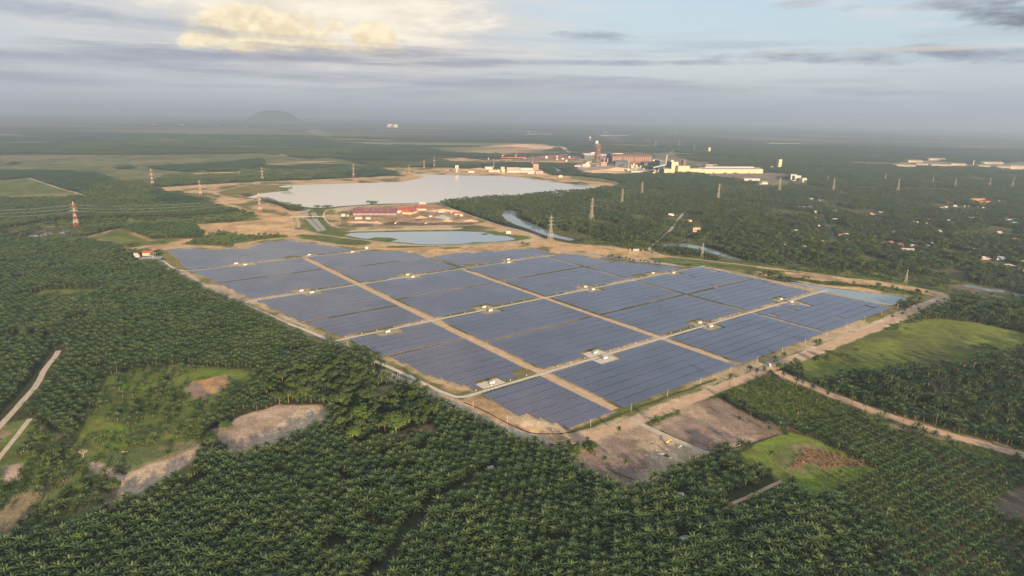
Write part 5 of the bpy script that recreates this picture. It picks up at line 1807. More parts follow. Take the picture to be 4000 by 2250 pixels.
def span(zone, x0, x1, yb, yt):
    """centre on the ground, width, height and facing of an upright thing seen between x0..x1, base yb, top yt"""
    a, b = gp(zone, x0, yb), gp(zone, x1, yb)
    c_ = (a + b) / 2
    h = height_at(zone, ((x0 + x1) / 2, yb), ((x0 + x1) / 2, yt))
    yaw = math.atan2(b[1] - a[1], b[0] - a[0])
    w = float(np.linalg.norm(b - a))
    KEEP_CLEAR.append((c_[0], c_[1], w * 0.5))
    return c_, w, h, yaw


def windows(parent, n, w, z, ww, wh, d, rows=1, dz=0.0, mm=None, name='window'):
    me = MB().box(0, 0, 0, ww, 0.16, wh).mesh(name, mm or m_win)
    for j in range(rows):
        for i in range(n):
            link(name, me, parent, ((i + 0.5) / n * w - w / 2, -d / 2 - 0.05, z + j * dz))


def hall(name, label, cat, zone, x0, x1, yb, yt, depth, wall, roof, roof_h=None, bays=0, win=0, rows=1, yaw=None, push=0.5, group=None, monitor=None):
    c_, w, h, ya = span(zone, x0, x1, yb, yt)
    ya = ya if yaw is None else yaw
    n_ = np.array([-math.sin(ya), math.cos(ya)])
    c_ = c_ + n_ * depth * push
    o = thing(name, label, cat, (c_[0], c_[1], 0), ya, group)
    rh = max(0.6, (roof_h if roof_h is not None else h * 0.12))
    h = max(2.4, h)
    part('wall', MB().box(0, 0, 0, w, depth, h), wall, o)
    r_ = part('roof', MB().roof(0, 0, h + 0.25, w, depth, rh, over=0.6), roof, o)
    if monitor:
        part('roof_monitor', MB().box(0, 0, h + rh * 0.8, w * 0.8, depth * 0.12, rh * 0.7), monitor, r_)
    if bays:
        pm = MB().box(0, 0, 0, 0.7, 0.5, h * 0.96).mesh('pilaster', wall)
        for i in range(bays + 1):
            link('pilaster', pm, o, (-w / 2 + w * i / bays, -depth / 2 - 0.2, 0))
    if win:
        windows(o, win, w * 0.94, h * 0.30, w / win * 0.45, min(2.2, h * 0.35 / rows), depth, rows, h * 0.5 / max(1, rows))
    return o, w, h


def blocky(name, label, cat, zone, x0, x1, yb, yt, depth, wall, group=None, yaw=None, win=0, rows=1, roof=None):
    c_, w, h, ya = span(zone, x0, x1, yb, yt)
    ya = ya if yaw is None else yaw
    n_ = np.array([-math.sin(ya), math.cos(ya)])
    c_ = c_ + n_ * depth * 0.5
    o = thing(name, label, cat, (c_[0], c_[1], 0), ya, group)
    h = max(2.5, h)
    part('wall', MB().box(0, 0, 0, w, depth, h), wall, o)
    part('roof', MB().box(0, 0, h + 0.002, w + 0.8, depth + 0.8, 0.5), roof or m_roofl, o)
    if win:
        windows(o, win, w * 0.9, h * 0.12, w / win * 0.5, h / rows * 0.45, depth, rows, h / rows * 0.92)
    return o, w, h


def steel_mill():
    G = 'buildings of the steel mill'
    YA = 0.10                                                        # lie of the mill's long halls
    # long cream rolling hall
    o, w, h = hall('rolling_hall', 'very long low cream hall with panelled wall, right wing of the mill', 'factory hall', 'Zp', 1390, 3160, 790, 672, 90, m_cream, m_rooff, 9, bays=34, group=G, monitor=m_roofl)
    door = MB().box(0, 0, 0, 1, 0.3, 5.5).mesh('loading_opening', m_win)
    for f, k in ((-0.47, 30), (-0.30, 14), (-0.12, 24), (0.05, 34), (0.27, 12), (0.36, 7)):
        q = link('loading_opening', door, o, (f * w, -45.35, 0))
        q.scale = (k, 1, 1)
    hall('casting_hall', 'tall plain cream hall between the mill tower block and the long hall', 'factory hall', 'Zp', 715, 1050, 792, 580, 80, m_cream, m_rooff, 3, group=G)
    hall('casting_annex', 'middle height cream hall stepping down to the long rolling hall', 'factory hall', 'Zp', 1052, 1388, 790, 655, 80, m_cream, m_rooff, 3, group=G)
    o, w, h = blocky('furnace_tower_block', 'tallest cream block of the mill with shade painted on its left side', 'factory block', 'Zp', 522, 715, 780, 462, 92, m_cream, G)
    part('side_shade', MB().box(-w / 2 - 0.35, 0, 0, 0.5, 91, h * 0.995), m_dark, o)  # thin dark sheet paints shade on the block's left face
    part('roof_house', MB().box(-w * 0.1, 0, h + 0.52, w * 0.4, 30, 9), m_cream, o)
    blocky('dark_furnace_hall', 'dark grey windowless hall behind the cream tower block, left of it', 'factory block', 'Zp', 190, 345, 640, 425, 80, m_dark, G)
    o, w, h = hall('charging_hall', 'low cream fronted hall at the left foot of the cream tower block', 'factory hall', 'Zp', 318, 520, 822, 668, 70, m_cream, m_rooff, 5, group=G)
    part('dark_bay', MB().box(w * 0.08, -35.3, 0, w * 0.5, 0.5, h * 0.34), m_win, o)
    part('side_shade', MB().box(-w / 2 - 0.35, 0, 0, 0.5, 69, h * 0.99), m_dark, o)  # dark sheet stands for the shade on the hall's left end
    # fume duct: rises from the left yard over the dark halls
    a, b = gp('Zp', 0, 800), gp('Zp', 350, 800)
    o = thing('fume_duct', 'bent grey fume duct climbing over the dark mill halls', 'duct', (a[0], a[1], 0), 0, G)
    d = b - a
    mid = Vector((d[0], d[1], 55))
    part('inclined_pipe', MB().bar((0, 0, 38), mid, 4.0, 0, 8), m_roofg, o)
    part('riser', MB().bar(mid, mid + Vector((4, 0, 62)), 4.0, 0, 8), m_roofg, o)
    part('elbow', MB().bar(mid + Vector((4, 0, 62)), mid + Vector((46, 30, 84)), 5.0, 0, 8), m_dark, o)
    for f in (0.1, 0.5, 0.9):
        part('trestle', MB().bar((d[0] * f, d[1] * f, 0), (d[0] * f, d[1] * f, 38 + 15 * f), 1.2), m_gal, o)
    # brown melt shop
    o, w, h = hall('melt_shop', 'big rusty brown melt shop with pale vertical light strips', 'factory hall', 'Zo', 985, 1945, 660, 492, 120, m_rust, m_rust, 16, group=G)
    part('side_shade', MB().box(-w / 2 - 0.4, 0, 0, 0.6, 118, h * 0.99), m_dark, o)  # left gable covered by a dark sheet that paints its shade
    strip = MB().box(0, -60.2, h * 0.35, 2.6, 0.5, h * 0.5).mesh('light_strip', m_roofl)
    for i in range(17):
        link('light_strip', strip, o, (-w / 2 + w * (i + 0.6) / 17.5, 0, 0))
    for f in (-0.23, 0.06, 0.3):
        part('stair_tower', MB().box(f * w, -62, 0, 7, 5, h * 1.05), m_rust2, o)
    for i, f in enumerate((0.12, 0.17, 0.22, 0.27, 0.31)):
        part('roof_vent', MB().cyl(f * w, 0, h + 14, 3.2, 15, 8), m_dark, o)
    part('pale_roof_patch', MB().box(-0.3 * w, 0, h + 14, w * 0.25, 22, 4), m_roofl, o)
    blocky('melt_shop_end_block', 'brown and grey block closing the right end of the melt shop', 'factory block', 'Zo', 1960, 2115, 640, 580, 50, m_wall, G)
    o, w, h = hall('scrap_bay', 'dark grey hall with curved shoulders in front of the melt shop', 'factory hall', 'Zo', 1065, 1370, 740, 640, 60, m_dark, m_dark, 14, win=9, group=G)
    o, w, h = hall('dark_yard_hall', 'dark low hall between the stepped cream plant and the cream tower', 'factory hall', 'Zo', 1750, 2110, 740, 650, 60, m_dark, m_dark, 6, group=G)
    # reduction tower
    c_, w, h, ya = span('Zo', 575, 690, 640, 215)
    o = thing('reduction_tower', 'very tall rust brown lattice tower of the mill with stacked floors', 'tower', (c_[0], c_[1], 0), ya, G)
    w = w * 0.9
    for i in range(10):
        z0, z1 = h * i / 10, h * (i + 1) / 10
        k = 1.0 if i < 5 else 0.78
        mb = MB()
        for sx in (-1, 1):
            for sy in (-1, 1):
                mb.bar((sx * w / 2 * k, sy * w / 2 * k, z0), (sx * w / 2 * k, sy * w / 2 * k, z1), 1.3)
        for s in (-1, 1):
            mb.bar((-w / 2 * k, s * w / 2 * k, z0), (w / 2 * k, s * w / 2 * k, z1), 0.8)
            mb.bar((w / 2 * k, s * w / 2 * k, z0), (-w / 2 * k, s * w / 2 * k, z1), 0.8)
            mb.bar((s * w / 2 * k, -w / 2 * k, z0), (s * w / 2 * k, w / 2 * k, z1), 0.8)
        part('frame_stage', mb, m_rust2, o)
        part('floor', MB().box(0, 0, z1 - 1, w * k, w * k, 1.0), m_rust2 if i % 3 else m_wall, o)
    part('shaft', MB().cyl(0, 0, 0, w * 0.28, h * 0.93, 10, w * 0.2), m_rust, o)
    part('conveyor', MB().bar((-w * 1.6, 0, 6), (-w * 0.4, 0, h * 0.62), 2.2), m_rust2, o)
    # pellet shed left of it, with pale roof
    hall('pellet_shed', 'wide dark shed with pale roof left behind the rusty tower', 'factory hall', 'Zo', 320, 570, 560, 470, 70, m_dark, m_roofl, 14, group=G)
    hall('pellet_shed_east', 'dark shed with pale roof right behind the rusty tower', 'factory hall', 'Zo', 700, 880, 560, 480, 70, m_dark, m_roofl, 12, group=G)
    blocky('roof_house_shed', 'small cream house on top level left behind the rusty tower', 'factory block', 'Zo', 480, 575, 470, 400, 26, m_wall, G)
    blocky('control_building', 'stepped pale building at the left front of the mill', 'building', 'Zo', 278, 460, 755, 690, 30, m_wall, G, win=6)
    blocky('control_annex', 'upper cream block standing on the stepped pale building front', 'building', 'Zo', 358, 438, 700, 645, 20, m_wallw, G)
    hall('store_shed', 'low shed with pale hipped roof at the far left of the mill front', 'shed', 'Zo', 95, 250, 765, 742, 30, m_wall, m_roofl, 8, group=G)
    blocky('red_silo', 'bright red silo between the rusty tower and the melt shop', 'silo', 'Zo', 778, 820, 640, 555, 20, m_reds, G)
    c_, w, h, ya = span('Zo', 868, 884, 700, 540)
    o = thing('chimney', 'slim white chimney before the dark gable of the melt shop', 'chimney', (c_[0], c_[1], 0), ya, G)
    part('stack', MB().cyl(0, 0, 0, w * 0.55, h, 10, w * 0.4), m_wallw, o)
    part('stack_base', MB().box(0, 0, 0, w * 2, w * 2, h * 0.12), m_wall, o)
    c_, w, h, ya = span('Zo', 1376, 1388, 800, 600)
    o = thing('chimney', 'slim pale chimney right of the dark curved hall', 'chimney', (c_[0], c_[1], 0), ya, G)
    part('stack', MB().cyl(0, 0, 0, w * 0.55, h, 10, w * 0.4), m_roofl, o)
    part('stack_base', MB().box(0, 0, 0, w * 2.4, w * 2.4, h * 0.1), m_wall, o)
    blocky('sinter_block', 'brown and cream block at the foot of the rusty tower, right of it', 'factory block', 'Zo', 715, 858, 730, 640, 30, m_brick, G, win=5, rows=2)
    # stepped cream plant
    c_, w, h, ya = span('Zo', 1430, 1625, 800, 660)
    o = thing('batch_plant', 'stepped cream conveyor plant in the middle of the mill front', 'factory block', (c_[0], c_[1], 0), ya, G)
    for i, (f, hh) in enumerate(((-0.4, 0.55), (-0.15, 1.0), (0.12, 0.75), (0.38, 0.35))):
        part('bin_block', MB().box(f * w, i * 0.5, 0, w * 0.22, 22, h * hh), m_cream, o)
    part('conveyor_gallery', MB().bar((-w * 0.5, -14, h * 0.75), (w * 0.45, -14, h * 0.2), 2.2), m_wall, o)
    c_, w, h, ya = span('Zo', 1340, 1395, 860, 790)
    o = thing('storage_tank', 'round white tank with dark shadow side in the mill yard', 'tank', (c_[0], c_[1], 0), ya, G)
    part('shell', MB().cyl(0, 0, 0, w * 0.5, h, 14), m_wallw, o, True)
    part('dome', MB().cyl(0, 0, h, w * 0.5, h * 0.18, 14, w * 0.12), m_wallw, o)
    hall('green_roof_store', 'long pale green roofed store in the mill yard below the conveyor plant', 'shed', 'Zo', 1440, 1730, 880, 850, 26, m_roofg, m_green, 5, group=G)
    blocky('gate_house', 'small white cube building left below the charging hall', 'building', 'Zo', 1965, 2022, 930, 875, 14, m_wallw, G, win=2)
    # crowded plant units in the yard
    r = random.Random(12)
    for k in range(34):
        x, y = (r.uniform(430, 1060), r.uniform(640, 760)) if k % 2 else (r.uniform(1420, 2100), r.uniform(690, 880))
        p = gp('Zo', x, y)
        w, h = r.uniform(8, 26), r.uniform(6, 26)
        if k % 3 == 0:
            o = thing('plant_vessel', 'upright rusty vessel crowded in the mill yard', 'tank', (p[0], p[1], 0), 0, 'vessels of the mill yard')
            part('shell', MB().cyl(0, 0, 0, w * 0.25, h * 1.3, 9), m_rust2 if k % 2 else m_roofg, o)
            part('cap', MB().cyl(0, 0, h * 1.3, w * 0.25, 2, 9, 0.5), m_rust, o)
            part('side_pipe', MB().bar((w * .3, 0, 0), (w * .3, 0, h * 1.1), 0.6), m_gal, o)
        else:
            o = thing('plant_unit', 'small %s plant shed crowded in the mill yard' % ('rusty brown', 'grey', 'pale')[k % 3], 'shed', (p[0], p[1], 0), r.uniform(-.2, .2), '%s plant sheds of the mill yard' % ('rusty', 'grey', 'pale')[k % 3])
            part('wall', MB().box(0, 0, 0, w * 1.4, w, h * 0.6), (m_rust, m_dark, m_brick)[k % 3], o)
            part('roof', MB().roof(0, 0, h * 0.6 + .25, w * 1.4, w, 2.5, over=.5), (m_rust2, m_rooff, m_roofl)[k % 3], o)
            part('duct', MB().bar((0, -w * .55, h * .2), (w * 0.9, -w * .55, h * .75), 0.8), m_gal, o)
    # white columns beyond
    for lab, z, x0, x1, yb, yt, lx in (('tall slender white column tower right of the long rolling hall', 'Zq', 1706, 1790, 790, 525, -1), ('smaller white column tower far behind the long rolling hall', 'Zp', 1575, 1632, 188, 42, -1)):
        c_, w, h, ya = span(z, x0, x1, yb, yt)
        o = thing('cold_box_tower', lab, 'tower', (c_[0], c_[1], 0), ya, G)
        part('column', MB().box(0, 0, 0, w, w, h), m_cream, o)
        part('cap', MB().box(0, 0, h + 0.01, w * 0.86, w * 0.86, h * 0.03), m_rust2, o)
        for f in (0.33, 0.66):
            part('platform', MB().box(0, -w * 0.53, h * f, w * 0.4, w * 0.05, 1.2), m_rust2, o)
        part('plinth', MB().box(-w * 0.4, 0, 0, w * 2.2, w * 1.2, h * 0.05), m_wall, o)
        part('side_tank', MB().cyl(-w * 1.9, 0, 0, w * 0.28, h * 0.22, 8), m_wallw, o)
        part('cold_shed', MB().box(-w * 1.3, 0, 0, w * 0.7, w * 0.6, h * 0.13), m_wallw, o)
        part('small_column', MB().cyl(-w * 2.5, 0, 0, w * 0.14, h * 0.3, 8), m_wallw, o)
    # buildings in front of the brown yard
    c_, w, h, ya = span('Zq', 2090, 2220, 1120, 950)
    o = thing('office_block', 'white office block with dark glass front at the end of the brown yard', 'office building', (c_[0], c_[1], 0), -0.35, G)
    part('wall', MB().box(0, 0, 0, w, 40, h), m_wallw, o)
    part('glass_front', MB().box(0, -20.3, h * 0.1, w * 0.5, 0.5, h * 0.75), m_win, o)
    part('wing', MB().box(w * 0.95, 8, 0, w * 0.85, 34, h * 0.85), m_wall, o)
    part('low_wing', MB().box(w * 1.5, -6, 0, w * 0.9, 30, h * 0.5), m_blue, o)
    part('roof', MB().box(0, 0, h + 0.01, w + 1.5, 41.5, 1.0), m_roofl, o)
    blocky('striped_annex', 'low cream striped annex right of the white office block', 'office building', 'Zq', 2415, 2536, 1180, 1060, 26, m_wall, G, win=6, rows=3)
    hall('canopy_station', 'wide low grey canopy with a white square sign board in front', 'canopy', 'Zq', 775, 1225, 1130, 1085, 22, m_roofg, m_roofl, 4, group=G)
    c_, w, h, ya = span('Zq', 978, 1040, 1135, 1085)
    o = thing('sign_board', 'square white sign board with a dark C shaped mark before the canopy', 'sign', (c_[0], c_[1], 0), ya)
    part('board', MB().box(0, -14, 1, w, 0.6, h), m_wallw, o)
    mk = MB()
    mk.box(0, -14.4, 1 + h * 0.62, w * 0.42, 0.12, h * 0.12).box(0, -14.4, 1 + h * 0.26, w * 0.42, 0.12, h * 0.12).box(-w * 0.17, -14.4, 1 + h * 0.38, w * 0.09, 0.12, h * 0.24)
    part('mark', mk, m_rust2, o)
    hall('yard_office', 'grey roofed low shed at the edge of the woods below the canopy', 'shed', 'Zq', 1210, 1440, 1230, 1190, 22, m_wall, m_roofg, 6, group=G)
    hall('scrap_store', 'pale pink low stores in a row beyond the long hall', 'shed', 'Zp', 1535, 1870, 590, 545, 26, m_pink, m_roofl, 3, win=6, group=G)
    blocky('rusty_chimney_block', 'square rust coloured stack behind the casting hall', 'chimney', 'Zp', 868, 940, 575, 400, 26, m_rust, G)
    # harbour side: two red luffing cranes and containers of ore plant
    for lab, x, y0, y1, jx, jy in (('red luffing crane, left of the two beyond the lake', 1232, 315, 255, 1288, 232), ('red luffing crane, right of the two beyond the lake', 1467, 310, 262, 1508, 218)):
        c_, w, h, ya = span('Zn', x - 8, x + 8, y0, y1)
        tip = gp('Zn', jx, y0)
        hj = height_at('Zn', (jx, y0), (jx, jy))
        o = thing('harbour_crane', lab, 'crane', (c_[0], c_[1], 0), 0)
        part('mast', MB().box(0, 0, 0, w, w, h), m_reds, o)
        part('cab', MB().box(w * 0.3, 0, h * 0.7, w * 1.3, w * 1.1, h * 0.25), m_wallw, o)
        d = tip - c_
        part('jib', MB().bar((0, 0, h * 0.75), (d[0], d[1], hj), 3.0), m_reds, o)
    for k, (x, y, s, w_) in enumerate(((2035, 322, 40, 'cream block left of the red plant'), (2228, 305, 26, 'small one at the top left of the red plant'), (2232, 355, 28, 'small one at the bottom left of the red plant'), (2335, 358, 42, 'largest pale one of the red plant'), (2402, 380, 30, 'lowest one of the red plant'), (2455, 312, 30, 'one at the top right of the red plant'), (1642, 330, 22, 'small pink one right of the cranes'), (975, 345, 14, 'narrow one left of the cranes'))):
        blocky('transfer_house', 'pale square transfer house, %s' % w_, 'building', 'Zn', x - s / 2, x + s / 2, y, y - s * (1.0 if k != 7 else 2.2), 18, m_wall if k not in (6,) else m_pink, 'transfer houses of the ore plant')
    for lab, z, pts_ in (('long red ore conveyor among the transfer houses', 'Zn', (1900, 330, 2420, 275)), ('short red ore conveyor at the lower right of the transfer houses', 'Zn', (2240, 380, 2560, 350)), ('red conveyor below the two cranes', 'Zn', (1200, 332, 1640, 335))):
        a, b = gp(z, pts_[0], pts_[1]), gp(z, pts_[2], pts_[3])
        o = thing('ore_conveyor', lab, 'conveyor', (a[0], a[1], 0), 0)
        d = b - a
        part('gallery', MB().bar((0, 0, 10), (d[0], d[1], 14), 4.0), m_reds, o)
        for f in np.linspace(0.05, 0.95, 6):
            part('trestle', MB().bar((d[0] * f, d[1] * f, 0), (d[0] * f, d[1] * f, 10), 0.8), m_rust2, o)
    # water towers
    for lab, z, x0, x1, yb, yt in (('white water tower with conical cap above the rusty tower', 'Zo', 572, 645, 330, 115), ('white square tank tower far behind the mill', 'Zo', 430, 478, 130, 22)):
        c_, w, h, ya = span(z, x0, x1, yb, yt)
        o = thing('water_tower', lab, 'water tower', (c_[0], c_[1], 0), ya)
        part('tank', MB().cyl(0, 0, h * 0.66, w * 0.5, h * 0.28, 12), m_wallw, o)
        part('cap', MB().cyl(0, 0, h * 0.94, w * 0.5, h * 0.1, 12, 1.0), m_roofg, o)
        for i in range(4):
            a = i * 1.5708 + 0.8
            part('leg', MB().bar((w * 0.4 * math.cos(a), w * 0.4 * math.sin(a), 0), (w * 0.4 * math.cos(a), w * 0.4 * math.sin(a), h * 0.66), 1.2), m_roofg, o)


def heap(name, label, zone, x, y, rx, ry, h, m, seed, cat='heap', group=None):
    p = gp(zone, x, y)
    r = random.Random(seed)
    n, rings = 18, 5
    vs, fs = [], []
    for j in range(rings):
        t = j / (rings - 1)
        for i in range(n):
            a = 6.2832 * i / n
            k = (1 - t) * (1 + 0.22 * math.sin(a * 2 + seed) + r.uniform(-.10, .10))
            vs.append((rx * k * math.cos(a), ry * k * math.sin(a), -0.05 + h * (t ** 0.85) * r.uniform(.88, 1.08)))
    for j in range(rings - 1):
        for i in range(n):
            fs.append((j * n + i, j * n + (i + 1) % n, (j + 1) * n + (i + 1) % n, (j + 1) * n + i))
    mb = MB()
    mb.add(vs, fs)
    o = link(name, mb.mesh(name, m), None, (p[0], p[1], 0))
    return tag(o, label, cat, group)


def lakeside():
    G = 'buildings of the lakeside works'
    o, w, h = hall('pink_shed', 'faded pink and white striped shed on the lake shore', 'shed', 'Zn', 978, 1190, 575, 542, 22, m_pink, m_roofl, 3, bays=10, group=G)
    strip = MB().box(0, -11.3, h * 0.15, w / 22, 0.3, h * 0.7).mesh('white_panel', m_wallw)
    for i in range(10):
        link('white_panel', strip, o, (-w / 2 + w * (i + 0.5) / 10, 0, 0))
    blocky('cream_tower_house', 'tall cream tower house right of the pink shed on the lake shore', 'building', 'Zn', 1205, 1268, 560, 480, 22, m_cream, G, win=2, rows=3)
    blocky('shore_store', 'low cream block in front of the tall cream tower house', 'building', 'Zn', 1222, 1272, 572, 540, 10, m_wall, G)
    o, w, h = blocky('brick_tower', 'square light brown brick tower with rows of openings and a red cap frame', 'building', 'Zn', 1795, 1890, 530, 430, 30, m_brick, G, win=6, rows=6)
    fr = MB()
    for sx in (-1, 1):
        for sy in (-1, 1):
            fr.bar((sx * w * .3, sy * 9, h + 0.5), (0, 0, h * 1.55), 0.7)
    part('cap_frame', fr, m_reds, o)
    for k, (x0, x1, y, t, w_, mm) in enumerate(((1320, 1560, 580, 558, 'long white one nearest the shore', m_wallw), (1570, 1830, 580, 560, 'long white one right of the nearest', m_wallw), (1310, 1545, 530, 500, 'pink one at the back left', m_pink), (1560, 1790, 530, 508, 'pale one at the back right', m_wall), (1330, 1800, 558, 545, 'longest scalloped one in the middle', m_wallw), (1840, 1975, 605, 570, 'pink one at the right end', m_pink), (1690, 1810, 605, 585, 'short white one at the waterfront', m_wallw))):
        hall('long_shed', 'low long shed of the lakeside works, %s' % w_, 'shed', 'Zn', x0, x1, y, t, 22, mm, m_roofl, 4, win=8, group=G)
    # hopper tower
    c_, w, h, ya = span('Zn', 365, 425, 575, 448)
    o = thing('silo_hopper', 'twin white cement silo with funnel bottom on the lake shore', 'silo', (c_[0], c_[1], 0), ya, G)
    part('bin', MB().cyl(-w * .25, 0, h * 0.45, w * 0.27, h * 0.55, 10), m_wallw, o, True)
    part('bin', MB().cyl(w * .25, 0, h * 0.45, w * 0.27, h * 0.55, 10), m_wallw, o, True)
    part('funnel', MB().cyl(0, 0, h * 0.15, w * 0.12, h * 0.3, 10, w * 0.45), m_wallw, o)
    part('support_frame', MB().box(0, 0, 0, w * 0.35, w * 0.35, h * 0.2), m_roofl, o)
    part('ladder_cage', MB().box(0, -w * 0.3, h * 0.55, w * 0.12, w * 0.1, h * 0.4), m_rust2, o)
    hall('white_barge_shed', 'low rounded white shed right of the twin silo', 'shed', 'Zn', 610, 715, 580, 562, 14, m_wallw, m_wallw, 2.5, group=G)
    hall('crusher_house', 'jagged pale crusher house left of the pink shed', 'building', 'Zn', 915, 1050, 525, 490, 24, m_wall, m_roofl, 5, group=G)
    blocky('pump_house', 'small white pump house on the dam right of the works', 'building', 'Zn', 2258, 2330, 672, 640, 12, m_wallw, G, win=3)
    o = blocky('pump_house_upper', 'upper cube of the small white pump house on the dam', 'building', 'Zn', 2280, 2310, 652, 628, 8, m_wallw, G)
    for k, (x, y, rx, h, w_) in enumerate(((820, 520, 60, 9, 'sand heap left of the crusher house'), (560, 540, 50, 7, 'sand heap right of the twin silo'), (280, 540, 60, 7, 'sand heap left of the twin silo'), (2000, 620, 45, 6, 'sand heap at the right end of the works'), (1230, 590, 40, 5, 'sand heap at the foot of the cream tower house'))):
        heap('sand_heap', 'pale %s' % w_, 'Zn', x, y, rx, rx * 0.6, h, MATS['dirt_road'], k + 3, group='sand heaps of the lakeside works')
    for k, (z, x, y, rx, ry, h, m_, w_) in enumerate((('Zo', 560, 880, 130, 40, 12, MATS['dirt_road'], 'left pale slag heap in the mill yard'), ('Zo', 1150, 840, 150, 45, 22, MATS['reddish_dirt_road'], 'big orange slag heap in the mill yard'), ('Zo', 1050, 915, 130, 30, 10, MATS['dirt_road'], 'long pale slag heap before the woods'), ('Zn', 1700, 110, 420, 160, 28, MATS['reddish_dirt_road'], 'wide pale hill of spoil beyond the cranes'), ('Zn', 2080, 140, 250, 120, 24, MATS['dirt_road'], 'spoil hill right of the wide pale one'))):
        heap('slag_heap', w_, z, x, y, rx, ry, h, m_, k + 31, group='heaps of slag and spoil')


def red_roof_works():
    G = 'buildings on the sand works between the ponds'
    c_, w, h, ya = span('Zm', 345, 1070, 292, 262)
    o = thing('long_red_hall', 'very long hall with faded purple red roof and open pillared front', 'hall', (c_[0], c_[1], 0), ya, G)
    part('wall', MB().box(0, 14, 0, w, 44, 7), m_brn, o)
    part('roof', MB().roof(0, 12, 7.3, w, 58, 12, over=2), m_redp, o)
    pil = MB().box(0, -15.5, 0, 1.3, 1.3, 7).mesh('pillar', m_wallw)
    for i in range(36):
        link('pillar', pil, o, (-w / 2 + w * (i + 0.5) / 36, 0, 0))
    sk = MB().box(0, 0, 0, 3, 1.6, 1.2).mesh('skylight', m_wallw)
    for i in range(4):
        link('skylight', sk, o, (-w * 0.2 + w * 0.17 * i, -6, 15.5))
    for lab, x0, x1, yb, yt, d, rh, mm in (('bright red hipped hall joined to the right end of the long hall', 1050, 1280, 268, 225, 46, 9, m_redr), ('red hall with sloping roof at the far right of the group', 1385, 1570, 222, 195, 42, 8, m_redr)):
        c_, w, h, ya = span('Zm', x0, x1, yb, yt)
        o = thing('red_roof_hall', lab, 'hall', (c_[0], c_[1], 0), ya, G)
        part('wall', MB().box(0, d / 2, 0, w, d, max(5, h)), m_wall, o)
        part('roof', MB().roof(0, d / 2, max(5, h) + 0.25, w, d, rh, hip=w * 0.2, over=2), mm, o)
        part('ridge_cap', MB().box(0, d / 2, max(5, h) + rh - 0.1, w * 0.6, 2, 0.8), m_orange, o)
    c_, w, h, ya = span('Zm', 1165, 1420, 268, 240)
    o = thing('red_roof_hall', 'red roofed hall with yellowish gable wall facing the pit', 'hall', (c_[0], c_[1], 0), ya + 1.2, G)
    part('wall', MB().box(0, 0, 0, 58, 34, 7), m_cream, o)
    part('roof', MB().roof(0, 0, 7.25, 58, 34, 10, over=2), m_redr, o)
    part('gable_wall', MB().add([(-29.2, -17, 7), (-29.2, 17, 7), (-29.2, 0, 17)], [(0, 2, 1)]), m_cream, o)
    for k, (lab, x0, x1, yb, yt, wall, roof, rh) in enumerate((
            ('white two storey site house with dark roof on the left of the pit', 372, 490, 370, 340, m_wallw, m_mar, 4), ('small white site hut right of the white site house', 552, 632, 372, 352, m_wallw, m_roofg, 3),
            ('pale hut in the bushes at the left edge of the site', 145, 210, 325, 300, m_wall, m_roofl, 3), ('tiny white cabin beside the left bushes', 235, 262, 325, 305, m_wallw, m_roofl, 1.5),
            ('white low shed in the middle of the site', 1612, 1670, 335, 320, m_wallw, m_roofl, 2), ('white shed under the orange bank', 1770, 1870, 258, 242, m_wallw, m_roofl, 2),
            ('maroon roofed house at the right edge of the site', 2040, 2130, 300, 280, m_wall, m_redr, 5), ('white cottage right of the maroon roofed house', 2130, 2180, 322, 302, m_wallw, m_roofl, 3),
            ('long white shed at the lake edge behind the red halls', 1450, 1560, 115, 100, m_wallw, m_roofl, 2), ('small pale cabin far left by the sand road', 1975, 2010, 275, 255, m_wall, m_roofl, 2))):
        hall('site_building', lab, 'building', 'Zm', x0, x1, yb, yt, 11, wall, roof, rh, win=4, group=G)
    for k, (x, y, rx, ry, h, m_, w_) in enumerate(((1840, 345, 34, 22, 9, m_stone, 'grey gravel heap in the right half of the pit site'), (1920, 395, 24, 16, 7, MATS['dirt_road'], 'round sand heap below the grey gravel heap'), (1470, 345, 26, 20, 7, MATS['reddish_dirt_road'], 'brown earth heap in the middle of the pit site'),
                                                (1850, 235, 60, 18, 8, MATS['reddish_dirt_road'], 'long orange earth bank behind the white shed'), (2300, 400, 26, 18, 6, MATS['reddish_dirt_road'], 'earth heap at the right tip of the site'), (1150, 440, 50, 10, 5, m_ditch, 'dark spoil ridge along the pit floor'), (740, 430, 20, 16, 5, MATS['dirt_road'], 'sand ramp heap beside the left pit'), (500, 425, 60, 12, 5, MATS['dirt_road'], 'sand bank above the left pit'))):
        heap('earth_heap', w_, 'Zm', x, y, rx, ry, h, m_, k + 60, group='earth heaps of the pit site')
    # two excavators
    for lab, x, y, s in (('grey excavator with raised arm on the pit floor, left one', 1050, 450, 1), ('grey excavator on the pit floor, right one', 1560, 452, -1)):
        p = gp('Zm', x, y)
        o = thing('excavator', lab, 'excavator', (p[0], p[1], 0), 0.3 * s, 'excavators on the pit floor')
        o.scale = (1.5, 1.5, 1.5)
        for q in (-1.3, 1.3):
            part('track', MB().box(0, q, 0, 4.2, 0.7, 1.0), m_dark, o)
        part('body', MB().box(-0.4, 0, 1.0, 3.6, 2.8, 1.5), m_roofl, o)
        part('cab', MB().box(0.9, -0.9, 2.5, 1.4, 1.0, 1.3), m_wallw, o)
        part('boom', MB().bar((1.0, 0.3, 2.2), (4.2, 0.3, 5.2), 0.32), m_roofl, o)
        part('stick', MB().bar((4.2, 0.3, 5.2), (6.0, 0.3, 2.2), 0.24), m_roofl, o)
        part('bucket', MB().box(6.0, 0.3, 1.3, 1.0, 1.1, 0.9), m_dark, o)
    # stepped drain and foot bridge over the spillway
    a, b = gp('Za', 2085, 648), gp('Za', 2335, 642)
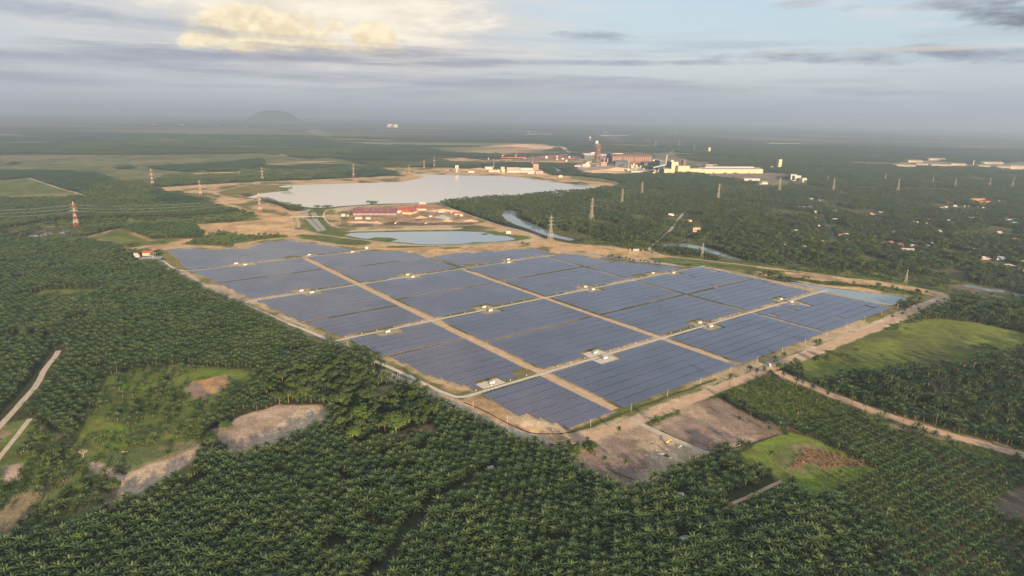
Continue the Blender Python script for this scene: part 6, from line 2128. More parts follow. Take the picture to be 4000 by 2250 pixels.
    o = thing('footbridge', 'long narrow pale footbridge crossing the stone spillway', 'bridge', (a[0], a[1], 0), math.atan2(*(b - a)[::-1]))
    L_ = float(np.linalg.norm(b - a))
    part('deck', MB().box(L_ / 2, 0, 3.0, L_, 4.0, 0.5), m_conc, o)
    for q in (-1.9, 1.9):
        part('railing', MB().box(L_ / 2, q, 4.2, L_, 0.12, 0.15), m_wallw, o)
    for f in np.linspace(0.05, 0.95, 7):
        part('pier', MB().box(L_ * f, 0, 0, 1.0, 3.4, 3.0), m_conc, o)
    for lab, z, pts in (('white pipeline stepping down the bank left of the spillway', 'Za', [(2088, 645), (2112, 690), (2100, 725)]), ('white pipeline on the sand left of the red roofed works', 'Zb', [(550, 590), (600, 640), (605, 695)])):
        q = gpoly(z, pts)
        o = thing('pipeline', lab, 'pipe', (q[0][0], q[0][1], 0), 0, 'white pipelines')
        for u, v in zip(q[:-1], q[1:]):
            part('pipe', MB().bar((u[0] - q[0][0], u[1] - q[0][1], 0.8), (v[0] - q[0][0], v[1] - q[0][1], 0.8), 0.9, 0, 6), m_wallw, o)
    # fence of the pond
    q = rz('Zy', [(860, 142), (1000, 152), (1300, 165), (1600, 178), (1900, 162), (2060, 145), (2200, 118)], 1)
    q = subdivide(q, 14)
    o = thing('pond_fence', 'pale post fence along the near bank of the blue pond', 'fence', (q[0][0], q[0][1], 0), 0)
    pm = MB().box(0, 0, 0, 0.3, 0.3, 2.6).mesh('post', m_wallw)
    for u in q:
        link('post', pm, o, (u[0] - q[0][0], u[1] - q[0][1], 0))
    mb = MB()
    for u, v in zip(q[:-1], q[1:]):
        mb.bar((u[0] - q[0][0], u[1] - q[0][1], 2.3), (v[0] - q[0][0], v[1] - q[0][1], 2.3), 0.08)
    part('top_rail', mb, m_wallw, o)
    # islets of weed in the pond
    for z, pts in (('Zb', [(1620, 760), (1650, 758), (1678, 763), (1650, 768), (1620, 766)]), ('Zb', [(1500, 832), (1560, 822), (1640, 820), (1600, 828)])):
        sheet('weed_bed', z, pts, m_bush, 0.12, 5, 1)


def substation():
    for x, y, r_ in ((780, 700, 26), (600, 780, 22), (450, 680, 20), (300, 640, 16), (900, 800, 20)):
        q = gp('Zr', x, y)
        KEEP_CLEAR.append((q[0], q[1], r_))
    c_, w, h, ya = span('Zr', 505, 815, 590, 470)
    o = thing('substation_house', 'cream control house with red roof at the left corner of the solar park', 'building', (c_[0], c_[1], 0), 0.28)
    part('wall', MB().box(0, 6, 0, w, 14, 6.2), m_cream, o)
    part('roof', MB().roof(0, 6, 6.45, w, 14, 4.2, over=1.2), m_redr, o)
    windows(o, 5, w * 0.9, 1.2, 1.8, 2.2, 2)
    part('door', MB().box(w * 0.38, -1.05, 0, 1.6, 0.16, 2.6), m_win, o)
    for k, (x0, x1, yb, yt, lab) in enumerate(((258, 370, 655, 590, 'pale pink roofed hut nearest the palms left of the red roofed house'), (200, 330, 610, 530, 'pale hut just behind the nearest hut by the palms'), (105, 180, 462, 415, 'tiny white cabin at the far left of the sand bank'))):
        hall('site_hut', lab, 'hut', 'Zr', x0, x1, yb, yt, 6, m_wallw, mat('pale_pink_roof', (0.403, 0.273, 0.247), 0.8), 1.6, win=2)
    p = gp('Zr', 780, 660)
    o = tag(link('gravel_yard', MB().box(0, 0, 0, 46, 30, 0.1).mesh('gravel_yard', mat('grey_gravel', (0.27, 0.27, 0.28), 0.95, 0.15, 0.3)), None, (p[0], p[1], 0), 0.28), kind='structure')
    for k, (x, y) in enumerate(((700, 640), (790, 650), (860, 690), (900, 620))):
        p = gp('Zr', x, y)
        o = thing('switchgear_frame', 'grey steel switchgear frame on the gravel yard, %s' % ('leftmost', 'second from left', 'nearest the camera', 'rightmost and tallest')[k], 'switchgear', (p[0], p[1], 0.1), 0.28, 'switchgear of the substation yard')
        hh = (5, 5, 5, 9)[k]
        part('post', MB().box(-2, 0, 0, 0.4, 0.4, hh), m_wht, o)
        part('post', MB().box(2, 0, 0, 0.4, 0.4, hh), m_wht, o)
        part('beam', MB().box(0, 0, hh, 4.8, 0.4, 0.4), m_wht, o)
        part('insulator', MB().cyl(0, 0, hh - 1.4, 0.2, 1.4, 6), m_red, o)
    for k, (x, y) in enumerate(((865, 545), (1000, 440), (845, 450))):
        p = gp('Zr', x, y)
        o = thing('water_tank', 'small round white tank by the red roofed house, %s' % ('front one', 'one farthest right', 'one behind the gable')[k], 'tank', (p[0], p[1], 0))
        part('shell', MB().cyl(0, 0, 0, (2.2, 3.2, 1.6)[k], 2.6, 12), m_wallw, o, True)
        part('lid', MB().cyl(0, 0, 2.6, (2.3, 3.3, 1.7)[k], 0.5, 12, 0.4), m_roofl, o)
    # worker shelter and cabins elsewhere round the park
    for lab, z, x0, x1, yb, yt, wall, roof in (('small tin hut with white gable at the north gate of the park', 'Zy', 808, 832, 200, 186, m_wallw, m_roofl), ('grey roofed shelter beside the sand bank across the river', 'Zz', 795, 850, 246, 232, m_roofg, m_blue),
                                               ('small white cabin at the corner of the silty pond', 'Zx', 1175, 1225, 400, 382, m_wallw, m_redr), ('white board hut by the junction of the perimeter track', 'Z3', 976, 994, 935, 920, m_roofg, m_roofg),
                                               ('two storey pink house standing among palms beyond the river', 'Zz', 1365, 1435, 65, 25, m_pink, m_brn), ('pale concrete cubes left on the sand by the pond', 'Zy', 1990, 2030, 70, 55, m_wallw, m_roofl)):
        hall('hut', lab, 'hut', z, x0, x1, yb, yt, 4, wall, roof, 1.4, win=2)
    p = gp('Zz', 885, 255)
    yell = mat('faded_yellow_paint', (0.55, 0.33, 0.10), 0.7)
    for lab, z, x, y, rz_ in (('orange excavator beside the grey roofed shelter', 'Zz', 760, 240, 0.4), ('yellow bulldozer right of the grey roofed shelter', 'Zz', 885, 252, 2.0), ('orange excavator on the bare plot below the park corner', 'Zh', 1780, 372, 0.3)):
        p = gp(z, x, y)
        o = thing('excavator', lab, 'excavator', (p[0], p[1], 0), rz_)
        for q in (-1.3, 1.3):
            part('track', MB().box(0, q, 0, 4.2, 0.7, 1.0), m_dark, o)
        part('body', MB().box(-0.4, 0, 1.0, 3.6, 2.8, 1.5), yell, o)
        part('cab', MB().box(0.9, -0.9, 2.5, 1.4, 1.0, 1.3), yell, o)
        part('boom', MB().bar((1.0, 0.3, 2.2), (4.2, 0.3, 3.8), 0.32), yell, o)
        part('stick', MB().bar((4.2, 0.3, 3.8), (5.6, 0.3, 1.4), 0.24), yell, o)
        part('bucket', MB().box(5.6, 0.3, 0.4, 1.0, 1.1, 0.9), m_dark, o)
    # things left on the bare plots
    for k, (z, x, y, rx, ry, h, m_, w_) in enumerate((('Zh', 1745, 440, 4, 2.6, 1.4, m_wallw, 'white rubble heap on the bare plot, left of the small truck'), ('Zh', 1700, 382, 5, 2.4, 1.0, m_brn, 'dark brush heap near the orange excavator'), ('Zh', 1775, 450, 4, 3, 1.0, m_bush, 'green brush heap next to the white rubble'),
                                                     ('Zf', 1830, 408, 4.5, 3, 1.5, m_stone, 'grey earth heap, upper one on the sandy clearing'), ('Zf', 1850, 442, 4.5, 2.5, 1.2, m_stone, 'grey earth heap, lower one on the sandy clearing'), ('Zf', 735, 628, 3.0, 1.8, 0.8, m_padg, 'pale sand heap at the edge of the crop bed'))):
        heap('heap', w_, z, x, y, rx, ry, h, m_, k + 90)
    p = gp('Zh', 1855, 400)
    o = thing('small_truck', 'small white open truck parked on the bare plot', 'truck', (p[0], p[1], 0), 0.5)
    part('cab', MB().box(2.2, 0, 0.6, 1.5, 1.8, 1.6), m_wallw, o)
    part('bed', MB().box(-0.4, 0, 0.7, 3.6, 1.9, 0.7), m_roofg, o)
    for x in (-1.4, 2.0):
        for y in (-0.95, 0.95):
            part('wheel', MB().cyl(x, y, 0, 0.42, 0.8, 8), m_dark, o)
    for lab, z, x, y, rz_ in (('grey tin roofed hut hidden between the foreground palms', 'Zh', 668, 522, 0.4), ('pale tin roofed hut among palms near the lower right of the plantation', 'Zh', 1885, 968, 0.6), ('pale tin roofed hut left of the plot drain end', 'Zh', 1865, 690, 0.2)):
        p = gp(z, x, y, 3)
        KEEP_CLEAR.append((p[0], p[1], 7))
        o = thing('tin_hut', lab, 'hut', (p[0], p[1], 0), rz_)
        part('wall', MB().box(0, 0, 0, 5, 4, 2.6), m_roofg, o)
        part('roof', MB().roof(0, 0, 2.85, 5, 4, 1.0, over=0.6), m_roofl, o)
        part('door', MB().box(0.8, -2.05, 0, 0.9, 0.12, 2.0), m_win, o)


def village():
    m_fars = mat('far_shed_wall', (0.299, 0.247, 0.189), 0.8, 0.2, 0.02)
    m_farr = mat('far_shed_roof', (0.247, 0.221, 0.189), 0.8, 0.25, 0.02)
    G = 'houses of the village'
    H = [('Zv', 1600, 412, 50, 'white', 'white roofed house right of the road end'), ('Zv', 1655, 430, 90, 'red', 'long red roofed house by the white roofed one near the road end'), ('Zv', 1768, 415, 50, 'white', 'small bright white roof right of the long red roof'), ('Zv', 2000, 468, 110, 'orange', 'wide orange roofed house behind white sheds'), ('Zv', 2080, 470, 70, 'white', 'white shed right of the wide orange roof'), ('Zv', 2315, 497, 80, 'white', 'white roofed house beneath the grey pylon'),
         ('Zv', 955, 535, 70, 'grey', 'grey roofed house left of the village road, farthest'), ('Zv', 1095, 520, 90, 'pale', 'pale roofed house beside the top of the road'), ('Zv', 1300, 552, 130, 'pale', 'long pale roof right of the top of the road'), ('Zv', 1430, 578, 80, 'orange', 'faded red roof right of the long pale roof'), ('Zv', 1505, 572, 80, 'grey', 'grey roof at the end of that row'), ('Zv', 1090, 660, 160, 'blue', 'long blue grey roofed hall left of the road'),
         ('Zv', 1185, 735, 40, 'white', 'small bright white roof below the blue grey hall'), ('Zv', 1470, 700, 60, 'grey', 'grey roofed house right of the mid road'), ('Zv', 1510, 718, 40, 'blue', 'small bluish roof next to the grey one'), ('Zv', 1180, 835, 60, 'orange', 'pinkish roof left of the mid road'), ('Zv', 1500, 858, 80, 'grey', 'grey roof right of the lower road'), ('Zv', 1235, 965, 40, 'white', 'small white dome like roof left of the lower road'),
         ('Zv', 1200, 1020, 80, 'brown', 'brownish pink roof left of the lower road'), ('Zv', 1590, 1110, 110, 'orange', 'big orange hipped roof right of the lower road'), ('Zv', 1680, 1100, 90, 'grey', 'grey roof touching the big orange one'), ('Zv', 1280, 1215, 70, 'brown', 'pinkish brown roof at the near end of the road'), ('Zv', 855, 1038, 80, 'grey', 'grey white roof in the palms left of the road'), ('Zv', 110, 600, 110, 'brown', 'dull brown roof at the left of the village wood'),
         ('Zv', 700, 1240, 70, 'pale', 'pale low roof in the near village wood'), ('Zv', 1000, 1300, 80, 'brown', 'round brown thatch like roof in the near wood'), ('Zv', 1985, 925, 70, 'orange', 'red gable roof in the middle of the village wood'), ('Zv', 2420, 915, 60, 'orange', 'bright orange roof at the shaded track'), ('Zv', 2280, 1250, 110, 'maroon', 'maroon roofs left of the crimson roof'), ('Zv', 2400, 1225, 70, 'maroon', 'dark maroon hipped roof beside the crimson roof'),
         ('Zw', 370, 978, 80, 'red', 'crimson hipped roof at the near edge of the village'), ('Zw', 545, 998, 100, 'grey', 'grey green hipped roof right of the crimson one'), ('Zw', 460, 1045, 140, 'pale', 'long grey white roofs before the crimson roof'), ('Zw', 730, 1003, 70, 'blue', 'dark blue roof right of the grey hipped one'), ('Zw', 1305, 1045, 60, 'pale', 'pale roof in the near right wood'), ('Zw', 1440, 1150, 100, 'grey', 'white walled house in the near right wood'),
         ('Zw', 1620, 1150, 120, 'blue', 'large blue grey hipped roof at the right'), ('Zw', 1700, 1245, 180, 'pale', 'long pale roofs near the right edge'), ('Zw', 1890, 1200, 90, 'pale', 'white roofed house at the right picture edge'), ('Zw', 1890, 1300, 100, 'maroon', 'maroon roof at the right picture edge, nearest'), ('Zw', 1255, 650, 60, 'white', 'white roof left in the upper right group'), ('Zw', 1340, 640, 70, 'grey', 'grey roof in the upper right group'),
         ('Zw', 1410, 665, 40, 'white', 'small white roof right in the upper right group'), ('Zw', 1695, 640, 70, 'red', 'pinkish red hipped roof at the upper right'), ('Zw', 1730, 675, 90, 'grey', 'grey roof below the pinkish red one'), ('Zw', 1800, 710, 100, 'green', 'pale green hipped roof at the upper right'), ('Zw', 1815, 915, 60, 'orange', 'orange roof near the right edge'), ('Zw', 990, 450, 60, 'orange', 'pink walled house left of the school'),
         ('Zw', 1640, 440, 90, 'pale', 'pale roof right of the school'), ('Zw', 1710, 450, 70, 'grey', 'grey roof farther right of the school'), ('Zw', 375, 410, 70, 'white', 'white roof below the pylon left of the school'), ('Zw', 800, 250, 40, 'white', 'small white roof beyond the school wood'), ('Zw', 1910, 525, 50, 'orange', 'orange roof at the right edge beyond the school'), ('Zw', 415, 582, 40, 'white', 'tiny white roof above the shaded track'), ('Zc', 1485, 882, 40, 'red', 'red gable roof beside the narrow village lane'), ('Zc', 1330, 832, 50, 'white', 'white shed left of the narrow village lane'), ('Zc', 2490, 775, 90, 'blue', 'bluish roof row at the left of the village road')]
    walls = [m_wall, mat('pale_house_wall', (0.45, 0.427, 0.39), 0.8), m_pink]
    for k, (z, x, y, w_, rf, lab) in enumerate(H):
        p = gp(z, x, y, 4)
        a, b = gp(z, x - w_ / 2, y, 4), gp(z, x + w_ / 2, y, 4)
        w = max(9, float(np.linalg.norm(b - a)))
        d = min(14, max(8, w * 0.55))
        KEEP_CLEAR.append((p[0], p[1] - 6, max(9, w * 0.55)))
        KEEP_CLEAR.append((p[0] * (1 - 18 / p[1]), p[1] - 22, max(7, w * 0.45)))
        o = thing('house', lab, 'house', (p[0], p[1], 0), rnd.uniform(-.25, .25), G)
        part('wall', MB().box(0, 0, 0, w, d, 4.2), walls[k % 3], o)
        part('roof', MB().roof(0, 0, 4.45, w, d, 3.4, hip=(w * 0.25 if k % 2 else 0), over=1.0), ROOFS[rf], o)
        windows(o, 3, w * 0.9, 1.1, 1.6, 1.5, d)
    # smaller houses half hidden in the woods
    area = gpoly('Zd', [(420, 560), (900, 540), (2277, 560), (2277, 1120), (1900, 1050), (1100, 960), (520, 900)])
    r = random.Random(5)
    lo, hi = area.min(0), area.max(0)
    n = 0
    while n < 70:
        p = np.array([r.uniform(lo[0], hi[0]), r.uniform(lo[1], hi[1])])
        if sdf(p[None], area)[0] < 0 or vnoise(p[None], 160, 4)[0] < 0.42:
            continue
        n += 1
        c = r.choice(['grey', 'white', 'pale', 'brown', 'orange', 'pale', 'maroon', 'grey'])
        w, d = r.uniform(9, 16), r.uniform(7, 10)
        KEEP_CLEAR.append((p[0], p[1] - 4, 8))
        o = thing('house', 'small %s roofed house half hidden in the village woods' % c, 'house', (p[0], p[1], 0), r.uniform(-.4, .4), 'small %s roofed houses in the woods' % c)
        part('wall', MB().box(0, 0, 0, w, d, 3.6), walls[n % 3], o)
        part('roof', MB().roof(0, 0, 3.85, w, d, 2.6, hip=(w * 0.25 if n % 2 else 0), over=0.8), ROOFS[c], o)
        windows(o, 2, w * 0.9, 1.0, 1.4, 1.4, d)
    # school with orange roofs: two long wings
    for lab, x0, x1, yb, yt in (('long orange roofed school wing, rear', 1265, 1450, 440, 418), ('long orange roofed school wing, front', 1345, 1515, 478, 452)):
        o, w, h = hall('school_wing', lab, 'school', 'Zw', x0, x1, yb, yt, 14, m_wall, m_orange, 5, win=14, rows=2, group='school wings')
    # far light sheds, upper right
    for k, (x0, x1, yb, yt, w_) in enumerate(((1235, 1400, 318, 300, 'leftmost'), (1405, 1520, 312, 292, 'second from left, white'), (1525, 1690, 314, 296, 'third from left'), (1340, 1460, 278, 264, 'in the back row on the left'), (1500, 1640, 262, 248, 'in the back row in the middle'), (1690, 1810, 304, 290, 'fourth from left'), (1910, 2050, 322, 306, 'left of the right group'), (2060, 2160, 334, 312, 'front of the right group'), (2165, 2277, 332, 308, 'at the right edge'), (1930, 2110, 290, 278, 'in the back row on the right'))):
        hall('far_shed', 'far light industrial shed beyond the woods, %s' % w_, 'shed', 'Zd', x0, x1, yb, yt, 60, m_fars, m_farr, 6, group='far industrial sheds')
    for lab, x, y0, y1 in (('slim white chimney among the far sheds', 1864, 306, 262),):
        c_, w, h, ya = span('Zd', x - 3, x + 3, y0, y1)
        o = thing('chimney', lab, 'chimney', (c_[0], c_[1], 0), 0)
        part('stack', MB().cyl(0, 0, 0, w * .6, h, 8, w * .4), m_wallw, o)
        part('stack_base', MB().box(0, 0, 0, w * 2, w * 2, h * .1), m_wall, o)
    for k, (z, x0, x1, yb, yt, w_) in enumerate((('Zc', 740, 970, 172, 163, 'long white roofs on the horizon right of the water towers'), ('Zc', 120, 330, 160, 152, 'long white roofs on the horizon left of the mill'), ('Zc', 2150, 2420, 238, 230, 'pale substation strip far at the upper right'), ('Za', 140, 180, 612, 606, 'x'))):
        if w_ != 'x':
            hall('far_shed', w_, 'shed', z, x0, x1, yb, yb - 3, 60, m_farr, m_farr, 2, group='sheds on the horizon')
    for k, (z, x0, x1, yb, yt, w_) in enumerate((('Zb', 1112, 1140, 252, 225, 'left'), ('Zb', 1160, 1188, 254, 226, 'right'))):
        x0, x1, yb, yt = [q * 1.0 for q in (x0, x1, yb, yt)]
        a = ('S', 1000 + x0 / 2.1467, 1000 + x1 / 2.1467, 380 + yb / 2.1467, 380 + yt / 2.1467)
        blocky('far_tower_block', 'pale far tower block near the horizon, %s of two' % w_, 'building', *a, 80, m_wall, 'far tower blocks')
    # little white specks of far villages
    for k in range(40):
        x = (random.Random(k).uniform(60, 1500) if k % 2 else random.Random(k).uniform(1500, 3900))
        hy = 455 + (x - 2000) * math.tan(ROLL)
        y = hy + random.Random(k + 99).uniform(18, 60)
        p = gp('S', x, y)
        if p[1] > 20000:
            continue
        s = p[1] / 5000.0
        o = thing('far_house', 'tiny pale building in the hazy far plain', 'building', (p[0], p[1], 0), 0, 'tiny buildings of the far plain')
        part('wall', MB().box(0, 0, 0, 26 * s, 20, 6 * s ** 0.5), m_fars, o)
        part('roof', MB().roof(0, 0, 6 * s ** 0.5 + 0.2, 26 * s, 20, 3, over=1), m_farr, o)


def hill():
    p = gp('S', 1070, 470)
    D = 21000.0
    r = px_ray(1070, 440)
    t = D / r[1]
    c_ = np.array([r[0] * t, D])
    n, m_ = 40, 14
    vs, fs = [], []
    for j in range(m_ + 1):
        for i in range(n + 1):
            u, v = i / n * 2 - 1, j / m_ * 2 - 1
            env = max(0, 1 - abs(u) ** 2.2) * max(0, 1 - v * v)
            z = 375 * env ** 0.7 * (0.78 + 0.4 * float(vnoise(np.array([[u * 3 + 9, v * 2 + 4]]), 1.0, 5)[0]))
            vs.append((u * 800, v * 700, z - 0.5))
    for j in range(m_):
        for i in range(n):
            a = j * (n + 1) + i
            fs.append((a, a + 1, a + n + 2, a + n + 1))
    mb = MB()
    mb.add(vs, fs)
    o = structure('hill', mb, mat('hill_forest', (0.035, 0.05, 0.025), 0.95, 0.3, 0.01), True)
    o.location = (c_[0], c_[1], 0)


def smoke():
    m = bpy.data.materials.new('thin_smoke')
    m.use_nodes = True
    nt = m.node_tree
    nt.nodes.remove(nt.nodes['Principled BSDF'])
    v = nt.nodes.new('ShaderNodeVolumePrincipled')
    v.inputs['Color'].default_value = (0.9, 0.92, 0.95, 1)
    v.inputs['Density'].default_value = 0.0010
    nt.links.new(v.outputs[0], nt.nodes['Material Output'].inputs['Volume'])
    for z, x, y, lab, k in (('Za', 2425, 142, 'thin pale smoke column rising from the far plantation', 1.0), ('Zo', 1280, 500, 'faint brownish smoke drifting off the melt shop roof', 0.8)):
        p = gp(z, x, y)
        vs, fs = [], []
        n, R_ = 12, 9
        for j in range(R_):
            t = j / (R_ - 1)
            cx_, cz, rr = -260 * t ** 2 * k, (20 + 150 * t) * k + (60 if k < 1 else 0), (7 + 60 * t ** 1.3) * k
            for i in range(n):
                a = 6.2832 * i / n
                q = 1 + 0.2 * math.sin(3 * a + j)
                vs.append((cx_ + rr * q * math.cos(a), rr * q * math.sin(a), cz + rr * 0.3 * math.cos(a)))
        for j in range(R_ - 1):
            for i in range(n):
                fs.append((j * n + i, j * n + (i + 1) % n, (j + 1) * n + (i + 1) % n, (j + 1) * n + i))
        fs += [tuple(reversed(range(n))), tuple(range((R_ - 1) * n, R_ * n))]
        mb = MB()
        mb.add(vs, fs)
        o = link('smoke', mb.mesh('smoke', m, True), None, (p[0], p[1], 0))
        tag(o, lab, 'smoke', kind='stuff')


smoke()
steel_mill()
lakeside()
red_roof_works()
substation()
village()
hill()


# ================================================================== single trees and plants
def tall_palm(zone, x, y, label, group, k, sc_=1.0, z=0.0):
    p = gp(zone, x, y)
    t = thing('tall_palm', label, 'palm tree', (p[0], p[1], 0), rng.uniform(0, 6.28), group)
    t.scale = (sc_, sc_, sc_)
    link('crown', TALL_V[k % 4][0], t)
    link('trunk', TALL_V[k % 4][1], t)


# along the dirt road on the right: bases of the trunks
RP = [('Zg', 335, 425), ('Zg', 370, 428), ('Zg', 400, 430), ('Zg', 470, 450), ('Zg', 540, 482), ('Zg', 570, 490), ('Zg', 620, 512), ('Zg', 660, 480), ('Zg', 700, 545), ('Zg', 740, 530), ('Zg', 825, 565), ('Zg', 890, 620), ('Zg', 915, 560), ('Zg', 970, 625), ('Zg', 990, 650), ('Zg', 1040, 575), ('Zg', 1092, 655), ('Zg', 1150, 670), ('Zg', 1230, 655), ('Zg', 1255, 675), ('Zg', 1330, 665), ('Zg', 1400, 675), ('Zg', 1500, 700), ('Zg', 1620, 740), ('Zg', 640, 570), ('Zg', 495, 540), ('Zg', 440, 520), ('Zg', 196, 480), ('Zg', 545, 640)]
for k, (z, x, y) in enumerate(RP):
    tall_palm(z, x, y, 'tall palm with bare trunk beside the reddish dirt road', 'tall palms along the reddish dirt road', k, rng.uniform(1.0, 1.4))
SOLO = [('Zh', 2230, 260, 'lone palm on the brown plot, far middle'), ('Zh', 2415, 330, 'lone palm at the right corner of the brown plot'), ('Zh', 1475, 320, 'palm at the upper edge of the pinkish plot'), ('Zh', 1325, 455, 'palm on the pinkish plot, first in the row of three'), ('Zh', 1385, 515, 'palm on the pinkish plot, second in the row of three'), ('Zh', 1515, 545, 'small palm on the pinkish plot, third in the row'), ('Zh', 1215, 420, 'palm rising from the dark bush at the plot corner, left'), ('Zh', 1275, 410, 'palm rising from the dark bush at the plot corner, right'), ('Zh', 2430, 480, 'broad palm on the bright green plot'), ('Zg', 760, 960, 'pale thin palm at the near edge of the bright green plot'), ('Zg', 750, 800, 'pale dead crowned palm among the dry shrubs'), ('Zg', 1000, 1160, 'pale shaggy palm standing in the young rows'), ('Zg', 348, 1300, 'pale leaning palm in the foreground right of centre'), ('Zg', 480, 760, 'palm at the top of the bright green plot'),
        ('Zj', 1620, 340, 'palm with bare trunk by the south west track, left'), ('Zj', 1850, 380, 'palm with bare trunk by the south west track, middle'), ('Zj', 2000, 560, 'palm with bare trunk by the south west track, right'), ('Zj', 1780, 830, 'drooping palm below the south west track, left'), ('Zj', 2010, 870, 'drooping palm below the south west track, right'), ('Zj', 1010, 150, 'palm at the top of the near wood, right'), ('Zj', 600, 150, 'palm at the top of the near wood, left')]
for k, (z, x, y, lab) in enumerate(SOLO):
    tall_palm(z, x, y, lab, 'lone palms on the plots', k, 0.95 if 'plot' in lab else 1.2)
for k, (z, x, y, lab, h, rad) in enumerate((('Zj', 730, 1000, 'large bright green broadleaf tree in the near wood, left of two', 24, 13.5), ('Zj', 1435, 1130, 'bright green tree with bare pale trunk in the near wood, right of two', 22, 13.5), ('Zj', 620, 1300, 'smaller bright green tree below the two large ones', 16, 8.5), ('Zh', 1190, 430, 'dark green bushy tree at the corner of the pinkish plot, left', 11, 8), ('Zh', 1290, 415, 'dark green bushy tree at the corner of the pinkish plot, right', 12, 8.5), ('Zf', 1335, 500, 'dark round tree at the left end of the sandy clearing', 12, 7), ('Zf', 1240, 600, 'large dark tree between the crop bed and the sandy clearing', 16, 9), ('Zf', 1310, 635, 'smaller dark tree at the foot of that large dark tree', 8, 4), ('Zf', 480, 860, 'round dark tree left of the bare strip end', 11, 7), ('Zf', 670, 850, 'round dark tree right of the bare strip end', 11, 7), ('Zf', 480, 1180, 'pale green layered tree in the lower left palms', 12, 6),
                                                ('Z3', 1330, 890, 'olive green bushy tree group member at the perimeter track, left', 10, 6.5), ('Z3', 1420, 880, 'olive green bushy tree at the perimeter track, right', 9, 6), ('Z3', 1045, 950, 'yellowish green tree beside the white board hut', 9, 4.5),
                                                ('Zf', 250, 560, 'broad dark tree left of the banana grove', 11, 8), ('Zf', 330, 640, 'broad dark tree below the left banana grove', 10, 7), ('Zf', 390, 480, 'broad dark tree above the banana grove', 10, 7))):
    p = gp(z, x, y)
    t = thing('broadleaf_tree', lab, 'tree', (p[0], p[1], 0), rng.uniform(0, 6.28))
    bright = 'bright' in lab or 'yellowish' in lab or 'pale green' in lab
    mb, tops = broadleaf(k + 300, h, rad, 14, 80, 0.6 + rad * 0.1, 0.62)
    part('crown', mb, m_leafb if bright else m_leaf, t)
    part('trunk', trunk_mesh(h, tops, 0.35 + rad * 0.04), m_bare if bright else m_bark, t)
    KEEP_CLEAR.append((p[0], p[1], rad * 0.6))
# two bare trees
for z, x, y, lab in (('Zf', 495, 660, 'leafless pale tree above the crop bed'), ('Zf', 140, 630, 'leafless thin tree by the lower farm track'), ('Zj', 530, 1340, 'dead pale forked tree in the near wood')):
    p = gp(z, x, y)
    t = thing('bare_tree', lab, 'tree', (p[0], p[1], 0))
    r = random.Random(x)
    part('trunk', MB().cyl(0, 0, 0, 0.3, 4, 6, 0.2), m_bare, t)
    for i in range(9):
        a, e_ = i * 2.4, r.uniform(.4, 1.2)
        tip = Vector((4.5 * math.cos(a) * math.cos(e_), 4.5 * math.sin(a) * math.cos(e_), 3.5 + 4.0 * math.sin(e_)))
        b_ = part('branch', MB().bar((0, 0, 3.2), tip, 0.12), m_bare, t)
        tw = MB()
        for j in range(4):
            q = Vector((r.uniform(-1, 1), r.uniform(-1, 1), r.uniform(0, 1.2)))
            tw.bar(tip * 0.8 + Vector((0, 0, .6)), tip + q, 0.06)
        part('twigs', tw, m_bare, b_)
# saplings in a row along the park's north-east corner and thin trees by the river
SAP = [('Zx', 1040, 590), ('Zx', 915, 640), ('Zx', 1070, 540), ('Zx', 1245, 540), ('Zx', 1355, 500), ('Zx', 1480, 440), ('Zx', 1570, 420), ('Zx', 1685, 425), ('Zx', 1780, 445), ('Zx', 1020, 690), ('Zx', 1310, 560), ('Zx', 1600, 560)]
for k, (z, x, y) in enumerate(SAP):
    p = gp(z, x, y)
    t = thing('young_tree', 'young round headed tree on a thin stem beside the perimeter track corner', 'tree', (p[0], p[1], 0), 0, 'young trees at the perimeter track corner')
    t.scale = (0.62, 0.62, 0.7)
    link('crown', TREE_V[k % 5][0], t)
    link('trunk', TREE_V[k % 5][1], t)
THIN = [('Zz', 1085, 275), ('Zz', 1228, 285), ('Zz', 1325, 300), ('Zz', 1375, 310), ('Zz', 1485, 315), ('Zz', 1530, 320), ('Zz', 1590, 330), ('Zz', 1640, 335), ('Zz', 1600, 335), ('Zz', 2355, 450), ('Zz', 2455, 455), ('Zx', 280, 85), ('Zx', 340, 95), ('Zx', 1455, 270), ('Zx', 1525, 280), ('Zx', 1600, 295), ('Zx', 1680, 310), ('Zx', 1720, 330), ('Zx', 1793, 335), ('Zx', 1960, 380), ('Zx', 2120, 420), ('Zx', 2195, 430), ('Zx', 2275, 430), ('Zx', 2330, 450), ('Zx', 2360, 455), ('Zx', 2455, 480), ('Zx', 2520, 490), ('Zz', 1130, 250), ('Zz', 1180, 262), ('Zz', 1270, 270), ('Zz', 1420, 290)]
for k, (z, x, y) in enumerate(THIN):
    p = gp(z, x, y)
    t = thing('thin_tree', 'thin pale stemmed tree standing in the belt along the river', 'tree', (p[0], p[1], 0), 0, 'thin trees along the river')
    link('crown', TREE_V[k % 5][0], t).scale = (0.55, 0.55, 0.95)
    link('trunk', TREE_V[k % 5][1], t).scale = (0.55, 0.55, 1.0)
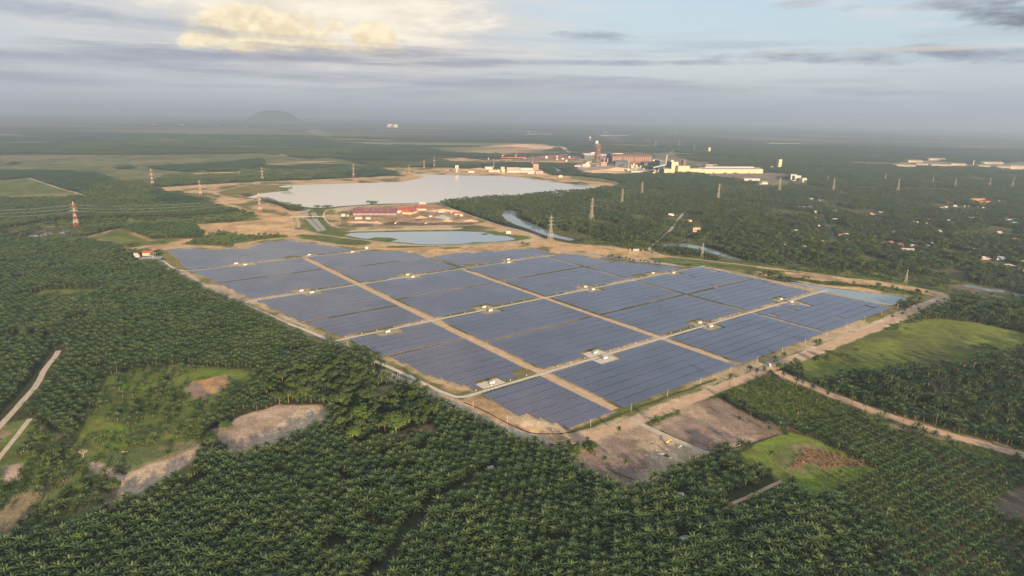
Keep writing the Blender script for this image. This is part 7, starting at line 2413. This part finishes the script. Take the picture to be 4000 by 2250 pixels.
# banana grove
BAN_ME = [banana(k).mesh('banana_plant', [m_ban, m_bark]) for k in range(4)]
bp_ = gpoly('Zf', [(460, 600), (620, 450), (720, 420), (900, 470), (900, 540), (760, 580), (600, 610)])
bp2 = gpoly('Zf', [(160, 640), (420, 660), (460, 740), (260, 830), (150, 860), (240, 740)])
bp3 = gpoly('Zf', [(200, 1000), (420, 860), (560, 900), (440, 980), (300, 1040)])
cand = lattice(300, 1100, 5.0, 0.3, 1.6)
bs_ = cand[(sdf(cand, bp_) > 0) | (sdf(cand, bp2) > 0) | (sdf(cand, bp3) > 0)]
bs_ = bs_[fbm(bs_, 20, 8, 2) > 0.42][:150]
for k, p in enumerate(bs_):
    o = link('banana_plant', BAN_ME[k % 4], None, (p[0], p[1], 0), rng.uniform(0, 6.28))
    sc_ = float(rng.uniform(0.7, 1.2))
    o.scale = (sc_, sc_, sc_)
    tag(o, 'banana plant with broad light green leaves in the left clearings', 'banana plant', 'banana plants of the left clearings')
# crop bed rows
cp_ = gpoly('Zf', [(600, 692), (725, 626), (1150, 574), (1180, 600), (1000, 640), (722, 745)])
c2 = lattice(300, 1000, 2.6, 0.2, 0.25)
c2 = c2[sdf(c2, cp_) > 1.0]
scatter('crop_rows', c2, ['bush_0'], rng.uniform(0.28, 0.5, len(c2)), 'rows of low green crops on the pale clearing', 'crops')

plant_all()

# ------------------------------------------------------------------ the air
def build_haze():
    m = bpy.data.materials.new('haze_air')
    m.use_nodes = True
    nt = m.node_tree
    nt.nodes.remove(nt.nodes['Principled BSDF'])
    v = nt.nodes.new('ShaderNodeVolumePrincipled')
    v.inputs['Color'].default_value = (0.74, 0.86, 1.0, 1)
    v.inputs['Density'].default_value = 7.0e-5
    v.inputs['Anisotropy'].default_value = 0.5
    nt.links.new(v.outputs[0], nt.nodes['Material Output'].inputs['Volume'])
    mb = MB()
    mb.box(0, 22500, -1.0, 104000, 53000, 480)
    o = link('haze', mb.mesh('haze', m))
    tag(o, 'pale grey blue haze lying over the whole plain', 'haze', kind='stuff')


build_haze()
